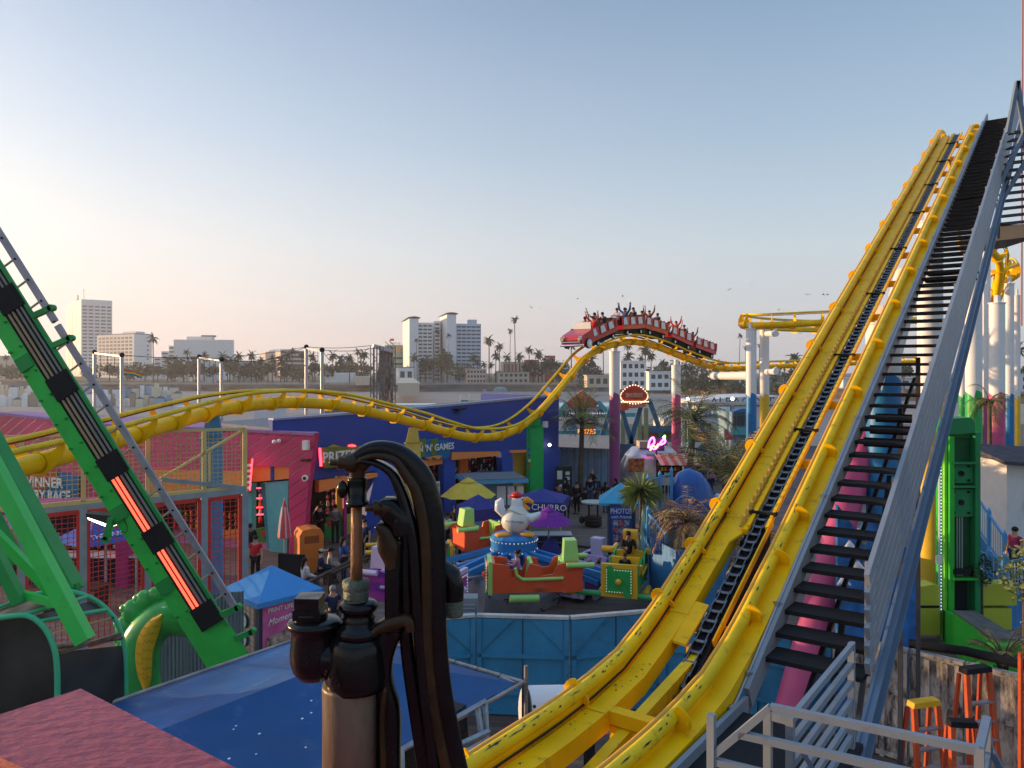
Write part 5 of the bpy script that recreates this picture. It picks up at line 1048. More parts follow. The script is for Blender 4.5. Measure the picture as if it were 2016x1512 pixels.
# the return side towards the left edge
q0 = W3.at(42,859); q1 = V((q0.x-2.2,q0.y-2.4,q0.z)); b = MB(); b.beam(q0, q1, .07,.07); b.beam(q0-V((0,0,1.7)), q1-V((0,0,1.7)), .1,.1); b.build('side_rail', yst, nf)
b = MB()
for i in range(30): p = q0.lerp(q1,i/30); b.tube([p,p-V((0,0,1.7))], .0045, 3, cap=False)
for j in range(20): p = q0-V((0,0,.085*j)); b.tube([p,p+(q1-q0)], .0045, 3, cap=False)
b.build('netting', ynet, nf)
b = MB()
for i in range(34): p = q0.lerp(q1,i/34)-V((0,0,1.9)); b.tube([p,p-V((0,0,3.2))], .0055, 3, cap=False)
for j in range(34): p = q0-V((0,0,1.9+.1*j)); b.tube([p,p+(q1-q0)], .0055, 3, cap=False)
b.build('red_mesh', rst, nf)
for k in range(7): pass
lt = mat('blue_tent_cloth', (.02,.09,.36), .7, var=.1, scale=2, bump=.2)
def tent(name, label, F, Rr, zeave, zapex, m, fascia=.0, legs=True, cat='canopy', group=None, poles=None):
    """pyramid roof: F front corner, Rr right corner of a square, world xy"""
    F = V((F[0],F[1],0)); Rr = V((Rr[0],Rr[1],0)); d = Rr-F; n = V((-d.y,d.x,0)); c = [F, Rr, Rr+n, F+n]; ct = (c[0]+c[2])/2
    t = thing(name, label, cat, (ct.x,ct.y,0), group); ap = V((ct.x,ct.y,zapex)); b = MB()
    for i in range(4):
        a = c[i]+V((0,0,zeave)); e = c[(i+1)%4]+V((0,0,zeave)); mid_ = (a+e)/2-V((0,0,.03))
        b.add([a,mid_,e,ap], [(0,1,3),(1,2,3)])
        if fascia: b.add([a,e,e-V((0,0,fascia)),a-V((0,0,fascia))], [(0,3,2,1)])
    b.build('roof', m, t)
    if legs:
        for q in c: b = MB(); qq = q.lerp(ct,.08); b.beam(V((qq.x,qq.y,0)), V((qq.x,qq.y,zeave-.02)), .06, .06, (1,0,0)); b.build('pole', poles or steel, t)
    return t, c
def yx(px, D): return ((px-CX)/FPX*D, D)
tq, _ = tent('park_tent', 'blue tent with small white lettering behind the red mesh', yx(165,24.0), yx(275,25.6), 2.1, 2.75, lt)
ce = [q+V((0,0,2.1)) for q in _]; apx = (_[0]+_[2])/2+V((0,0,2.75)); xm = (ce[0]+ce[1])/2; text('THE PARK', .26, xm.lerp(apx,.28)+V((.05,-.06,.03)), ce[1]-ce[0], apx-xm, tq, wl)
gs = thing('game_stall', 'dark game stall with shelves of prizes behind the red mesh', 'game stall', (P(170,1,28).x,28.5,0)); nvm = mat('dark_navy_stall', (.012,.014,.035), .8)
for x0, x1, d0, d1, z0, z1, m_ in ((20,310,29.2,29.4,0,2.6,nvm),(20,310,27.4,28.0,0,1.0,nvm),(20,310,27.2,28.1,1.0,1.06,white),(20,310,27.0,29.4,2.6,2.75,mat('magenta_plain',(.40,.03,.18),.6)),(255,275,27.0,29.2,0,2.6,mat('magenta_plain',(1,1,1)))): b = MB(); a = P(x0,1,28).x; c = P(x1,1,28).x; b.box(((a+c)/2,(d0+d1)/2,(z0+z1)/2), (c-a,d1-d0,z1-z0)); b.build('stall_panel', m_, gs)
b = MB(); o = P(150,1190,24.5); b.box((o.x,o.y,.75), (1.8,.9,.06)); tb = b.build('picnic_table', wood, None, (o.x,o.y,0), 'dark table under the blue tent behind the red mesh', 'table')
for sx in (-.8,.8): b = MB(); b.box((o.x+sx,o.y,.36), (.08,.7,.72)); b.build('leg', wood, tb)
b = MB(); o = P(55,1165,21.5); b.box((o.x,o.y,1.0), (1.0,.8,2.0)); b.build('bright_blue_booth', lt, None, (o.x,o.y,0), 'plain blue booth behind the mesh near the green legs', 'booth') if False else None
# print kiosk
kio, kc = tent('print_kiosk', 'photo print kiosk with a pale blue pyramid roof and pink poster', yx(507,17.6), yx(636,18.9), 2.28, 2.86, mat('sky_blue_roof', (.05,.24,.55), .45, var=.05), .12, False, 'kiosk')
F_, R_ = kc[0], kc[1]; dk = (R_-F_).normalized(); nk = V((dk.y,-dk.x,0)); nk = nk if nk.y < 0 else -nk; ct = (kc[0]+kc[2])/2
kb = mat('kiosk_dark', (.03,.05,.08), .5); b = MB(); i0 = F_+dk*.12-nk*.14; i1 = i0+dk*1.35
bkk = -nk*1.35; b.prism([i0,i1,i1+bkk,i0+bkk], V((0,0,2.25))); b.build('body', kb, kio)
post_ = mat('pink_poster', (.62,.12,.30), .5, var=.25, scale=2.2)
b = MB(); b.prism([i0+dk*.08+V((0,0,.2)), i1+V((0,0,.2)), i1+V((0,0,2.2)), i0+dk*.08+V((0,0,2.2))], nk*.03); b.build('poster', post_, kio)
pm = i0+dk*.7+nk*.045
text('PRINT LIFES', .15, pm+dk*-.13+V((0,0,2.02)), dk, (0,0,1), kio, wl, wide=.95); text('Moments', .21, pm+dk*-.13+V((0,0,1.78)), dk+V((0,0,.12)), (0,0,1), kio, wl, shear=.35, wide=.95)
text('PRINT FROM YOUR PHONE', .075, pm-dk*.12+V((0,0,.72)), dk, (0,0,1), kio, mat('cyan_letters', (.15,.5,.6), .5))
b = MB(); q = pm+dk*-.2+V((0,0,.9)); b.prism([q-dk*.3, q+dk*.28+V((0,0,.06)), q+dk*.3+V((0,0,.62)), q-dk*.34+V((0,0,.5))], nk*.015); b.build('printed_photo', mat('photo_mottle', (.45,.30,.24), .5, var=.9, scale=7), kio)
b = MB(); q = pm+dk*.3+V((0,0,.85)); b.prism([q-dk*.15, q+dk*.3, q+dk*.3+V((0,0,.5)), q-dk*.1+V((0,0,.6))], nk*.012); b.build('printed_photo', mat('photo_blue', (.15,.25,.5), .5, var=.8, scale=6), kio)
ls = i0-dk*.02+bkk*.5
for k in range(4): b = MB(); o = i0+bkk*(.5)+V((0,0,.45+.42*k))-dk*.01; b.cyl(o, o-dk*.03, .17, 16); b.build('round_badge', mat('teal_badge', (.04,.14,.2), .5), kio)
# ================================================================ blue perimeter fence round the coaster pit
fbl = mat('weathered_blue_fence', (.035,.22,.40), .55, var=.16, scale=1.4, dirt=.45, dirtcol=(.015,.05,.09), bump=.2); fwt = mat('worn_white_cap', (.50,.48,.45), .7, var=.2, scale=3, dirt=.5)
dist = mat('distressed_whitewash', (.50,.45,.40), .85, var=.45, scale=2.2, dirt=.95, dirtcol=(.04,.03,.028), bump=.5, stretch=(1,1,.3))
for n_ in dist.node_tree.nodes:
    if n_.type == 'VALTORGB' and n_.color_ramp.elements[0].color[0] == 0: n_.color_ramp.elements[0].position = .45; n_.color_ramp.elements[1].position = .62
zt = 2.15
def top_at(px, py): D = (H-zt)*FPX/(py-HY); return V(((px-CX)/FPX*D, D, 0))
seq = [(790,1226),(937,1214),(1122,1219),(1300,1204),(1480,1222),(1640,1252),(1790,1284),(1900,1310),(2060,1348)]
names = ['left of the ride rocks','left of the ride rocks','under the orange plane','behind the yellow track','right of the yellow track','at the foot of the stairs','right of the stairs','behind the orange ladders']
for i in range(len(seq)-1):
    a = top_at(*seq[i]); c = top_at(*seq[i+1]); d = (c-a).normalized(); n = V((d.y,-d.x,0)); n = n if n.y < 0 else -n; ww = i >= 5; m = dist if ww else fbl
    L = (c-a).length; t = thing('fence_panel', '%s fence panel %s' % ('distressed whitewashed timber' if ww else 'weathered blue boarded', names[i] if i else 'behind the pump spout'), 'fence', tuple((a+c)/2), 'fence panels round the coaster pit')
    a = a+d*.02; c = c-d*.02
    b = MB(); b.prism([a,c,c+V((0,0,zt)),a+V((0,0,zt))], -n*.04); b.build('board', m, t)
    b = MB(); b.beam(a+V((0,0,zt+.03))-n*.02, c+V((0,0,zt+.03))-n*.02, .14, .06); b.build('cap', fwt if not ww else dist, t)
    for z in (1.32,.5,.08): b = MB(); b.beam(a+V((0,0,z))+n*.03, c+V((0,0,z))+n*.03, .06, .09, (0,0,1)); b.build('rail', m, t)
    for e in (a+d*.06, c-d*.06): b = MB(); b.beam(e+n*.03, e+n*.03+V((0,0,zt-.02)), .11, .06, n); b.build('stile', m if ww else fbl, t)
    if not ww:
        for e, s in ((a,1),(c,-1)):
            b = MB(); b.prism([e+d*s*.12+V((0,0,zt-.02))+n*.02, e+d*s*.85+V((0,0,zt-.02))+n*.02, e+d*s*.12+V((0,0,1.42))+n*.02], n*.012); b.build('corner_gusset', fbl, t)
        b = MB(); b.beam((a+c)/2+n*.012, (a+c)/2+n*.012+V((0,0,zt)), .012, .02, n); b.build('board_joint', mat('joint_shadow_gap', (.01,.04,.07), .8), t)
    else:
        for f in (.33,.67): b = MB(); q = a.lerp(c,f); b.beam(q+n*.03, q+n*.03+V((0,0,zt-.05)), .09, .05, n); b.build('stile', dist, t)
b = MB(); b.tube([top_at(1790,1272)+V((0,0,2.2)), top_at(1900,1292)+V((0,0,2.25)), top_at(2060,1325)+V((0,0,2.2))], .09, 8); b.build('rubber_hose', blk, None, tuple(top_at(1900,1292)), 'thick black hose lying along the top of the whitewashed fence', 'hose')
# utility cabinet near the spout
b = MB(); o = top_at(930,1208)+V((-.15,.5,0)); b.box((o.x,o.y,1.2), (.5,.4,2.4)); cb = b.build('utility_cabinet', mat('grey_cabinet', (.2,.22,.24), .5), None, (o.x,o.y,0), 'grey louvred cabinet behind the pump spout', 'cabinet')
for k in range(5): b = MB(); b.box((o.x,o.y-.21,1.9+.09*k), (.4,.02,.03)); b.build('louvre', steel, cb)
# ================================================================ people
def skin_mesh(verts, edges, radii, root=0, sub=1, key=None, cache={}):
    if key and key in cache: return cache[key].copy()
    me = bpy.data.meshes.new('tmp'); me.from_pydata([tuple(v) for v in verts], edges, []); o = bpy.data.objects.new('tmp', me); COL.objects.link(o)
    m = o.modifiers.new('skin', 'SKIN'); m.use_smooth_shade = True
    for i, r in enumerate(radii): d = me.skin_vertices[0].data[i]; d.radius = (r, r) if not isinstance(r, tuple) else r; d.use_root = (i == root)
    if sub: o.modifiers.new('s', 'SUBSURF').levels = sub
    dg = bpy.context.evaluated_depsgraph_get(); out = bpy.data.meshes.new_from_object(o.evaluated_get(dg)); bpy.data.objects.remove(o); out.materials.clear()
    if key: cache[key] = out; return out.copy()
    return out
BASE = dict(pel=(0,0,.93), wai=(0,0,1.08), che=(0,0,1.28), nec=(0,0,1.45), hed=(0,.01,1.53), top=(0,.015,1.64), shL=(-.18,0,1.39), shR=(.18,0,1.39), elL=(-.23,-.02,1.12), elR=(.23,-.02,1.12), wrL=(-.24,.05,.88), wrR=(.24,.05,.88), hiL=(-.09,0,.90), hiR=(.09,0,.90), knL=(-.10,.02,.50), knR=(.10,.02,.50), anL=(-.10,0,.09), anR=(.10,0,.09), toL=(-.11,.14,.04), toR=(.11,.14,.04))
def pose(**k): d = dict(BASE); d.update(k); return d
sitleg = dict(knL=(-.13,.42,.50), knR=(.13,.42,.50), anL=(-.13,.45,.09), anR=(.13,.45,.09), toL=(-.13,.6,.04), toR=(.13,.6,.04))
def sit(z=.47, **k):
    d = dict(BASE); dz = z-.93
    for n in ('pel','wai','che','nec','hed','top','shL','shR','elL','elR','wrL','wrR','hiL','hiR'): x, y, q = d[n]; d[n] = (x,y,q+dz+.02)
    d.update(sitleg)
    d['elL'] = (-.22,.05,1.14+dz); d['elR'] = (.22,.05,1.14+dz); d['wrL'] = (-.14,.28,1.08+dz); d['wrR'] = (.14,.28,1.08+dz); d.update(k); return d
POSES = dict(stand=pose(), walk=pose(knL=(-.1,.16,.50), anL=(-.1,.22,.10), toL=(-.1,.37,.08), knR=(.1,-.02,.49), anR=(.1,-.25,.14), toR=(.1,-.13,.05), elL=(-.23,-.12,1.13), wrL=(-.23,-.08,.9), wrR=(.22,.2,.93), elR=(.23,.04,1.12)),
    phone=pose(elL=(-.22,.05,1.14), elR=(.22,.05,1.14), wrL=(-.08,.27,1.22), wrR=(.08,.27,1.22)), fold=pose(elL=(-.24,.06,1.14), elR=(.24,.06,1.14), wrL=(.06,.2,1.15), wrR=(-.06,.2,1.12)),
    lean=pose(wai=(0,.06,1.06), che=(0,.18,1.22), nec=(0,.28,1.36), hed=(0,.34,1.42), top=(0,.40,1.52), shL=(-.18,.24,1.31), shR=(.18,.24,1.31), elL=(-.22,.36,1.08), elR=(.22,.36,1.08), wrL=(-.1,.52,1.1), wrR=(.1,.52,1.1)),
    sit=sit(), sitlook=sit(wrL=(-.1,.38,.55), wrR=(.1,.38,.55)), ride=sit(.3, knL=(-.12,.4,.35), knR=(.12,.4,.35), anL=(-.12,.55,.05), anR=(.12,.55,.05), toL=(-.12,.7,.05), toR=(.12,.7,.05), wrL=(-.14,.36,.62), wrR=(.14,.36,.62), elL=(-.22,.12,.56), elR=(.22,.12,.56)))
def up_arms(l=True, r=True, w=.1):
    d = dict(POSES['ride'])
    if l: d['elL'] = (-.27-w,.05,.98); d['wrL'] = (-.24-w*1.6,.06,1.24)
    if r: d['elR'] = (.27+w,.05,.98); d['wrR'] = (.24+w*1.6,.06,1.24)
    return d
POSES['rideup'] = up_arms(); POSES['rideupL'] = up_arms(True, False, .02); POSES['rideupR'] = up_arms(False, True, .14)
_eye = mat('eye_dark', (.01,.01,.012), .3, var=0); _lip = mat('lips', (.30,.09,.07), .5, var=0)
def person(label, loc, rz, ps, skin, shirt, pants, hair='short', hairm=None, sleeves='long', h=1.0, group=None, M=None, legs=True, shoes=None, hood=False, cap=None):
    p = POSES[ps]; t = thing('person', label, 'person', (0,0,0), group); key = (ps, sleeves, legs, hood)
    n = ['pel','wai','che','nec','hed','top','shL','elL','wrL','shR','elR','wrR','hiL','knL','anL','toL','hiR','knR','anR','toR']
    rad = [.12,.115,.125,.052,.082,.066,.055,.042,.030,.055,.042,.030,.078,.056,.038,.036,.078,.056,.038,.036]
    E = [(0,1),(1,2),(2,3),(3,4),(4,5),(2,6),(6,7),(7,8),(2,9),(9,10),(10,11),(0,12),(12,13),(13,14),(14,15),(0,16),(16,17),(17,18),(18,19)]
    def obj(nm, me, m): me.materials.append(m); o = bpy.data.objects.new(nm, me); COL.objects.link(o); o.parent = t; return o
    if not legs: n, rad, E = n[:12], rad[:12], E[:11]
    vs = [V(p[k]) for k in n]; me = skin_mesh(vs, E, rad, 0, 1, key+('b',)); body = obj('body', me, skin)
    b = MB()      # hands: palm, four fingers and a thumb
    for s_ in 'LR':
        w_ = V(p['wr'+s_]); e = V(p['el'+s_]); d = (w_-e).normalized(); x = d.cross(V((0,1,.2))).normalized(); sg = -1 if s_ == 'L' else 1
        b.tube([w_-d*.02, w_+d*.03, w_+d*.085], [.026,.036,.032], 7, flat=.6)
        for k in range(4): f0 = w_+d*.08+x*(.022*(k-1.5)); b.tube([f0, f0+d*(.035+.008*(k in (1,2))), f0+d*(.062+.012*(k in (1,2)))+V((0,.014,0))], [.0095,.009,.006], 5)
        b.tube([w_+d*.02+x*.03*sg, w_+d*.05+x*.055*sg, w_+d*.075+x*.06*sg], [.012,.011,.007], 5)
    b.build('hand', skin, t)
    hd = V(p['hed']); tp = V(p['top']); fy = .078
    b = MB(); c = hd+V((0,fy,.035)); b.ball(c+V((0,.008,-.01)), (.012,.02,.02), 6); b.build('nose', skin, t)
    for sx in (-1,1): b = MB(); b.ball(c+V((.03*sx,-.004,.02)), (.011,.008,.008), 6); b.build('eye', _eye, t); b = MB(); b.ball(hd+V((.083*sx,.0,.025)), (.012,.018,.026), 6); b.build('ear', skin, t)
    b = MB(); b.ball(c+V((0,.0,-.05)), (.026,.01,.007), 6); b.build('mouth', _lip, t)
    # shirt
    sn = ['pel','wai','che','shL','elL','shR','elR']; sr = [.135,.13,.142,.068,.058,.068,.058]; sE = [(0,1),(1,2),(2,3),(3,4),(2,5),(5,6)]
    if sleeves == 'long': sn += ['wrL','wrR']; sr += [.042,.042]; sE += [(4,7),(6,8)]
    sv = [V(p[k]) for k in sn]
    if sleeves == 'short': sv[4] = sv[3].lerp(sv[4], .6); sv[6] = sv[5].lerp(sv[6], .6)
    me = skin_mesh(sv, sE, sr, 0, 1, key+('s',)); obj('shirt', me, shirt)
    if legs:
        ln = ['pel','hiL','knL','anL','hiR','knR','anR']; me = skin_mesh([V(p[k]) for k in ln], [(0,1),(1,2),(2,3),(0,4),(4,5),(5,6)], [.128,.092,.070,.055,.092,.070,.055], 0, 1, key+('p',)); obj('trousers', me, pants)
        for s_ in 'LR': b = MB(); a = V(p['an'+s_]); o = V(p['to'+s_]); b.tube([a+V((0,-.05,-.03)), a+V((0,.02,-.02)), o+V((0,.02,0))], [.045,.052,.038], 7, flat=.85); b.build('shoe', shoes or blk, t)
    if hair:
        hm = hairm or hair_d; b = MB(); hc = (hd+tp)/2+V((0,-.018,.02)); b.ball(hc, (.096,.102,.092), 10)
        if hair == 'long': b.tube([hd+V((0,-.06,.03)), hd+V((0,-.09,-.08)), hd+V((0,-.10,-.24))], [.085,.085,.05], 8, flat=.6)
        if hair == 'bun': b.ball(hc+V((0,-.09,.05)), .05, 8)
        b.build('hair', hm, t)
    if hood:
        b = MB(); hc = (hd+tp)/2+V((0,-.03,.01)); b.ball(hc, (.125,.12,.13), 10); b.build('hood', shirt, t)
    if cap: b = MB(); hc = (hd+tp)/2+V((0,0,.05)); b.ball(hc, (.102,.108,.07), 10); b.box(hc+V((0,.12,0)), (.13,.1,.015)); b.build('cap', cap, t)
    if M is not None: t.matrix_world = M
    else: t.location = loc; t.rotation_euler = (0,0,rz)
    t.scale = (h,h,h) if M is None else t.scale
    return t
C_ = {n: cloth(n, c) for n, c in (('black',(.012,.012,.016)),('navy',(.015,.025,.07)),('white',(.55,.55,.56)),('red',(.50,.02,.03)),('grey',(.12,.12,.13)),('blue',(.03,.08,.25)),('maroon',(.10,.02,.03)),('pink',(.50,.22,.36)),('cream',(.42,.36,.28)),('denim',(.05,.08,.16)),('purple',(.16,.03,.22)),('raspberry',(.35,.03,.10)))}
def gp_(px, py, **k): return G(px, py)
def face(px, py, tx, ty):      # heading so that the person at (px,py) looks towards the ground point under (tx,ty)
    a = G(px,py); b = G(tx,ty); return atan2(b.y-a.y, b.x-a.x)-pi/2
PE = [
 ('man in a white shirt and dark shorts standing left of the orange plane',881,1090,2.4,'stand',skin2,'white','black','short','short',1.03),
 ('man in a white printed top half hidden behind the pump handle',868,1090,1.0,'stand',skin2,'white','denim','short','short',1.0),
 ('person all in black with a backpack behind the man in white',897,1072,-.4,'stand',skin2,'black','black','short','long',1.02),
 ('person in black under the yellow umbrella',918,1054,1.2,'phone',skin1,'black','black','long','long',1.0),
 ('woman in a blue denim jacket and black trousers walking right of the churro tent',1115,1033,-.4,'walk',skin2,'denim','black','long','long',1.0),
 ('person in a dark coat standing between the churro tent and the barrel table',1136,1012,2.6,'stand',skin1,'black','black','long','long',1.02),
 ('person in a black jacket and blue jeans beside the palm planter',1162,996,2.9,'stand',skin1,'black','denim','short','long',1.0),
 ('person in a maroon jacket behind the churro tent',1102,1010,.2,'lean',skin2,'maroon','black','short','long',1.0),
 ('dark haired person in black near the small poster stand',1114,1000,.8,'stand',skin1,'black','black','long','long',1.0),
 ('woman with long dark hair and dark jeans left of the photo kiosk',1192,1010,-.5,'stand',skin1,'black','denim','long','long',1.0),
 ('woman reaching out beside the purple column',1212,1000,1.2,'fold',skin2,'black','denim','long','long',.98),
 ('woman in a grey top and black leggings holding a phone by the prize stall',660,1070,.5,'phone',skin1,'grey','black','bun','long',1.02),
 ('person in a long black coat facing the prize stall',630,1070,-.3,'stand',skin1,'black','black','short','long',1.02),
 ('person in dark clothes leaning at the prize counter',620,1055,-.9,'lean',skin1,'navy','black','short','long',1.0),
 ('person in a dark jersey marked with a white 2 behind the pump rod',718,1108,2.7,'stand',skin1,'navy','black','short','short',1.03),
 ('man in a red polo shirt standing behind the blue kiosk roof',503,1150,3.0,'stand',skin1,'red','black','short','short',1.03),
 ('person with a black backpack behind the man in red',492,1118,.6,'stand',skin2,'black','navy','short','long',1.02),
 ('woman with dark hair in a white cardigan sitting by the orange bin',600,1170,-.9,'sitlook',skin1,'white','denim','long','long',1.0),
 ('boy in a navy hoodie and tan cap sitting by the brown railing',632,1150,-1.2,'sitlook',skin1,'navy','black','short','long',1.0),
 ('person in a patterned cream jacket and dark hat next to the boy in the cap',650,1145,-1.3,'sitlook',skin1,'cream','black','short','long',.98),
 ('woman with long black hair in a blue denim jacket by the railing',676,1150,-1.0,'fold',skin1,'blue','navy','long','long',1.0),
 ('man with grey hair in a navy shirt seen from behind near the kiosk roof',655,1240,.6,'sit',skin1,'navy','black','short','short',1.05),
 ('person in dark clothes behind the pump link bar',762,1120,.8,'stand',skin2,'navy','black','short','long',1.0),
 ('bald man in black sitting on the edge of the wooden planter',1166,985,-2.2,'sit',skin1,'black','navy',None,'long',1.0),
 ('woman in a white top behind the blue photo kiosk roof',1232,1030,-1.6,'stand',skin1,'white','denim','short','short',1.0),
 ('man in a raspberry t-shirt at the right edge by the blue railing',1997,1115,1.9,'stand',skin1,'raspberry','navy','short','short',1.0),
]
for lb, px, py, rz, ps, sk_, sh, pa_, ha, sl_, h in PE:
    loc = G(px,py)
    if 'planter' in lb and 'bald' in lb: loc.z = .62
    if 'raspberry' in lb: loc = P(1998,1,23.6); loc.z = 1.15
    kw = {}
    if 'tan cap' in lb: kw['cap'] = C_['cream']
    if 'dark hat' in lb: kw['cap'] = C_['black']
    q = person(lb, loc, rz, ps, sk_, C_[sh], C_[pa_], ha, hair_g if 'grey hair' in lb else None, sl_, h, **kw)
    if 'marked with a white 2' in lb: text('2', .3, V((0,.15,1.25)), (-1,0,0), (0,0,1), q, wl, depth=.01)
    if 'backpack' in lb: b = MB(); b.ball((0,-.17,1.22), (.15,.11,.22), 10); b.build('backpack', C_['black'], q) if False else b.build('backpack', mat('backpack_cloth', (.02,.02,.02), .8), q)
    if ps in ('sit','sitlook') and 'bald' not in lb:
        o = V((loc.x,loc.y,0)); b = MB(); b.box(o+V((0,0,.42)), (.42,.42,.06)); c = b.build('stool', wood, None, tuple(o), 'dark wooden seat under the %s' % lb.split(' sitting')[0].split(' next')[0].split(' seen')[0][:40].strip(), 'seat')
        for sx in (-.17,.17):
            for sy in (-.17,.17): b = MB(); b.box(o+V((sx,sy,.195)), (.05,.05,.39)); b.build('leg', wood, c)
# distant crowd by the food trailer, each a person
k = 0
for px, py in ((1255,962),(1268,958),(1282,960),(1375,948),(1385,952),(1393,946),(1402,955),(1410,950),(1300,955),(1318,957),(1422,944),(1400,975)):
    cm = list(C_)[k*5 % 12]; ps = ['stand','phone','fold','walk'][k % 4]
    if ps == 'stand' or True: person('person in a %s top, %s' % (cm, 'around the silver trailer' if px < 1340 else 'behind the whale slide'), G(px,py), R.uniform(0,6.2), ps, [skin1,skin2,skin3][k%3], C_[cm], C_[['black','denim','navy'][k%3]], ['short','long'][k%2], None, 'long', R.uniform(.95,1.03), 'people in the crowd, %s top, %s' % (cm, 'trailer' if px < 1340 else 'slide'))
    k += 1
# ================================================================ coaster train
red = mat('glossy_train_red', (.50,.015,.02), .25, var=.06, coat=.5); redd = mat('dark_train_red', (.20,.008,.015), .35, var=.05); chrome = mat('chrome', (.7,.68,.65), .15, 1.0, var=.05); seatm = mat('seat_black', (.015,.012,.015), .6)
def fr_at(px):
    best = min(range(len(trk_fr)), key=lambda i: abs(CX+FPX*trk_fr[i][0].x/trk_fr[i][0].y-px)); return trk_fr[best][4]
s_front = fr_at(1176); ncar = 5; pitch = (fr_at(1384)-s_front)/4.35
train = thing('coaster_train', 'red five-car coaster train styled as old convertibles cresting the yellow hump', 'roller coaster train', tuple(trk_at(s_front+pitch*2)[0]))
def frame(s):
    n_ = len(trk_fr)-1; i = max(0, min(n_, int(round(s/trk_L*n_)))); p, sd_, up, d, _ = trk_fr[i]; return p, sd_, up, d
rk = 0
for c in range(ncar):
    s = s_front+pitch*c; p, _, _, _ = frame(s); a = frame(s-.9)[0]; e = frame(s+.9)[0]; f = (a-e).normalized(); side = f.cross(V((0,0,1))).normalized(); up = side.cross(f).normalized()
    T = lambda x, y, z: p+side*x+f*y+up*(z+.42)
    hl = pitch*.46; w_ = .62
    def bx(b, x0, x1, y0, y1, z0, z1, m=0):
        vs = [T(x,y,z) for x in (x0,x1) for y in (y0,y1) for z in (z0,z1)]; b.add(vs, [(0,1,3,2),(4,6,7,5),(0,4,5,1),(2,3,7,6),(0,2,6,4),(1,5,7,3)], m)
    b = MB(); bx(b,-w_,w_,-hl,hl,.38,.62); 
    for sx in (-1,1): bx(b, sx*w_-.03, sx*w_+.03, -hl, hl, .62, 1.12)
    bx(b,-w_,w_,-hl,-hl+.12,.6,1.15); body = b.build('car_body', red, train)
    b = MB(); bx(b,-.5,.5,-hl*.9,hl*.85,.1,.37); b.build('undercarriage', blk, train)
    for sx in (-1,1):
        for k in range(3):
            b = MB(); y = -hl*.7+hl*.66*k; pts = [T(sx*(w_+.035),y,.68),T(sx*(w_+.035),y+hl*.36,.66),T(sx*(w_+.035),y+hl*.40,1.04),T(sx*(w_+.035),y+hl*.1,1.08)]; b.prism(pts, side*(sx*.01)); b.build('white_side_panel', white, train)
        for k in range(4): b = MB(); y = -hl*.9+hl*.62*k; bx(b, sx*(w_+.04), sx*(w_+.055), y, y+.12, .62, 1.18) if sx > 0 else bx(b, -(w_+.055), -(w_+.04), y, y+.12, .62, 1.18); b.build('dark_strip', redd, train)
        for yy in (-hl*.6, hl*.6):
            b = MB(); b.cyl(T(sx*.52,yy,.18), T(sx*.60,yy,.18), .15, 12); wh = b.build('wheel', blk, train); b = MB(); b.cyl(T(sx*.60,yy,.18), T(sx*.615,yy,.18), .09, 12); b.build('wheel_hub', white, train)
    for yy in (-hl*.62, 0.02, ): 
        b = MB(); bx(b,-.5,.5,yy-.3,yy-.2,.5,1.22); b.build('seat_back', seatm, train)
    if c == 0:
        b = MB(); y0, y1 = hl, hl+1.15
        prof_ = [(y0-.1,1.14),(y1-.25,1.02),(y1-.02,.92),(y1+.03,.78),(y1,.5),(y1-.1,.40),(y0-.1,.38)]
        vs = [T(x, y, z) for x in (-w_*1.12, w_*1.12) for y, z in prof_]; m_ = len(prof_)
        b.add(vs, [tuple(range(m_)), tuple(range(m_, 2*m_))[::-1]]+[(i,(i+1)%m_,m_+(i+1)%m_,m_+i) for i in range(m_)]); b.build('hood', red, train)
        b = MB(); bx(b,-w_*.9,w_*.9,y1-.02,y1+.06,.62,.76); b.build('grille', blk, train)
        b = MB(); b.tube([T(x,y1+.1-abs(x)*.1,.5) for x in (-.75,-.4,0,.4,.75)], .07, 8); b.build('bumper', chrome, train); b = MB(); b.tube([T(-.62,y1+.06,.68), T(.62,y1+.06,.68)], .035, 8); b.build('grille_bar', chrome, train)
        for sx in (-1,1):
            b = MB(); b.cyl(T(sx*.56,y1-.06,.86), T(sx*.56,y1+.08,.86), .13, 14); b.build('headlight', chrome, train); b = MB(); b.cyl(T(sx*.56,y1+.08,.86), T(sx*.56,y1+.1,.86), .09, 14); b.build('lens', mat('headlight_lens', (.55,.40,.2), .2), train)
            b = MB(); b.cyl(T(sx*.66,y1-.55,.45), T(sx*.78,y1-.55,.45), .28, 18); b.build('front_wheel', blk, train)
            b = MB(); b.cyl(T(sx*.78,y1-.55,.45), T(sx*.80,y1-.55,.45), .24, 18); b.build('whitewall', white, train); b = MB(); b.cyl(T(sx*.80,y1-.55,.45), T(sx*.82,y1-.55,.45), .13, 14); b.build('hubcap', chrome, train)
        b = MB(); b.add([T(-.6,y0-.02,1.14),T(.6,y0-.02,1.14),T(.52,y0-.18,1.48),T(-.52,y0-.18,1.48),T(-.6,y0-.06,1.14),T(.6,y0-.06,1.14),T(.52,y0-.22,1.48),T(-.52,y0-.22,1.48)], [(0,1,2,3),(7,6,5,4),(0,3,7,4),(1,5,6,2),(3,2,6,7)]); b.build('windscreen', mat('cream_windscreen', (.72,.66,.58), .3, var=.05), train)
    nr = [2,2,2,2,1][c]
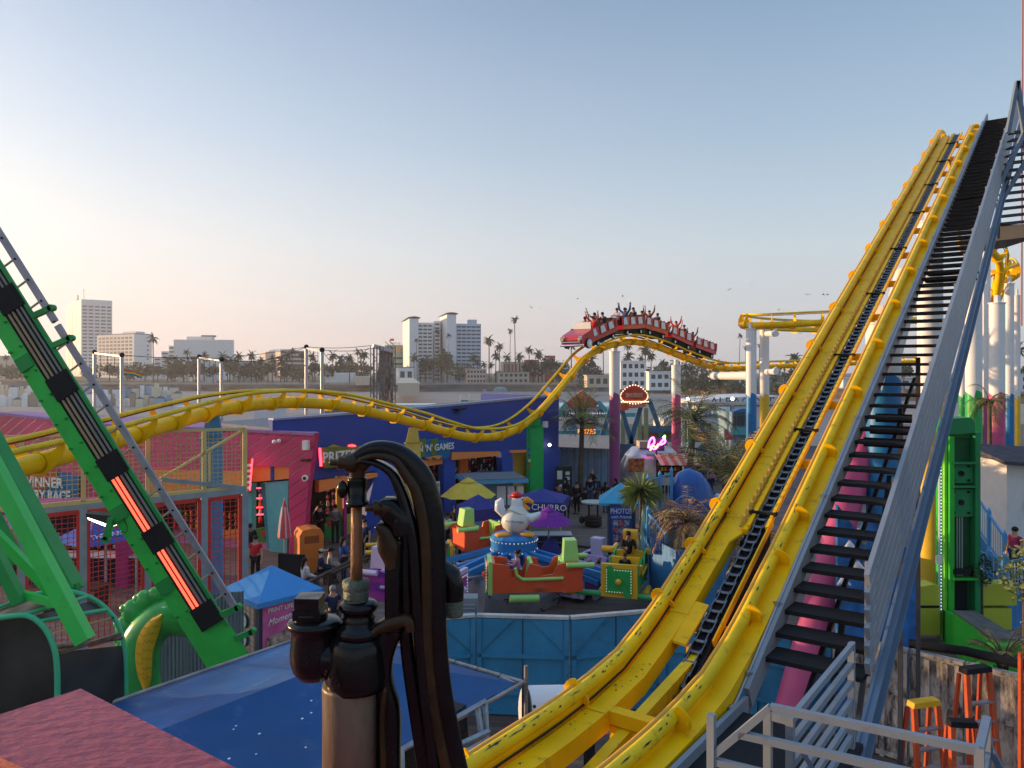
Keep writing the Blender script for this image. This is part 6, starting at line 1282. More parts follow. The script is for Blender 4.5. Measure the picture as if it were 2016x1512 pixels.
    for row in range(nr):
        for sx in (-1,1):
            if c >= 4 and sx < 0: continue
            yy = hl*.35-hl*.75*row; o = T(sx*.27, yy, .60)
            Mx = Matrix((side, f, up)).transposed().to_4x4(); Mx.translation = o
            ps = ['rideup','rideupL','ride','rideupR','rideup','ride','ride','rideup'][rk % 8]; cm = ['red','cream','black','navy','blue','white','black','grey','maroon','black','navy','white'][rk % 12]
            q = person('rider in a %s top, %s, %s %s seat of the %s car' % (cm, {'rideup':'both arms raised','rideupL':'one arm raised','rideupR':'one arm flung sideways','ride':'holding on'}[ps], 'left' if sx < 0 else 'right', 'first' if row == 0 else 'rear', ['front','second','middle','fourth','last'][c]), (0,0,0), 0, ps, [skin1,skin2,skin1][rk%3], C_[cm], C_['black'], 'short' if rk%3 else 'long', None, 'short' if rk%2 else 'long', 1, 'riders on the coaster train', Mx, legs=False)
            rk += 1
# ================================================================ plane ride
RC = G(1012,1168); RC = V((RC.x, RC.y, 0))
ride = thing('plane_ride', 'blue many-armed children\'s ride hub with a light-studded ring on dark rocks', 'fairground ride', RC)
rock = mat('sculpted_rock', (.21,.21,.23), .85, var=.4, scale=1.2, bump=1.0, bscale=2.5, dirt=.5, dirtcol=(.015,.015,.02))
b = MB(); n = 14; vs = []; rad_ = [2.05+R.uniform(-.2,.2) for _ in range(n)]
for z, k in ((0,1.02),(.45,1.0),(.85,.9),(.92,.85)):
    for j in range(n): a = 2*pi*j/n; r_ = rad_[j]*k+R.uniform(-.05,.05); vs.append(RC+V((-.45+r_*cos(a), r_*sin(a)-.3, z+R.uniform(-.05,.05)*(z > .1))))
b.add(vs, [(i*n+j, i*n+(j+1)%n, (i+1)*n+(j+1)%n, (i+1)*n+j) for i in range(3) for j in range(n)]+[tuple(3*n+j for j in range(n))]); b.build('rock_base', rock, ride)
b = MB()
for k in range(26):
    a = R.uniform(pi,2*pi); r_ = 2.02; q = RC+V((-.45+r_*cos(a), r_*sin(a)-.32, R.uniform(.1,.75))); b.tube([q, q+V((R.uniform(-.18,.18),0,R.uniform(-.25,.25))), q+V((R.uniform(-.3,.3),0,R.uniform(-.35,.1)))], .016, 5)
b.build('rock_cracks', blk, ride)
sky_ = mat('ride_blue_paint', (.03,.20,.50), .35, var=.08); bulb = mat('ride_bulbs', (.8,.75,.6), .4, var=0, emit=(1,.9,.7), es=.12)
b = MB(); b.cyl(RC, RC+V((0,0,1.4)), .42, 16); b.build('mast', sky_, ride)
b = MB(); b.lathe([(0,0),(.62,0),(.78,.1),(.80,.60),(.72,.70),(0,.72)], RC+V((0,0,1.34)), 12, sm=False); b.build('hub_ring', sky_, ride)
b = MB()
for z in (1.52,1.86):
    for j in range(36): a = 2*pi*j/36; b.ball(RC+V((.80*cos(a),.80*sin(a),z)), .026, 5)
b.build('bulb_row', bulb, ride, kind='stuff')
cols_ = [('orange',(.75,.10,.03),'lime',(.35,.65,.16)),('yellow',(.80,.42,.02),'green',(.03,.36,.08)),('purple',(.24,.03,.27),'lilac',(.50,.42,.60))]
def plane(k, loc, rz, label, hero=True, z=.0):
    n1, c1, n2, c2 = cols_[k]; m1 = mat('plane_'+n1, c1, .3, var=.05, coat=.3); m2 = mat('plane_'+n2, c2, .3, var=.05, coat=.3)
    body_m, trim_m = (m1, m2) if k != 1 else (m2, m1)
    t = thing('ride_plane', label, 'ride plane', (0,0,0))
    # local: nose towards -x, length 3.2, width 1.15
    side_ = [(-1.55,.15),(1.5,.15),(1.62,1.05),(1.15,1.12),(.72,1.02),(.55,.72),(.2,.68),(.12,1.0),(-.25,1.06),(-.42,.62),(-.85,.62),(-.95,1.02),(-1.55,1.1)]
    for y in (-.56,.50): b = MB(); b.prism([V((x,y,zz)) for x, zz in side_], V((0,.06,0))); b.build('side_panel', body_m, t)
    b = MB(); b.box((0,0,.19), (3.1,1.06,.1)); b.box((-1.5,0,.62), (.12,1.1,.95)); b.box((1.52,0,.58), (.12,1.05,.85)); b.build('hull', body_m, t)
    for x in (-.35,.75): b = MB(); b.prism([V((x,-.48,.25)),V((x+.12,-.48,1.08)),V((x+.22,-.48,1.08)),V((x+.2,-.48,.25))], V((0,.96,0))); b.build('seat_back', trim_m, t)
    # trims
    for y in (-.6,.58):
        b = MB(); b.tube([(-.75,y,.95),(-.7,y,.72),(-.5,y,.58),(-.1,y,.58),(.9,y,.6)], .055, 8); b.build('trim_tube', trim_m, t)
        b = MB(); b.tube([(-.95,y*1.25,.02),(.05,y*1.25,.02)], .12, 10); b.build('float', trim_m, t)
        b = MB(); b.tube([(1.0,y*1.1,1.02),(1.95,y*1.1,1.02)], .09, 8); b.build('tail_wing', trim_m, t)
    b = MB(); b.box((-1.6,0,.62), (.14,1.18,1.05)); b.build('nose_frame', trim_m, t)
    b = MB(); b.box((-1.69,0,.62), (.04,.86,.8)); b.build('nose_panel', body_m, t)
    b = MB(); b.prism([V((-1.73,-.05,.55)),V((-1.73,.1,.55)),V((-1.73,.42,1.08)),V((-1.73,.22,1.12))], V((-.03,0,0))); b.prism([V((-1.73,.05,.68)),V((-1.73,-.1,.68)),V((-1.73,-.42,.14)),V((-1.73,-.22,.1))], V((-.03,0,0))); b.build('propeller', body_m if k == 1 else trim_m, t)
    b = MB(); b.ball((-1.78,0,.62), .1, 10); b.build('spinner', trim_m if k != 0 else body_m, t)
    b = MB(); b.prism([V((.95,-.28,1.05)),V((1.5,-.28,1.05)),V((1.42,-.22,1.72)),V((1.0,-.22,1.72))], V((0,.5,0))); b.build('tail_fin', trim_m, t)
    b = MB()
    for j in range(10):
        for (y,zz) in ((-.4+.089*j,.27),(-.4+.089*j,.97)): b.ball((-1.72,y,zz), .02, 5)
    for j in range(7):
        for y in (-.4,.4): b.ball((-1.72,y,.36+.09*j), .02, 5)
    b.build('nose_bulbs', bulb, t, kind='stuff')
    b = MB(); b.box((.1,-.64,.3), (.35,.12,.03)); b.build('step', chrome, t)
    if k == 1:
        for sy in (-1,1): b = MB(); b.tube([(-1.3,sy*.5,.08),(-1.3,sy*1.55,.08)], .15, 10, flat=.6); b.build('wing', body_m, t); b = MB(); b.tube([(-1.3,sy*1.5,.08),(-1.3,sy*1.85,.08)], .155, 10, flat=.6); b.build('wing_tip', trim_m, t)
        for sy in (-1,1): b = MB(); b.tube([(1.2,sy*.5,1.0),(1.2,sy*1.05,1.0)], .12, 10); b.build('rear_wing', trim_m, t)
    t.location = loc; t.rotation_euler = (0,0,rz); t.scale = (.86,.9,.92); return t
def pl(px, py, D, z): v = P(px, py, D); return V((v.x, v.y, z))
def zpx(py, D): return H-(py-HY)/FPX*D
D1 = 23.2; p1 = plane(0, pl(1054,1170,D1,zpx(1166,D1)), radians(4), 'orange and lime ride plane with side trim, nearest and largest, in front of the rocks')
D2 = 22.6; p2 = plane(1, pl(1233,1160,D2+1.4,zpx(1183,D2)), radians(73), 'yellow and green ride plane with a propeller facing the camera')
D3 = 28.5; p3 = plane(0, pl(968,1075,D3,zpx(1080,D3)), radians(-150), 'orange and lime ride plane raised behind left of the bird figure')
D4 = 21.8; p4 = plane(2, pl(815,1180,D4,zpx(1190,D4)), radians(160), 'purple ride plane half hidden behind the pump')
D5 = 26.6; p5 = plane(2, pl(1155,1160,D5,zpx(1160,D5)), radians(60), 'purple ride plane behind the yellow and green one')
D6 = 28; p6 = plane(1, pl(812,1120,D6,zpx(1128,D6)), radians(190), 'yellow and green ride plane behind the pump rod')
for q, nm in ((p1,1),(p2,1),(p3,1),(p4,1),(p5,1),(p6,1)):
    c = V(q.location); d = V((c.x-RC.x, c.y-RC.y, 0)); L = d.length; d.normalize()
    for off in (-.22,.22):
        pv = V((-d.y,d.x,0))*off; b = MB(); b.beam(RC+d*.6+pv+V((0,0,1.5)), RC+d*max(1.2,L-.5)+pv+V((0,0,c.z+.3)), .12, .16); b.build('arm', sky_, ride)
    b = MB(); b.cyl(RC+d*.75+V((0,0,.9)), RC+d*(L*.55)+V((0,0,(1.3+c.z)/2)), .05, 8); b.build('lift_ram', chrome, ride)
for (x,y,D) in ((884,1126,25.2),(908,1142,24.4),(930,1136,25.6),(1140,1122,25.4),(1182,1146,24.6)):
    tgt = P(x,y,D); d = V((tgt.x-RC.x,tgt.y-RC.y,0)).normalized(); sd_ = V((-d.y,d.x,0))*.16; mid_ = RC+d*.95+V((0,0,1.32))
    for sg in (-1,1): b = MB(); b.beam(RC+d*.5+sd_*sg+V((0,0,1.5)), mid_+sd_*sg, .1,.15); b.beam(mid_+sd_*sg, tgt+sd_*sg, .1,.15); b.build('arm', sky_, ride)
for a in (.6,2.3,4.2,5.6):
    d = V((cos(a),sin(a),0)); b = MB(); b.beam(RC+d*.5+V((0,0,1.4)), RC+d*1.2+V((0,0,.9)), .1,.1); b.build('strut', sky_, ride)
# people on the ride
person('child in a pink top riding in the orange plane in front', V(p1.location)+V((-.55,.05,.35)), 1.5, 'ride', skin2, C_['pink'], C_['navy'], 'bun', None, 'long', .85, legs=False)
person('woman with long dark hair in black riding in the yellow and green plane', V(p2.location)+V((.15,.62,.55)), pi, 'ride', skin2, C_['black'], C_['black'], 'long', None, 'long', 1.0, legs=False)
person('small dark haired child low in the yellow and green plane', V(p2.location)+V((-.1,-.35,.35)), pi, 'ride', skin2, C_['black'], C_['black'], 'short', None, 'long', .75, legs=False)
person('left of two small girls in pale pink hoods on the purple plane', pl(1160,1140,25.8,zpx(1140,25.8)-.1), pi, 'ride', skin3, C_['pink'], C_['purple'], None, None, 'long', .72, legs=False, hood=True)
person('right of two small girls in pale pink hoods on the purple plane', pl(1179,1137,25.8,zpx(1137,25.8)-.1), pi-.2, 'ride', skin3, C_['pink'], C_['purple'], None, None, 'long', .74, legs=False, hood=True)
# ---- bird figure on top
bird = thing('bird_figure', 'large white bird figure in a red cap and sleeveless vest on the ride hub', 'bird figure', RC+V((0,0,2.06)))
bw_ = mat('white_fibreglass', (.66,.68,.68), .3, var=.04, coat=.4); beak = mat('orange_beak', (.80,.32,.02), .35, var=.05); redc = mat('red_cap_paint', (.55,.02,.02), .35)
B0 = RC+V((0,-.05,2.10)); kx = lambda x, z, y=0: B0+V((x,y,z))*.8
prof_ = [(0,.02),(.28,.05),(.50,.2),(.60,.42),(.58,.65),(.46,.88),(.32,1.05),(.26,1.18),(.28,1.32),(.24,1.45),(.1,1.53),(0,1.54)]
b = MB(); n = 20; vs = []
for r_, z in prof_:
    for j in range(n): a = 2*pi*j/n; vs.append(kx(r_*cos(a)+(.04+.1*z-.02), z, r_*.92*sin(a)))
b.add(vs, [(i*n+j, i*n+(j+1)%n, (i+1)*n+(j+1)%n, (i+1)*n+j) for i in range(len(prof_)-1) for j in range(n)], 0, True); b.build('body', bw_, bird)
b = MB(); vs = []      # vest hugs the body
for r_, z in prof_[1:7]:
    for j in range(n): a = 2*pi*j/n; vs.append(kx((r_+.015)*cos(a)+(.02+.1*z), z+.0, (r_+.015)*.92*sin(a)))
b.add(vs, [(i*n+j, i*n+(j+1)%n, (i+1)*n+(j+1)%n, (i+1)*n+j) for i in range(5) for j in range(n)], 0, True); b.build('vest', mat('cream_vest', (.62,.61,.55), .4, var=.04), bird)
for zz, rr in ((.07,.32),(.9,.47)):
    b = MB(); b.tube([kx((rr+.02)*cos(2*pi*j/24)+.02+.1*zz, zz+(.1*sin(2*pi*j/24*2) if zz > .5 else 0), (rr+.02)*.92*sin(2*pi*j/24)) for j in range(24)], .014, 5, closed=True); b.build('vest_piping', mat('tan_piping', (.35,.25,.1), .5), bird)
b = MB(); b.tube([kx(-.42,.75), kx(-.62,1.0), kx(-.62,1.28), kx(-.5,1.42)], [.13,.18,.155,.065], 12); b.build('raised_wing', bw_, bird)
b = MB(); b.tube([kx(.42,.7,-.15), kx(.75,.62,-.15), kx(1.0,.75,-.15), kx(1.12,.86,-.15)], [.16,.16,.11,.05], 12); b.build('wing', bw_, bird)
b = MB(); b.tube([kx(.32,1.33), kx(.58,1.38), kx(.78,1.28), kx(.82,1.17)], [.13,.105,.065,.02], 10); b.build('upper_beak', beak, bird)
b = MB(); b.tube([kx(.36,1.15), kx(.55,1.02), kx(.68,.98)], [.10,.08,.03], 10); b.build('lower_beak', beak, bird)
b = MB(); b.ball(kx(.34,1.43,-.17), (.05,.04,.07), 10); b.build('eye', white, bird); b = MB(); b.ball(kx(.36,1.43,-.215), (.022,.016,.03), 8); b.build('pupil', _eye, bird)
b = MB(); b.ball(kx(.12,1.56), (.2,.2,.13), 14); b.lathe([(0,0),(.16,0),(.16,.025),(0,.025)], kx(-.08,1.53), 12); b.ball(kx(.12,1.74), .035, 8); b.build('cap', redc, bird)
for sx, l in ((-1,'l'),(1,'r')): b = MB(); o = kx(.38*sx+.05,-.02,-.3); b.ball(o+V((sx*.12,-.1,0)), (.28,.2,.08), 12); b.ball(o+V((sx*.24,-.18,-.02)), (.11,.1,.05), 8); b.build('foot', beak, bird)
text('PACIFIC PARK', .10, kx(.02,.55,-.62), (1,0,-.08), (.05,-.2,1), bird, mat('navy_print', (.02,.05,.2), .5))
# ---- dark timber railing round the ride
def railing(pts, label, h=1.05, mesh=True, m=wood, step=1.6):
    t = thing('timber_railing', label, 'railing', (pts[0][0],pts[0][1],0), 'timber railings round the plane ride'); pts = [V((p[0],p[1],0)) for p in pts]
    for a, c in zip(pts, pts[1:]):
        b = MB(); b.beam(a+V((0,0,h)), c+V((0,0,h)), .14, .07); b.build('top_rail', m, t); n_ = max(1, round((c-a).length/step))
        for i in range(n_+1): q = a.lerp(c,i/n_); b = MB(); b.beam(q, q+V((0,0,h)), .1, .1, (1,0,0)); b.build('post', m, t)
        if mesh:
            b = MB(); L = (c-a).length; k = int(L/.12)
            for i in range(k): q = a.lerp(c,i/k); b.tube([q+V((0,0,.08)), q+V((0,0,h-.05))], .005, 3, cap=False)
            for j in range(8): b.tube([a+V((0,0,.1+.12*j)), c+V((0,0,.1+.12*j))], .005, 3, cap=False)
            b.build('wire_mesh', mat('wire', (.08,.07,.06), .5, .5), t)
def top_pt(px, py, h=1.05): D = (H-h)*FPX/(py-HY); return ((px-CX)/FPX*D, D)
railing([top_pt(600,1150),top_pt(700,1100),top_pt(830,1078)], 'dark timber railing left of the ride, seen behind the pump')
railing([top_pt(865,1074),top_pt(905,1069),top_pt(1000,1066),top_pt(1100,1070),top_pt(1200,1083),top_pt(1300,1102),top_pt(1420,1160)], 'dark timber railing curving behind the bird ride')
railing([top_pt(650,1130),top_pt(700,1108),top_pt(740,1095)], 'short dark timber rail near the seated people')
# ================================================================ umbrellas, tents, stands
def umbrella(label, px, py_top, D, wpx, dropx, m, closed=False, hpole=None):
    top = P(px, py_top, D); t = thing('umbrella', label, 'umbrella', (top.x,top.y,0)); r_ = wpx/2/FPX*D; n_ = 8; b = MB()
    drop = dropx/FPX*D; vs = [top]; 
    for f, zf in ((.5,.38),(1.0,1.0)):
        for j in range(16): a = 2*pi*j/16+.2; rr = r_*f*(1 if j % 2 == 0 else .93); vs.append(top+V((rr*cos(a), rr*sin(a), -drop*zf+(.03 if j % 2 else 0))))
    b.add(vs, [(0,1+j,1+(j+1)%16) for j in range(16)]+[(1+j,17+j,17+(j+1)%16,1+(j+1)%16) for j in range(16)]); b.build('canopy', m, t)
    b = MB(); b.add([top+V((0,0,.08))]+[top+V((.3*r_*cos(2*pi*j/8), .3*r_*sin(2*pi*j/8), -drop*.16)) for j in range(8)], [(0,1+j,1+(j+1)%8) for j in range(8)]); b.build('top_flap', m, t)
    b = MB(); b.cyl((top.x,top.y,0), top, .03, 8); b.build('pole', steel, t)
    for j in range(8): b = MB(); a = 2*pi*j/8+.2; b.tube([top-V((0,0,.05)), top+V((r_*.97*cos(a), r_*.97*sin(a), -drop*.98))], .012, 4); b.build('rib', steel, t)
    b = MB(); b.lathe([(.25,0),(.25,.1),(0,.12)], (top.x,top.y,0), 14); b.build('base', blk, t); return t
yc = mat('yellow_umbrella_cloth', (.60,.42,.05), .75, var=.1, bump=.2); pc2 = mat('purple_umbrella_cloth', (.17,.02,.24), .75, var=.1, bump=.2); nv = mat('navy_tent_cloth', (.035,.04,.20), .75, var=.1, bump=.15)
umbrella('open yellow patio umbrella in front of the blue arcade', 922, 943, 33.5, 112, 33, yc)
umbrella('open purple umbrella right of the bird figure', 1080, 1000, 28.0, 98, 30, pc2)
t = thing('closed_umbrella', 'folded red and white striped umbrella by the turquoise panel', 'umbrella', G(560,1102)); o = G(560,1102); rs_ = mat('red_striped_cloth', (.55,.09,.10), .8)
b = MB(); b.tube([o+V((0,0,.9)), o+V((0,0,1.5)), o+V((0,0,2.1)), o+V((0,0,2.4))], [.26,.2,.1,.03], 12); b.build('folded_canopy', rs_, t)
for k in range(6): a = k*pi/3; b = MB(); b.tube([o+V((.25*cos(a),.25*sin(a),.92)), o+V((.19*cos(a),.19*sin(a),1.5)), o+V((.09*cos(a),.09*sin(a),2.12))], .03, 5); b.build('white_stripe', C_['white'], t)
b = MB(); b.cyl(o, o+V((0,0,2.5)), .025, 6); b.build('pole', steel, t)
def ground_xy(px, D): return ((px-CX)/FPX*D, D)
tq, cc = tent('dark_tent', 'small navy tent left of the bird figure', ground_xy(928,30.2), ground_xy(987,30.9), 2.12, 2.62, nv, .45)
tq2, cc2 = tent('churro_tent', 'navy tent with CHURRO lettering right of the bird figure', ground_xy(1012,32.6), ground_xy(1108,32.2), 2.08, 2.5, nv, .42)
d_ = (cc2[1]-cc2[0]).normalized(); nn = V((d_.y,-d_.x,0)); text('CHURRO', .36, cc2[0].lerp(cc2[1],.72)+nn*.03+V((0,0,1.87)), d_, (0,0,1), tq2, wl)
b = MB(); o = P(1060,1060,31); b.box((o.x,31.2,.5), (2.6,.7,1.0)); c = b.build('churro_cart', mat('navy_cart', (.02,.025,.10), .5), None, (o.x,31.2,0), 'dark serving counter under the churro tent', 'cart')
b = MB(); b.box((o.x,31.2,1.02), (2.7,.8,.04)); b.build('counter_top', steel, c)
b = MB(); b.ball((P(1084,1,27.8).x,27.8,.75), (.42,.35,.85), 10); b.build('covered_heater', nv, None, (P(1084,1,27.8).x,27.8,0), 'navy cloth covered shape beside the purple umbrella pole', 'covered cart')
b = MB(); o = P(955,1040,30.5); b.box((o.x,30.5,.55), (1.7,.6,1.1)); cc_ = b.build('game_counter', mat('patterned_panel', (.25,.10,.12), .6, var=.8, scale=3), None, (o.x,30.5,0), 'low patterned counter under the small navy tent', 'counter')
b = MB(); b.box((o.x,30.5,1.12), (1.8,.7,.05)); b.build('counter_top', wood, cc_)
# pale blue booth with flat roof beside the yellow umbrella
o = P(958,955,36.5); t = thing('ticket_booth', 'pale blue booth with a flat roof behind the yellow umbrella', 'booth', (o.x,37.5,0)); pb = mat('pale_blue_booth', (.20,.38,.50), .6, var=.08)
b = MB(); b.box((P(970,1,37).x,37.6,1.1), (1.9,1.6,2.2)); b.build('body', pb, t)
b = MB(); b.box((P(967,1,36.8).x,37.2,2.42), (3.0,2.6,.16), rz=.25); b.build('roof', mat('bright_sky_blue', (.10,.34,.55), .5), t); b = MB(); b.box((P(967,1,36.8).x,37.2,2.53), (2.85,2.45,.05), rz=.25); b.build('roof_top', mat('grey_roof', (1,1,1)), t)
for px in (987,1008,1022): b = MB(); q = P(px,970,36.4); b.box((q.x,36.5,1.7), (.42,.05,.9)); b.build('white_panel', white, t)
def bin_(label, px, py, m, w_=.62, h_=1.15, rz=.4):
    o = G(px,py); t = thing('litter_bin', label, 'litter bin', o); b = MB(); Mz = Matrix.Rotation(rz,3,'Z'); F2 = lambda x,y,z: o+Mz@V((x,y,z))
    sec = [(-w_/2,0),(w_/2,0),(w_/2,h_*.86),(w_*.38,h_*.97),(0,h_),(-w_*.38,h_*.97),(-w_/2,h_*.86)]
    b.prism([F2(x,-w_/2,z) for x,z in sec], Mz@V((0,w_,0))); b.build('body', m, t)
    b = MB(); b.prism([F2(-w_*.3,-w_/2-.01,h_*.68),F2(w_*.3,-w_/2-.01,h_*.68),F2(w_*.3,-w_/2-.01,h_*.84),F2(-w_*.3,-w_/2-.01,h_*.84)], Mz@V((0,.008,0))); b.build('flap', mat('bin_flap', (.25,.06,.02), .6), t); return t
ob = mat('orange_bin', (.60,.17,.03), .5, var=.1)
bin_('tall orange litter bin against the pink pillar', 608, 1125, ob, .9, 1.7, .5)
bin_('orange litter bin beside the photo kiosk', 1253, 1096, ob, .7, 1.25, -.2)
o = G(1305,1108); t = thing('soda_bin', 'blue recycling bin with a red white and blue round badge on the deck', 'litter bin', o); dbm = mat('royal_blue_plastic', (.01,.05,.22), .4)
b = MB(); b.lathe([(0,0),(.32,0),(.35,.3),(.36,.95),(.34,1.0)], o, 16); b.build('body', dbm, t); b = MB(); b.lathe([(.36,.95),(.30,1.05),(.22,1.25),(0,1.3)], o, 16); b.build('dome_lid', dbm, t)
nn = V((.05,-1,0)).normalized(); c = o+nn*.355+V((0,0,.62)); 
for (zc_, m) in ((0,white),): b = MB(); b.cyl(c, c+nn*.02, .15, 20); b.build('badge', m, t)
def lune(z0, z1, m):
    pts = []; 
    for k in range(9): a = radians(20+140*k/8) if z1 > 0 else radians(200+140*k/8); pts.append(c+nn*.022+V((.135*cos(a),0,.135*sin(a))))
    b = MB(); b.prism(pts, nn*.006); b.build('badge_half', m, t)
lune(0,1,mat('badge_red',(.55,.02,.03),.5)); lune(0,-1,mat('badge_blue',(.02,.08,.4),.5))
b = MB(); b.box(c+V((0,0,.25)), (.5,.03,.06)); b.build('white_band', white, t)
b = MB(); q = G(574,1152); b.box((q.x,q.y,.55), (1.0,.12,1.1), rz=-.25); t = b.build('black_screen', blk, None, (q.x,q.y,0), 'black fabric screen board in front of the folded umbrella', 'screen'); 
for sx in (-.4,.4): b = MB(); b.box((q.x+sx,q.y-.02,.05), (.06,.5,.1)); b.build('foot', blk, t)
# barrel table
o = G(1168,1036); t = thing('barrel_table', 'half barrel table with a round pale top on four posts', 'table', o)
b = MB(); b.lathe([(.0,0),(.36,0),(.42,.25),(.40,.5),(0,.52)], o, 18); b.build('barrel', wood, t)
for z in (.1,.25,.42): b = MB(); b.lathe([(.405,0),(.43,.0),(.43,.04),(.405,.04)], o+V((0,0,z)), 18); b.build('hoop', blk, t)
for j in range(4): a = j*pi/2+.6; b = MB(); b.cyl(o+V((.3*cos(a),.3*sin(a),.5)), o+V((.3*cos(a),.3*sin(a),1.15)), .03, 6); b.build('post', wood, t)
b = MB(); b.cyl(o+V((0,0,1.15)), o+V((0,0,1.21)), .6, 24); b.build('table_top', mat('marbled_top', (.38,.42,.36), .4, var=.3, scale=5), t)
b = MB(); b.ball(o+V((-.55,.1,.3)), (.15,.15,.2), 8); b.build('barrel_plant', leafA, t)
# photo kiosk
o = G(1225,1075); tk, kc = tent('photo_kiosk', 'photo kiosk with a turquoise pyramid roof and PHOTOS poster', ground_xy(1179,30.6), ground_xy(1268,30.4), 2.35, 3.05, mat('turquoise_roof', (.05,.32,.48), .45, var=.06), .1, False, 'kiosk')
a = V((P(1201,1,30.3).x,30.35,0)); d = V((1,-.04,0)).normalized(); n3 = V((d.y,-d.x,0)); b = MB(); b.prism([a,a+d*1.0,a+d*1.0-n3*1.2,a-n3*1.2], V((0,0,2.35))); b.build('body', kb, tk)
b = MB(); b.prism([a+d*.02+V((0,0,.15)), a+d*.86+V((0,0,.15)), a+d*.86+V((0,0,2.28)), a+d*.02+V((0,0,2.28))], n3*.03); b.build('poster', mat('photo_poster_blue', (.03,.07,.32), .5), tk)
pm = a+d*.44+n3*.035; text('PHOTOS', .3, pm+V((0,0,2.08)), d, (0,0,1), tk, wl, wide=.72); text('with Friends', .16, pm+V((0,0,1.86)), d, (0,0,1), tk, wl, shear=.3)
for i in range(4):
    for j in range(3):
        b = MB(); q = pm+d*(-.22+.22*j)+V((0,0,1.62-.29*i)); b.prism([q+V((-.1,0,-.13)), q+V((.1,0,-.13)), q+V((.1,0,.13)), q+V((-.1,0,.13))], n3*.008); b.build('booth_photo', mat('portrait_%d'%((i+j)%2), (.42,.12,.12) if (i+j)%2 else (.30,.30,.36), .5, var=.9, scale=9), tk)
for i in range(3): b = MB(); b.tube([pm+n3*.01+d*(-.4+.1*k)+V((0,0,.5-.12*i+.03*sin(k*1.6))) for k in range(9)], .018, 5); b.build('wave_stripe', wl, tk)
# poster stand
o = G(1110,985); t = thing('poster_stand', 'dark poster stand with white notices beside the palm planter', 'poster stand', o); b = MB(); b.box(o+V((0,0,1.0)), (.95,.15,2.0), rz=.1); b.build('board', mat('dark_green_board', (.02,.04,.03), .6), t)
for x, z, w_, h_ in ((-.25,1.5,.3,.5),(.22,1.6,.25,.2),(.22,1.3,.25,.2),(-.25,.75,.28,.4),(.22,1.0,.22,.2)): b = MB(); b.box(o+V((x,-.1,z)), (w_,.02,h_), rz=.1); b.build('notice', white, t)
# planter
o = G(1140,1000); o = V((P(1142,1,45).x,45.0,0)); b = MB(); b.lathe([(0,0),(1.05,0),(1.15,.62),(1.2,.66),(1.0,.66),(1.0,.5),(0,.5)], o, 10, sm=False); b.build('timber_planter', wood, None, tuple(o), 'large dark wooden planter at the foot of the palm tree', 'planter')
# ================================================================ palms and shrubs in the park
def feather_palm(name, label, base, top, cr, nf, m, ml, seed, tr=.14, droop=.34, el0=(-.5,1.3), leaflets=16, lw=.020, ll=.27, cat='palm tree', az=None, dead=None):
    r = random.Random(seed); t = thing(name, label, cat, tuple(base)); base = V(base); top = V(top); b = MB()
    if (top-base).length > .3:
        n_ = 14; b.tube([base.lerp(top, i/n_) for i in range(n_+1)], [tr*(1.25-.35*i/n_)*(1+.05*(i%2)) for i in range(n_+1)], 10)
    for k in range(10): a = r.uniform(0,6.28); b.tube([top-V((0,0,.35)), top+V((.18*cos(a),.18*sin(a),.12))], [tr*.5,.02], 5)
    b.build('trunk', bark, t); b = MB(); st = MB()
    for k in range(nf):
        a = (2*pi*k/nf*2.6+r.uniform(-.25,.25)) if az is None else r.uniform(*az); el = r.uniform(*el0); L = cr*r.uniform(.8,1.12); d = V((cos(a),sin(a),0)); p = top.copy(); vx, vz = cos(el), sin(el); pts = [p.copy()]; N_ = 9
        for i in range(N_): p = p+(d*vx+V((0,0,vz)))*(L/N_); vz -= droop*(.5+i/N_); q = sqrt(vx*vx+vz*vz); vx /= q; vz /= q; pts.append(p.copy())
        st.tube(pts, [.022*(1-i/(N_+2)) for i in range(N_+1)], 4, cap=False); side = V((-sin(a),cos(a),0))
        for j in range(leaflets):
            f = .12+.88*j/leaflets; i = min(N_-1, int(f*N_)); o = pts[i].lerp(pts[i+1], f*N_-i); dr = (pts[i+1]-pts[i]).normalized(); l = cr*ll*(1-.75*abs(f-.4))*r.uniform(.8,1.15)
            for sg in (-1,1):
                dv = (side*sg*r.uniform(.6,1)+dr*.75+V((0,0,-.12-r.uniform(0,.4)))).normalized(); wv = dr*lw*cr*.5; m_ = 0 if (r.random() > (dead or .12)) else 1
                b.add([o-wv, o+wv, o+dv*l*.6+wv*.7+V((0,0,-.02)), o+dv*l+V((0,0,-.07*l)), o+dv*l*.6-wv*.7], [(0,1,2,3,4)], m_)
    b.build('crown', [m, ml], t); st.build('frond_stems', bark, t); return t
pl_g = mat('palm_green', (.17,.19,.05), .6, var=.35, scale=3); pl_y = mat('palm_straw', (.42,.29,.10), .7, var=.3, scale=3); pl_d = mat('dry_frond', (.28,.17,.08), .8, var=.35, scale=4); yuc = mat('yucca_green', (.20,.25,.08), .55, var=.25, scale=4)
feather_palm('palm_tree', 'feathery palm rising from the wooden planter left of the purple column', (P(1142,1,45).x,45,.5), P(1146,835,45), 2.5, 30, pl_g, pl_y, 21, el0=(.05,1.45), droop=.19)
feather_palm('palm_tree', 'feathery palm with long fronds in front of the pink and white column', (P(1352,1,43).x,43,0), P(1366,828,43), 3.0, 32, pl_g, pl_y, 22, tr=.16, el0=(-.1,1.45), droop=.22)
feather_palm('palm_tree', 'low bushy palm with upright fronds left of the yellow track', (P(1425,1,31).x,31,.6), P(1428,945,31), 2.9, 26, pl_y, pl_g, 23, el0=(.4,1.4), droop=.15)
feather_palm('palm_tree', 'second low palm with upright fronds close against the yellow track', (P(1462,1,29.5).x,29.5,.6), P(1466,970,29.5), 2.3, 20, pl_g, pl_y, 24, el0=(.4,1.4), droop=.14)
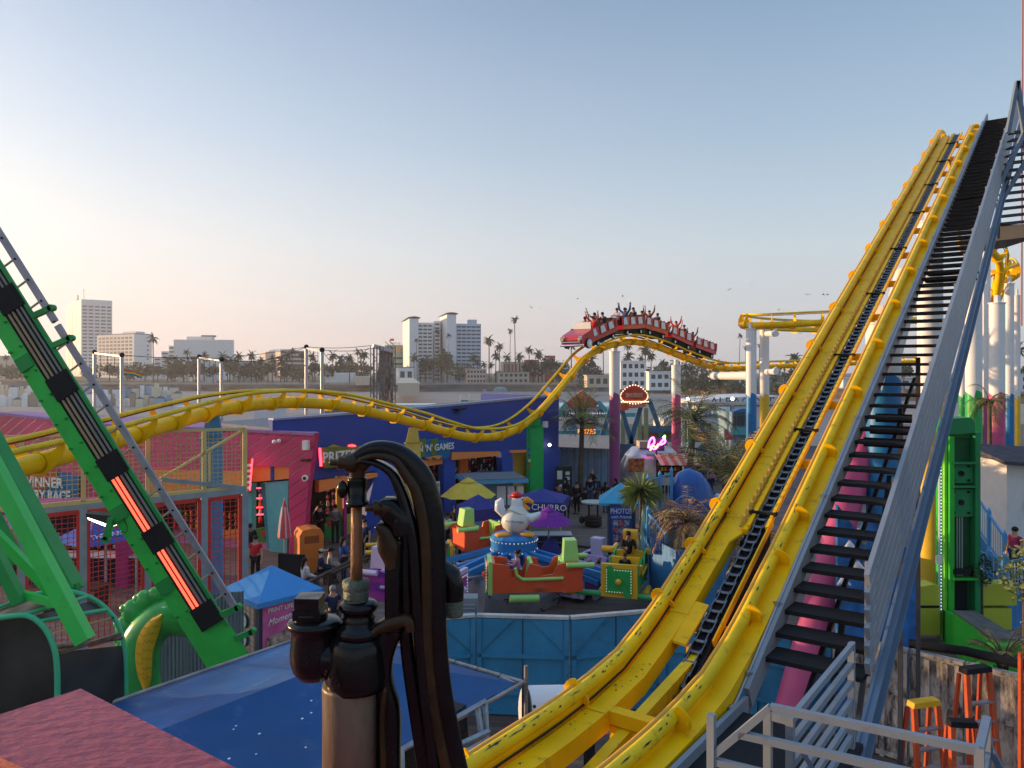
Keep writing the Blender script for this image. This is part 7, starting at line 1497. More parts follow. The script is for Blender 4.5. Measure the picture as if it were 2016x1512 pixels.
feather_palm('dry_palm', 'straw coloured dry palm with drooping fronds above the blue boarded wall', (P(1350,1,23.6).x,23.6,2.1), P(1352,1030,23.6), 1.45, 40, pl_y, pl_d, 25, tr=.1, droop=.30, el0=(-.1,1.35), dead=.45, ll=.20, lw=.011, cat='shrub')
feather_palm('leaning_palm', 'grassy clump of dry stems half hidden behind the chain trough', (P(1500,1,17).x,17,.0), P(1476,1090,17), .9, 30, pl_y, pl_d, 26, dead=.6, cat='shrub')
feather_palm('small_palm', 'palm fronds poking out between the green and pink columns', (P(1950,1,30).x,30,0), P(1948,792,30), 1.2, 14, pl_g, pl_y, 27, tr=.08)
feather_palm('small_palm', 'palm fronds behind the stair guard left of the green column', (P(1885,1,44).x,44,0), P(1878,850,44), 2.6, 22, pl_y, pl_g, 28, el0=(.2,1.3))
feather_palm('spiky_shrub', 'tuft of dry spiky leaves at the right edge above the whitewashed fence', (P(1975,1,15.5).x,15.5,1.4), P(1975,1300,15.5), .75, 26, pl_y, pl_g, 29, tr=.05, el0=(.1,1.2), droop=.15, ll=.3, cat='shrub')
def yucca(label, base, top, r_, n, seed, m):
    r = random.Random(seed); t = thing('yucca', label, 'yucca', tuple(base)); b = MB(); b.tube([V(base), (V(base)+V(top))/2+V((.03,0,0)), V(top)], [.07,.055,.05], 8); b.build('trunk', bark, t); b = MB(); top = V(top)
    for k in range(n):
        d = V((r.gauss(0,1), r.gauss(0,1), r.gauss(.25,.8))).normalized(); l = r_*r.uniform(.75,1.05); sd = d.cross(V((0,0,1))).normalized()*.015; e = top+d*l-V((0,0,.22*l*(1-max(0,d.z))))
        mid_ = top+d*l*.55; b.add([top-sd*.6, top+sd*.6, mid_+sd, e, mid_-sd], [(0,1,2,3,4)])
    b.build('leaf_tuft', m, t)
yucca('spiky round yucca on a thin trunk beside the photo kiosk', (P(1257,1,27.5).x,27.5,0), P(1262,966,27.5), .92, 260, 31, yuc)
def bush(label, px, py, D, r_, h_, m, seed, n=420, s=.07, zb=0):
    r = random.Random(seed); c = P(px,py,D); t = thing('shrub', label, 'shrub', (c.x,c.y,zb)); b = MB(); b.tube([(c.x,c.y,zb), c], [.06,.03], 6); b.build('stem', bark, t); b = MB()
    for k in range(n):
        d = V((r.gauss(0,1), r.gauss(0,1), r.gauss(0,1))).normalized(); q = c+V((d.x*r_, d.y*r_, d.z*h_))*r.uniform(.5,1.05); x = V((r.gauss(0,1), r.gauss(0,1), r.gauss(0,1))).normalized()*s; y = x.orthogonal().normalized()*s*.5; b.add([q-x, q+y, q+x, q-y], [(0,1,2,3)])
    b.build('leaves', m, t)
bush('pale yellow green shrub at the right edge below the blue railing', 2016,1125,18.5,.55,.75, mat('sage_leaves',(.16,.19,.06),.7,var=.4,scale=4), 41)
bush('dark potted shrub beside the green tower', 1933,1122,21.5,.30,.45, leafA, 42, 300, .06)
bush('dark bushy plant seen through the stair treads', 1705,1080,16,.4,.5, pl_y, 43, 260, .08)
# ================================================================ blue boarded wall, whale slide, railings
boards = planks('blue_vertical_boards', (.035,.20,.46), .16, 30, rot=radians(90), var=.12, rough=.5, gap=(.01,.06,.16), plane='len')
t = thing('boarded_wall', 'curved blue boarded wall under the dry palm', 'wall', (P(1350,1,23.8).x,23.8,0))
b = MB(); pts = [P(x,1,D) for x, D in ((1268,27),(1282,24.4),(1330,23.2),(1400,23.0),(1450,23.4),(1530,24.5))]; tops = [2.35,2.3,2.2,2.2,2.2,2.2]
for (a,za),(c,zc_) in zip(zip(pts,tops), list(zip(pts,tops))[1:]): b.prism([V((a.x,a.y,0)),V((c.x,c.y,0)),V((c.x,c.y,zc_)),V((a.x,a.y,za))], V((.02,.12,0)))
b.build('boards', boards, t)
b = MB(); b.prism([V((p.x,p.y+.15,2.0)) for p in pts]+[V((pts[-1].x,27,2.0)),V((pts[0].x+.5,28,2.0))], V((0,0,.1))); b.build('planting_bed', mat('bed_soil',(.04,.03,.02),.9), t)
b = MB(); q = P(1288,1072,24.2); b.box(q-V((0,.25,0)), (.24,.03,.5), rz=-.5); b.build('small_notice', mat('navy_print',(1,1,1)), t)
t = thing('surfboard', 'upright pale green and yellow surfboard beside the yucca', 'surfboard', (P(1270,1,27).x,27,0)); a = P(1270,1,27)
b = MB(); b.prism([V((a.x+x,27,z)) for x, z in ((-.08,0),(.16,0),(.18,.8),(.1,1.7),(0,2.5),(-.08,2.9),(-.15,2.0),(-.14,.8))], V((0,.06,0))); b.build('board', mat('pale_seafoam',(.35,.55,.42),.4), t)
b = MB(); b.prism([V((a.x+x,26.985,z)) for x, z in ((.02,.1),(.12,.2),(.08,1.4),(0,2.2),(-.02,1.4))], V((0,.01,0))); b.build('stripe', mat('pale_cream',(.6,.55,.35),.4), t)
whale = thing('whale_slide', 'glossy blue whale shaped slide head behind the dry palm', 'whale slide', (P(1358,1,28).x,28,0))
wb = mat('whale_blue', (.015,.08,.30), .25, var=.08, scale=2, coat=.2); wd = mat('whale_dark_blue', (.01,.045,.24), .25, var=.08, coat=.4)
c = P(1360,985,28); b = MB(); n = 24; vs = []
for i in range(15):
    t_ = i/14; zz = c.z+1.18-2.5*t_; rr = (sqrt(max(0,1-(1-min(1,t_*2.0))**2))*.78 if t_ < .5 else .78*(1+.2*(t_-.5)))+.01
    for j in range(n): a = 2*pi*j/n; vs.append(V((c.x-.08+.35*t_+.0*t_+rr*cos(a), c.y+rr*.95*sin(a), zz)))
b.add(vs, [(i*n+j,(i+1)*n+j,(i+1)*n+(j+1)%n,i*n+(j+1)%n) for i in range(14) for j in range(n)]+[tuple(range(n))], 0, True); b.build('head', wb, whale)
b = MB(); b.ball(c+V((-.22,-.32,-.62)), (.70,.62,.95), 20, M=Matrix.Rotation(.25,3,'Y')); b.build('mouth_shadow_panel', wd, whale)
b = MB(); b.tube(catmull([c+V((-.78,-.5,-.1)), c+V((-.45,-.78,.28)), c+V((.1,-.86,.10)), c+V((.45,-.80,-.35)), c+V((.72,-.62,-.6))], 5), .035, 6); b.build('lip', mat('whale_light_blue',(.12,.28,.55),.25), whale)
o = c+V((.58,-.66,-.12)); b = MB(); b.ball(o, (.1,.07,.08), 12); b.build('eye_rim', mat('whale_light_blue',(1,1,1)), whale); b = MB(); b.ball(o+V((0,-.05,0)), (.06,.04,.045), 10); b.build('eye', _eye, whale)
b = MB(); b.lathe([(0,0),(.9,0),(.95,1.6),(0,1.6)], (c.x+.2,c.y+.2,0), 16); b.build('plinth', boards, whale)
for k in range(5): b = MB(); b.ball(c+V((.95+R.uniform(-.1,.1),.1,.1-.28*k)), (.14,.14,.14), 8); b.build('foam_knob', mat('pale_foam',(.5,.6,.65),.5), whale)
brl = mat('bright_blue_rail', (.07,.28,.55), .5, var=.08)
def picket(label, a, c, h=1.0, z0a=0, z0c=0, sp=.13, m=brl, posts_=2, panel=0, mp=None, group=None):
    a = V((a[0],a[1],z0a)); c = V((c[0],c[1],z0c)); t = thing('picket_railing', label, 'railing', tuple(a), group); up = V((0,0,h)); b = MB(); b.beam(a+up, c+up, .06,.06); b.beam(a+V((0,0,.1)), c+V((0,0,.1)), .05,.05); b.build('rails', m, t); b = MB(); k = int((c-a).length/sp)
    for i in range(1,k): q = a.lerp(c,i/k); b.beam(q+V((0,0,.1)), q+up, .022,.022,(1,0,0))
    b.build('bars', mp or m, t)
    for i in range(posts_+1): q = a.lerp(c,i/posts_); b = MB(); b.beam(q, q+up+V((0,0,.12)), .1,.1,(1,0,0)); b.lathe([(.07,0),(0,.14)], q+up+V((0,0,.12)), 6); b.build('post', m, t)
    if panel: b = MB(); b.prism([a,c,c-V((0,0,panel)),a-V((0,0,panel))], V((0,.06,0))); b.build('skirt_panel', boards, t)
xy = lambda px, D: ((px-CX)/FPX*D, D)
palebar = mat('pale_blue_bars', (.30,.42,.55), .5)
picket('blue picket railing up to the whale slide behind the yucca', xy(1276,27.6), xy(1322,27.8), 1.15, 2.5, 2.75, .13, brl, 2, 2.5, palebar)
picket('sloping blue picket railing in front of the boarded wall by the surfboard', xy(1276,25.5), xy(1312,24.6), 1.0, 1.9, 1.3, .12, brl, 1, 1.2, palebar)
picket('upper blue picket railing at right beside the pink column', xy(1918,26.5), xy(1978,25.0), 1.1, 2.3, 1.1, .13, brl, 2, 1.0, palebar)
picket('lower blue picket railing with boarded base at the right', xy(1918,22.8), xy(1976,22.0), 1.3, 1.0, .9, .13, brl, 2, 1.0, palebar)
picket('blue picket railing beside the man in the raspberry shirt', xy(1980,22.6), xy(2040,23.2), 1.1, .9, .9, .14, brl, 1, .9, palebar)
b = MB(); b.prism([V((*xy(1649,15.6),0)),V((*xy(1812,16),0)),V((*xy(1812,16),3.6)),V((*xy(1770,16),4.1)),V((*xy(1712,15.8),4.6)),V((*xy(1690,15.7),4.3)),V((*xy(1649,15.6),4.9))], V((0,.1,0))); q = b.build('painted_sea_panel', mat('painted_sea',(.03,.14,.38),.5,var=.6,scale=2.5), None, (*xy(1735,20),0), 'blue painted sea scene panel seen through the stair treads', 'panel')
for x, z in ((1672,4.0),(1688,3.6),(1660,3.3)): b = MB(); o = P(x,1,15.5); b.tube([V((o.x-.12,15.5,z)), V((o.x,15.48,z+.12)), V((o.x+.15,15.5,z))], [.02,.09,.02], 6); b.build('painted_fish', white, q)
# ================================================================ silver food trailer
t = thing('food_trailer', 'silver rounded food trailer with striped awning behind the whale slide', 'food trailer', (P(1262,1,49).x,49,0)); alu = mat('polished_aluminium', (.52,.50,.50), .3, .6, var=.15, scale=2)
o = V((P(1256,1,49).x,49,0)); b = MB(); n = 18; vs = []
for i in range(11):
    f = i/10; x = -1.15+4.0*f; k = 1 if .25 < f < .8 else sin(pi/2*min(1,.35+(f if f < .5 else 1-f)*2.6))
    for j in range(n+1): a = pi*j/n; vs.append(o+V((x, 1.15*k*cos(a), .5+2.35*k*sin(a)**.55)))
b.add(vs, [(i*(n+1)+j,(i+1)*(n+1)+j,(i+1)*(n+1)+j+1,i*(n+1)+j+1) for i in range(10) for j in range(n)]+[tuple(range(n+1)), tuple(10*(n+1)+j for j in range(n+1))[::-1]], 0, True); b.build('shell', alu, t)
b = MB(); b.box(o+V((-.3,-1.17,1.75)), (1.0,.06,.85)); b.build('menu_board', mat('food_picture',(.45,.14,.05),.5,var=.9,scale=6), t)
b = MB(); b.box(o+V((1.75,-1.14,1.55)), (1.6,.1,1.1)); b.build('serving_hatch', inner, t)
toys_c = [pcol[0],pcol[5],pcol[2],pcol[3]]; b = MB()
for i in range(3):
    for j in range(7): b.box(o+V((1.1+.2*j,-1.22,1.2+.32*i)), (.14,.06,.22), R.randrange(4))
b.build('packets', toys_c, t)
for k in range(9): b = MB(); a = o+V((.85+.26*k,-1.1,2.45)); b.prism([a,a+V((.26,0,0)),a+V((.42,-1.5,-.55)),a+V((.10,-1.5,-.55))], V((0,0,.03))); b.build('awning_stripe', mat('awning_red',(.55,.12,.06),.7) if k % 2 else mat('awning_cream',(.60,.42,.30),.7), t)
b = MB(); b.box(o+V((.6,0,2.95)), (1.2,1.2,.4)); b.build('roof_box', mat('beige_box',(.45,.36,.25),.7), t)
for k, (c, e_, pts) in enumerate((((.8,.1,.6),(1,.1,.75),[(1276,882),(1279,868),(1286,861),(1288,872),(1280,880),(1290,884),(1300,872),(1308,864),(1309,871),(1300,876)]),((.9,.3,.1),(1,.25,.05),[(1280,887),(1284,878),(1292,880),(1296,874)]),((.3,.9,.2),(.3,1,.15),[(1305,862),(1309,858),(1308,864)]))):
    b = MB(); b.tube(catmull([P(x,y,47.5) for x,y in pts],5), .055, 6); b.build('neon_tube', mat('neon_%s'%'abc'[k], c, .5, var=0, emit=e_, es=3.2), t)
b = MB(); b.box(P(1292,875,47.7), (1.0,.08,.8)); b.box(P(1292,888,47.7), (.1,.1,.4)); b.build('neon_back', mat('sign_dark',(.05,.02,.06),.6), t)
for x in (-.6,1.6): b = MB(); b.cyl(o+V((x,-1.0,.35)), o+V((x,-.8,.35)), .34, 14); b.build('wheel', blk, t)
# ---- pale blue board fence with beige awning
t = thing('board_fence', 'pale blue board fence under a beige awning behind the palm planter', 'fence', (P(1145,1,50).x,50,0)); lb_ = mat('pale_blue_boards', (.36,.54,.68), .65, var=.18, scale=1.5)
b = MB(); b.prism([V((*xy(1086,51),0)),V((*xy(1205,50),0)),V((*xy(1205,50),2.5)),V((*xy(1086,51),2.6))], V((0,.1,0))); b.build('boards', lb_, t)
for k in range(9): b = MB(); x, y = xy(1092+13*k,50.6-.11*k); b.box((x,y-.12,1.3), (.1,.08,2.6)); b.build('batten', mat('grey_batten',(.16,.2,.24),.7), t)
b = MB(); b.prism([V((*xy(1084,50),2.65)),V((*xy(1206,49),2.6)),V((*xy(1206,53),3.1)),V((*xy(1084,54),3.15))], V((0,0,.05))); b.build('awning', mat('beige_awning',(.36,.30,.24),.8,var=.1), t)
t = thing('board_fence', 'pale blue board fence right of the purple column behind the trailer', 'fence', (P(1225,1,52).x,52,0)); b = MB(); b.prism([V((*xy(1216,53),0)),V((*xy(1440,53),0)),V((*xy(1440,53),2.2)),V((*xy(1216,53),2.6))], V((0,.1,0))); b.build('boards', mat('dim_blue_boards',(.08,.13,.20),.7,var=.3,scale=1), t)
# ================================================================ white arcade buildings beyond
def slab(nm, label, px0, px1, yt, D, m, dep=8, cat='building', yt2=None):
    a = P(px0,yt,D); c = P(px1,yt2 or yt,D); t = thing(nm, label, cat, ((a.x+c.x)/2,D,0)); b = MB(); b.prism([V((a.x,D,0)),V((c.x,D,0)),c,a], V((0,dep,0))); b.build('wall', m, t); return t
def onto(t, nm, pts, D, m, d=.12):
    b = MB(); b.prism([P(x,y,D-.02) for x,y in pts], V((0,-d,0))); return b.build(nm, m, t)
teal = mat('teal_trim', (.08,.34,.36), .5, var=.08); sb = mat('harbour_blue', (.03,.15,.38), .5, var=.1); wht2 = mat('warm_white_wall', (.66,.63,.60), .7, var=.05)
t = slab('game_hall', 'white game hall with teal trim and small bulbs behind the palm planter', 1094, 1222, 800, 66, wht2)
for pts in ([(1094,812),(1112,790),(1118,794),(1101,822),(1094,822)],[(1172,790),(1180,788),(1200,812),(1196,820),(1188,812)],[(1230,812),(1252,812),(1252,820),(1230,820)]): onto(t, 'teal_eave', pts, 66, teal, .6)
onto(t, 'roof_gable', [(1112,793),(1145,768),(1178,793),(1172,800),(1118,800)], 66.2, mat('salmon_gable',(.45,.14,.08),.6), .5)
onto(t, 'teal_band', [(1092,848),(1204,846),(1204,860),(1092,862)], 65, teal, .3); onto(t, 'blue_awning', [(1090,862),(1206,858),(1208,872),(1088,880)], 63.5, sb, 1.4)
b = MB()
for k in range(26): x = 1098+4.6*k; b.ball(P(x, 824-abs(13-k)*-.0+(-10 if 4 < k < 22 else 0), 65.2), .07, 5)
b.build('bulb_string', bulb, t, kind='stuff')
text('HARBOR', 1.0, P(1143,815,65.6), (1,0,0), (0,0,1), t, mat('navy_print',(1,1,1)))
sg = thing('prize_hall_sign', 'small orange and green sign reading PRIZES in front of the white hall', 'sign', P(1157,860,62)); onto(sg, 'board', [(1141,858),(1141,842),(1157,828),(1168,838),(1168,856)], 62.4, mat('sign_orange_red',(.50,.09,.03),.5), .2); onto(sg, 'green_peak', [(1148,842),(1157,831),(1165,841),(1157,838)], 62.1, greenc, .1)
text('PRIZES', .5, P(1155,850,61.9), (1,0,0), (0,0,1), sg, mat('amber_letters',(.8,.35,.05),.5,var=0,emit=(1,.35,.05),es=.8))
for x in (1127,1165): b = MB(); q = P(x,838,64); b.add([q+V((-.5,0,-.3)),q+V((.5,0,-.3)),q+V((0,0,.35)),q+V((-.5,-.5,-.3)),q+V((.5,-.5,-.3))], [(0,1,2),(3,4,2),(0,3,2),(1,4,2)]); b.build('dormer', mat('slate_blue',(.10,.2,.32),.6), t)
# swing ride with carnival sign
t = thing('swing_ride', 'swinging ride on blue A-frame legs under a red bulb-edged sign', 'fairground ride', (P(1250,1,57).x,57,0)); lb2 = mat('steel_blue_leg', (.05,.15,.26), .5)
for (x0,y0,x1) in ((1204,800,1160),(1222,800,1262),(1262,797,1224),(1279,790,1330)):
    a = P(x0,y0,57); c = V((P(x1,1,57).x,57,0)); b = MB(); b.beam(c, a, .32,.3,(0,1,0)); b.build('leg', lb2, t)
for x in (1259,1272,1226): b = MB(); a = P(x,803,58); b.beam(V((a.x,58,0)), a, .3,.2,(0,1,0)); b.build('post', mat('pale_green_post',(.38,.48,.25),.5), t)
b = MB(); b.beam(P(1200,801,57), P(1282,790,57), .3,.35); b.build('top_beam', lb2, t); b = MB(); b.beam(P(1222,802,56), P(1236,800,56), .4,.5); b.build('orange_end', mat('sign_orange_red',(1,1,1)), t)
b = MB(); b.prism([P(x,y,57) for x,y in ((1226,797),(1268,795),(1270,801),(1226,804))], V((0,-.5,0))); b.build('scalloped_valance', mat('rose_stripe',(.5,.2,.2),.7,var=.6,scale=6), t)
b = MB(); pts = [P(1248+27*cos(a), 780-15*sin(a)-(7*max(0,sin(a))**3), 56.6) for a in [2*pi*k/30 for k in range(30)]]; b.prism(pts, V((0,.3,0))); b.build('sign_board', mat('carnival_red',(.36,.05,.035),.6), t)
b = MB(); b.prism([P(x,y,56.5) for x,y in ((1232,774),(1266,774),(1266,782),(1232,782))], V((0,.1,0))); b.build('sign_panel', mat('cream_panel',(.5,.42,.3),.6), t); text('SEA DRAGON', .36, P(1249,778,56.3), (1,0,0), (0,0,1), t, mat('dark_red_letters',(1,1,1))) 
b = MB()
for p in pts: b.ball(p+V((0,-.1,0)), .05, 5)
for k in range(14): b.ball(P(1224+4*k,791,56.5), .06, 5)
b.build('sign_bulbs', mat('warm_small_bulb',(1,.8,.5),.5,var=0,emit=(1,.75,.42),es=.8), t, kind='stuff')
# right white buildings
t = slab('restaurant', 'white seafood style restaurant with a lettered white board behind the palms', 1318, 1445, 828, 70, wht2)
onto(t, 'white_board', [(1376,803),(1434,801),(1434,829),(1376,830)], 66, white, .3); text('Food & Fun', .62, P(1405,810,65.5), (1,0,0), (0,0,1), t, mat('navy_print',(1,1,1)), shear=.2); text('for you!', .55, P(1407,820,65.5), (1,0,0), (0,0,1), t, mat('navy_print',(1,1,1)), shear=.2)
for k in range(5): onto(t, 'window', [(1378+12*k,833),(1388+12*k,833),(1388+12*k,840),(1378+12*k,840)], 69.5, glassd, .1)
onto(t, 'dark_arch', [(1318,838),(1330,824),(1345,820),(1352,826),(1352,838)], 69.6, mat('brown_shade',(.08,.05,.035),.7), .2)
for x0, x1 in ((1282,1322),(1370,1404)):
    onto(t, 'wave_banner', [(x0,851)]+[(x0+(x1-x0)*k/6, 842+(k%2)*2) for k in range(7)]+[(x1,851)], 64, sb, .1)
onto(t, 'lower_wall', [(1262,838),(1445,838),(1445,870),(1262,870)], 64.4, mat('mushroom_wall',(.20,.17,.15),.7,var=.15,scale=.5), .15); onto(t, 'brown_band', [(1262,851),(1445,851),(1445,858),(1262,858)], 64.2, mat('terracotta_band',(.25,.10,.05),.7), .1)
t = slab('blue_trim_house', 'blue and white boarded house with tall windows right of the restaurant', 1441, 1480, 812, 58, mat('dusty_blue',(.20,.30,.36),.6), 6)
for k in range(4): onto(t, 'window', [(1443+8*k,818),(1448+8*k,818),(1448+8*k,838),(1443+8*k,838)], 58, glassd, .1)
onto(t, 'roof', [(1438,812),(1482,810),(1482,803),(1452,804),(1438,809)], 58.1, sb, .8); onto(t, 'porch', [(1438,856),(1482,856),(1482,842),(1438,842)], 57.8, teal, .3)
t = slab('long_white_hall', 'long white hall with a shallow curved roof behind the blue and yellow columns', 1395, 1660, 800, 78, wht2)
b = MB(); pts = [P(1370+ (1680-1370)*k/12, 800-20*sin(pi*(.15+.8*k/12)), 77.5) for k in range(13)]; b.prism(pts+[p-V((0,0,.5)) for p in pts[::-1]], V((0,8.5,0))); b.build('curved_roof', wht2, t)
text('ALBACORE', 1.3, P(1462,792,77), (1,0,0), (0,0,1), t, mat('dark_grey_print',(.1,.1,.12),.6))
t = slab('grey_walkway_roof', 'pale grey walkway roof carrying lit globes left of the lift hill', 1340, 1650, 792, 60, mat('pale_steel',(.45,.46,.44),.6), .5); t.children[0].scale = (1,1,1)
bpy.data.objects.remove(t.children[0]); b = MB(); b.beam(P(1340,796,60), P(1650,792,60), .5,.25); b.build('beam', mat('pale_steel',(1,1,1)), t)
for x in (1345,1440,1560): b = MB(); a = P(x,795,60); b.beam(V((a.x,60,0)), a, .25,.25,(0,1,0)); b.build('post', white if x < 1440 else sb, t)
gl_m = mat('lit_globe', (1,1,1), .5, var=0, emit=(1,.93,.8), es=3)
for k, (x,y,D,l) in enumerate(((1354,785,55,'lit white globe lamp left of the white restaurant board'),(1442,785,55,'lit white globe lamp by the blue and white column'),(1362,832,60,'small lit globe lamp under the restaurant board at left'),(1434,833,60,'small lit globe lamp under the restaurant board at right'))):
    p = P(x,y,D); t = thing('globe_lamp', l, 'lamp', (p.x,p.y,0)); b = MB(); b.ball(p, .12 if k < 2 else .09, 10); b.build('globe', gl_m, t); b = MB(); b.cyl((p.x,p.y,0), p-V((0,0,.1)), .05, 6); b.build('pole', steel, t)
t = thing('red_flag', 'small red flag on a thin pole in front of the blue trimmed house', 'flag', (P(1426,1,52).x,52,0)); b = MB(); a = P(1426,845,52); b.cyl((a.x,52,0), a, .04, 6); b.build('pole', steel, t); b = MB(); b.prism([a,a+V((.1,0,0))+V((0,0,-.0)),a+V((.75,.1,-.7)),a+V((.0,0,-.75))], V((0,.03,0))); b.build('flag', mat('red_flag',(1,1,1)), t)
for k, (px0,px1,yt,D,m,l) in enumerate(((1440,1475,905,44,mat('tan_parasol',(.30,.24,.16),.8),'tan domed sunshade left of the yellow track'),(1375,1412,870,52,mat('dark_green_shade',(.05,.08,.05),.8),'dark green shade roof behind the low palms'))):
    b = MB(); c = P((px0+px1)/2,yt,D); r_ = (px1-px0)/2/FPX*D; t = thing('sunshade', l, 'sunshade', (c.x,D,0)); b.lathe([(r_*1.1,-.45),(r_*.7,-.12),(0,0)], c, 12, sm=False); b.build('shade', m, t); b = MB(); b.cyl((c.x,D,0), c, .04, 6); b.build('pole', steel, t)
# ================================================================ green drop tower and right side
gt = thing('green_tower_ride', 'tall green steel tower ride with yellow seat panels right of the stairs', 'tower ride', (P(1893,1,21.6).x,21.6,0)); DT = 21.6
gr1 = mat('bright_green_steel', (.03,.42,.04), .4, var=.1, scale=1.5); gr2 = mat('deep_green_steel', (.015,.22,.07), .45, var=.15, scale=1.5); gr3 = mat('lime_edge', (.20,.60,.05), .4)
def tb(nm, x0,y0,x1,y1,d0,d1,m): b = MB(); a = P(x0,y0,DT); c = P(x1,y1,DT); b.box(((a.x+c.x)/2, DT-(d0+d1)/2, (a.z+c.z)/2), (c.x-a.x, d1-d0, a.z-c.z)); return b.build(nm, m, gt)
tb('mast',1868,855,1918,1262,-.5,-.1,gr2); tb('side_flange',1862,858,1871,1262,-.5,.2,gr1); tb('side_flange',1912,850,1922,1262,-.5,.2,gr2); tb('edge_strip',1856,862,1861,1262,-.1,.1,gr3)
b = MB(); pts = [P(x,y,DT-.25) for x,y in ((1866,855),(1866,832),(1873,824),(1912,822),(1920,832),(1920,852))]; b.prism(pts, V((0,.7,0))); b.build('top_cover', gr2, gt)
for (x0,y0,x1,y1) in ((1872,914,1913,950),(1872,962,1913,1016)): 
    tb('cover_plate',x0,y0,x1,y1,.05,.1,gr2)
    for (fx,fy) in ((.15,.12),(.85,.12),(.15,.88),(.85,.88),(.5,.5)): b = MB(); o = P(x0+(x1-x0)*fx, y0+(y1-y0)*fy, DT-.11); b.cyl(o, o-V((0,.03,0)), .035 if fx != .5 else .08, 8); b.build('bolt', blk, gt)
tb('shelf',1868,908,1916,912,-.1,.25,gr2); tb('shelf',1868,954,1916,958,-.1,.25,gr2); tb('shelf',1868,1134,1916,1138,-.1,.25,gr1)
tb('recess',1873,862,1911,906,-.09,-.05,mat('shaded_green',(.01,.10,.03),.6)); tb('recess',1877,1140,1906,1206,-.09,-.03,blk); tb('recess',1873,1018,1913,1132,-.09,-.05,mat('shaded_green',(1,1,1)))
for x in (1884,1889,1894): b = MB(); b.cyl(P(x,1018,DT-.08), P(x,1134,DT-.08), .018, 6); b.build('guide_rod', steel, gt)
b = MB(); b.box(P(1890,1124,DT-.1), (.5,.2,.15)); b.build('rod_clamp', blk, gt)
ledm = mat('led_dots', (.6,.8,1), .4, var=0, emit=(.45,.65,1), es=.8); b = MB()
for k in range(52): b.ball(P(1853,868+6.5*k,DT-.05), .016, 5)
b.build('led_row', ledm, gt, kind='stuff'); tb('led_strip',1851,864,1855,1206,-.1,-.03,mat('pale_strip',(.4,.45,.5),.5))
yg = mat('yellow_green_panel', (.42,.42,.04), .45, var=.06)
for (pts, d) in (([(1770,1158),(1790,1151),(1815,1155),(1838,1151),(1851,1154),(1851,1192),(1770,1192)],.0),([(1770,1198),(1851,1198),(1851,1250),(1770,1250)],.0),([(1919,1152),(1935,1156),(1960,1150),(1985,1150),(1998,1158),(2002,1170),(2002,1192),(1919,1192)],-.1),([(1919,1198),(1992,1198),(1992,1240),(1919,1236)],-.1)):
    b = MB(); b.prism([P(x,y,DT+d) for x,y in pts], V((0,.5,0))); b.build('seat_panel', yg, gt)
tb('seat_gap',1770,1192,1851,1198,-.4,-.05,blk)
# ramp
b = MB(); R0 = [P(1876,1206,20.8),P(1920,1206,21.4),P(2010,1262,19.4),P(1955,1262,18.9)]; b.add(R0+[V((p.x,p.y,0)) for p in R0], [(0,3,2,1),(0,1,5,4),(1,2,6,5),(2,3,7,6),(3,0,4,7)]); b.build('ramp', gr1, gt)
b = MB(); b.prism([p+V((0,0,.01)) for p in [R0[0],R0[3],R0[2],R0[1]]], V((0,0,.05))); b.build('ramp_deck', mat('grey_ramp_mat',(.12,.11,.10),.9,var=.3,scale=4,bump=.4), gt)
tb('base',1856,1200,1878,1275,.0,.5,gr1)
b = MB(); b.prism([P(x,y,18.7) for x,y in ((1958,1272),(2040,1275),(2040,1330),(1958,1310))], V((0,.3,0))); b.build('low_wall', gr1, gt)
tb('warning_plate',1838,1092,1850,1108,.1,.13,white)
# small white house right
t = thing('white_hut', 'white hut with a dark shingled roof at the right edge', 'hut', (P(2000,1,27).x,27,0)); b = MB(); a = P(1982,1,27); b.box((a.x+1.0,28,2.2), (2.0,2.0,4.4)); b.build('wall', wht2, t); b = MB(); q = P(1978,915,26.6); b.prism([q, q+V((2.6,0,-.15)), q+V((2.6,2.6,.25)), q+V((0,2.6,.4))], V((0,0,.12))); b.build('roof', mat('dark_shingle',(.07,.06,.07),.9,var=.4,scale=4), t)
b = MB(); b.box((a.x+.9,26.9,2.9), (.5,.06,.4)); b.build('green_notice', greenc, t)
# dark stairs and landing, top right
dst = mat('dark_steel', (1,1,1)); t = thing('upper_stair_flight', 'dark steel stair flight seen from below beyond the guard at top right', 'staircase', (P(1990,1,22).x,22,0))
for k in range(13): b = MB(); y = 258+15*k; x0 = 1991-k*2.4; b.beam(P(x0,y+4,22-.1*k), P(2060,y-6,22-.1*k), .28, .05, (0,0,1)); b.build('tread', dst, t)
for (x0,y0,x1,y1) in ((2016,262,1968,362),(2030,300,1966,405),(1966,400,1964,470),(2003,160,1984,262),(2003,160,2025,330)): b = MB(); b.beam(P(x0,y0,21), P(x1,y1,21), .1,.1,(0,1,0)); b.build('brace', greyb, t)
b = MB(); b.prism([P(1962,444,21),P(2060,438,20),P(2060,462,20),P(1962,474,21)], V((.3,2.2,0))); b.build('landing', dst, t)
b = MB(); b.beam(V((P(1975,1,22).x,22.5,0)), P(1975,470,22.5), .25,.25,(0,1,0)); b.build('post', white, t) if False else None
t = thing('mast', 'thin pink and grey mast at the very top right corner', 'mast', (P(2011,1,24).x,24,0)); b = MB(); b.cyl((P(2011,1,24).x,24,9), P(2013,-40,24), .03, 6); b.build('pole', mat('pink_pole',(.45,.22,.2),.5), t)
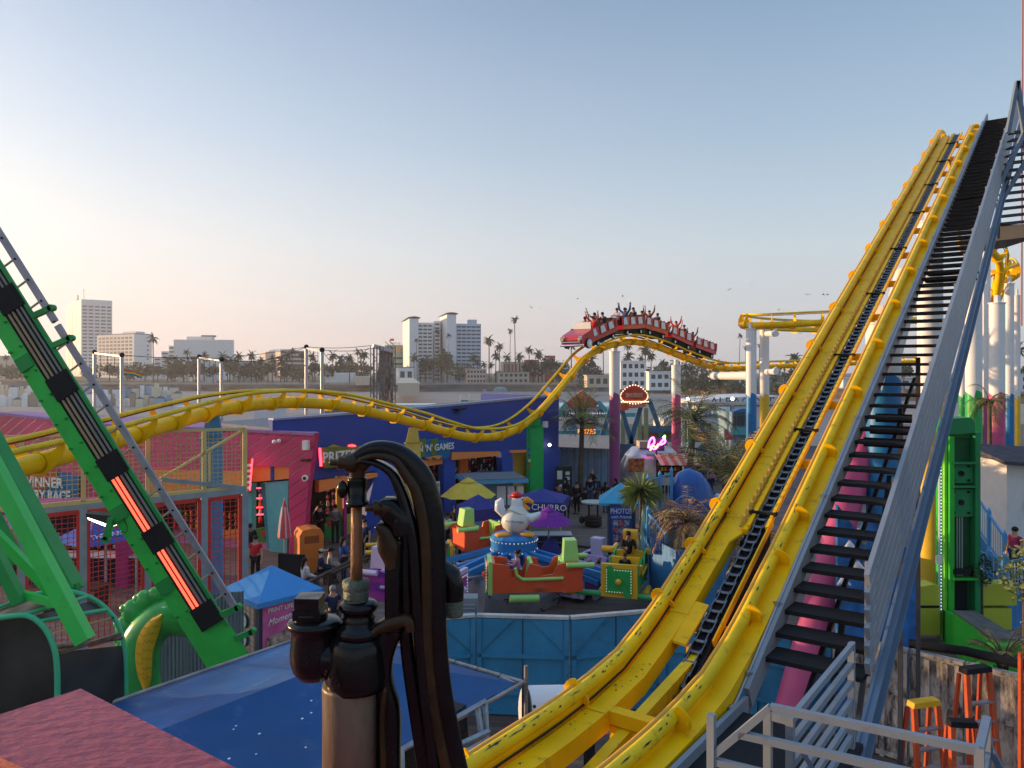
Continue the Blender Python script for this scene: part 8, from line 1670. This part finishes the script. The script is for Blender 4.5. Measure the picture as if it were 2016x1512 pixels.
# ================================================================ orange stepladders
orl = mat('orange_fibreglass', (.52,.09,.03), .5, var=.12, scale=3, dirt=.3); 
def stepladder(label, px, ytop, D, w_, capm, capname, h=2.4, rz=.25, splay=.32):
    c = P(px,ytop,D); z = c.z; t = thing('stepladder', label, 'stepladder', (c.x,c.y,0), 'orange stepladders'); Mz = Matrix.Rotation(rz,3,'Z'); F2 = lambda x,y,zz: V((c.x,c.y,0))+Mz@V((x,y,zz))
    for sx in (-1,1):
        b = MB(); b.beam(F2(sx*w_*1.0,-splay,0), F2(sx*w_*.72,-.06,z), .07,.09,(0,1,0)); b.build('rail', orl, t); b = MB(); b.beam(F2(sx*w_*.95,splay,0), F2(sx*w_*.7,.1,z-.05), .055,.05,(0,1,0)); b.build('rear_leg', orl, t)
    n_ = int(z/.3)
    for k in range(1,n_): f = k*.3/z; b = MB(); ww = w_*(1.0-.28*f); b.box(F2(0,-splay*(1-f)-.06*f,k*.3), (ww*2,.1,.03), rz=rz); b.build('step', al_m, t)
    b = MB(); pts = [(-w_*.85,0),(w_*.85,0),(w_*.8,.09),(-w_*.8,.09)]; b.prism([F2(x,-.1,z+zz) for x,zz in pts], Mz@V((0,.17,0))); b.build('top_cap', capm, t)
    return t
stepladder('orange stepladder with a yellow top in front of the whitewashed fence', 1817, 1388, 12.6, .31, mat('yellow_plastic_cap',(.75,.42,.02),.45), '')
stepladder('taller orange stepladder with a black top right of the yellow-topped one', 1919, 1322, 12.9, .31, blk, '')
stepladder('short dark-topped orange stepladder between the other two', 1893, 1428, 12.0, .24, blk, '', rz=-.1)
t = thing('orange_extension_ladder', 'orange extension ladder upright at the right edge', 'ladder', (P(2010,1,13.2).x,13.2,0))
for x in (2009,2032): b = MB(); b.beam(V((P(x,1,13.2).x,13.2,0)), P(x,1285,13.2), .04,.08,(0,1,0)); b.build('rail', orl, t)
for k in range(11): b = MB(); a = P(2009,1,13.2); c = P(2032,1,13.2); b.cyl((a.x,13.2,.3+.3*k), (c.x,13.2,.3+.3*k), .018, 6); b.build('rung', al_m, t)
# ================================================================ the air
hz_m = bpy.data.materials.new('sea_haze'); hz_m.use_nodes = True; hn = hz_m.node_tree; hn.nodes.clear()
ho = hn.nodes.new('ShaderNodeOutputMaterial'); hv = hn.nodes.new('ShaderNodeVolumePrincipled'); hv.inputs['Density'].default_value = .00022; hv.inputs['Color'].default_value = (.92,.90,.90,1); hv.inputs['Anisotropy'].default_value = .35
hn.links.new(hv.outputs[0], ho.inputs['Volume'])
b = MB(); b.box((0,1200,51), (4900,3100,118)); b.build('haze', hz_m, kind='stuff')
S.cycles.volume_bounces = 0
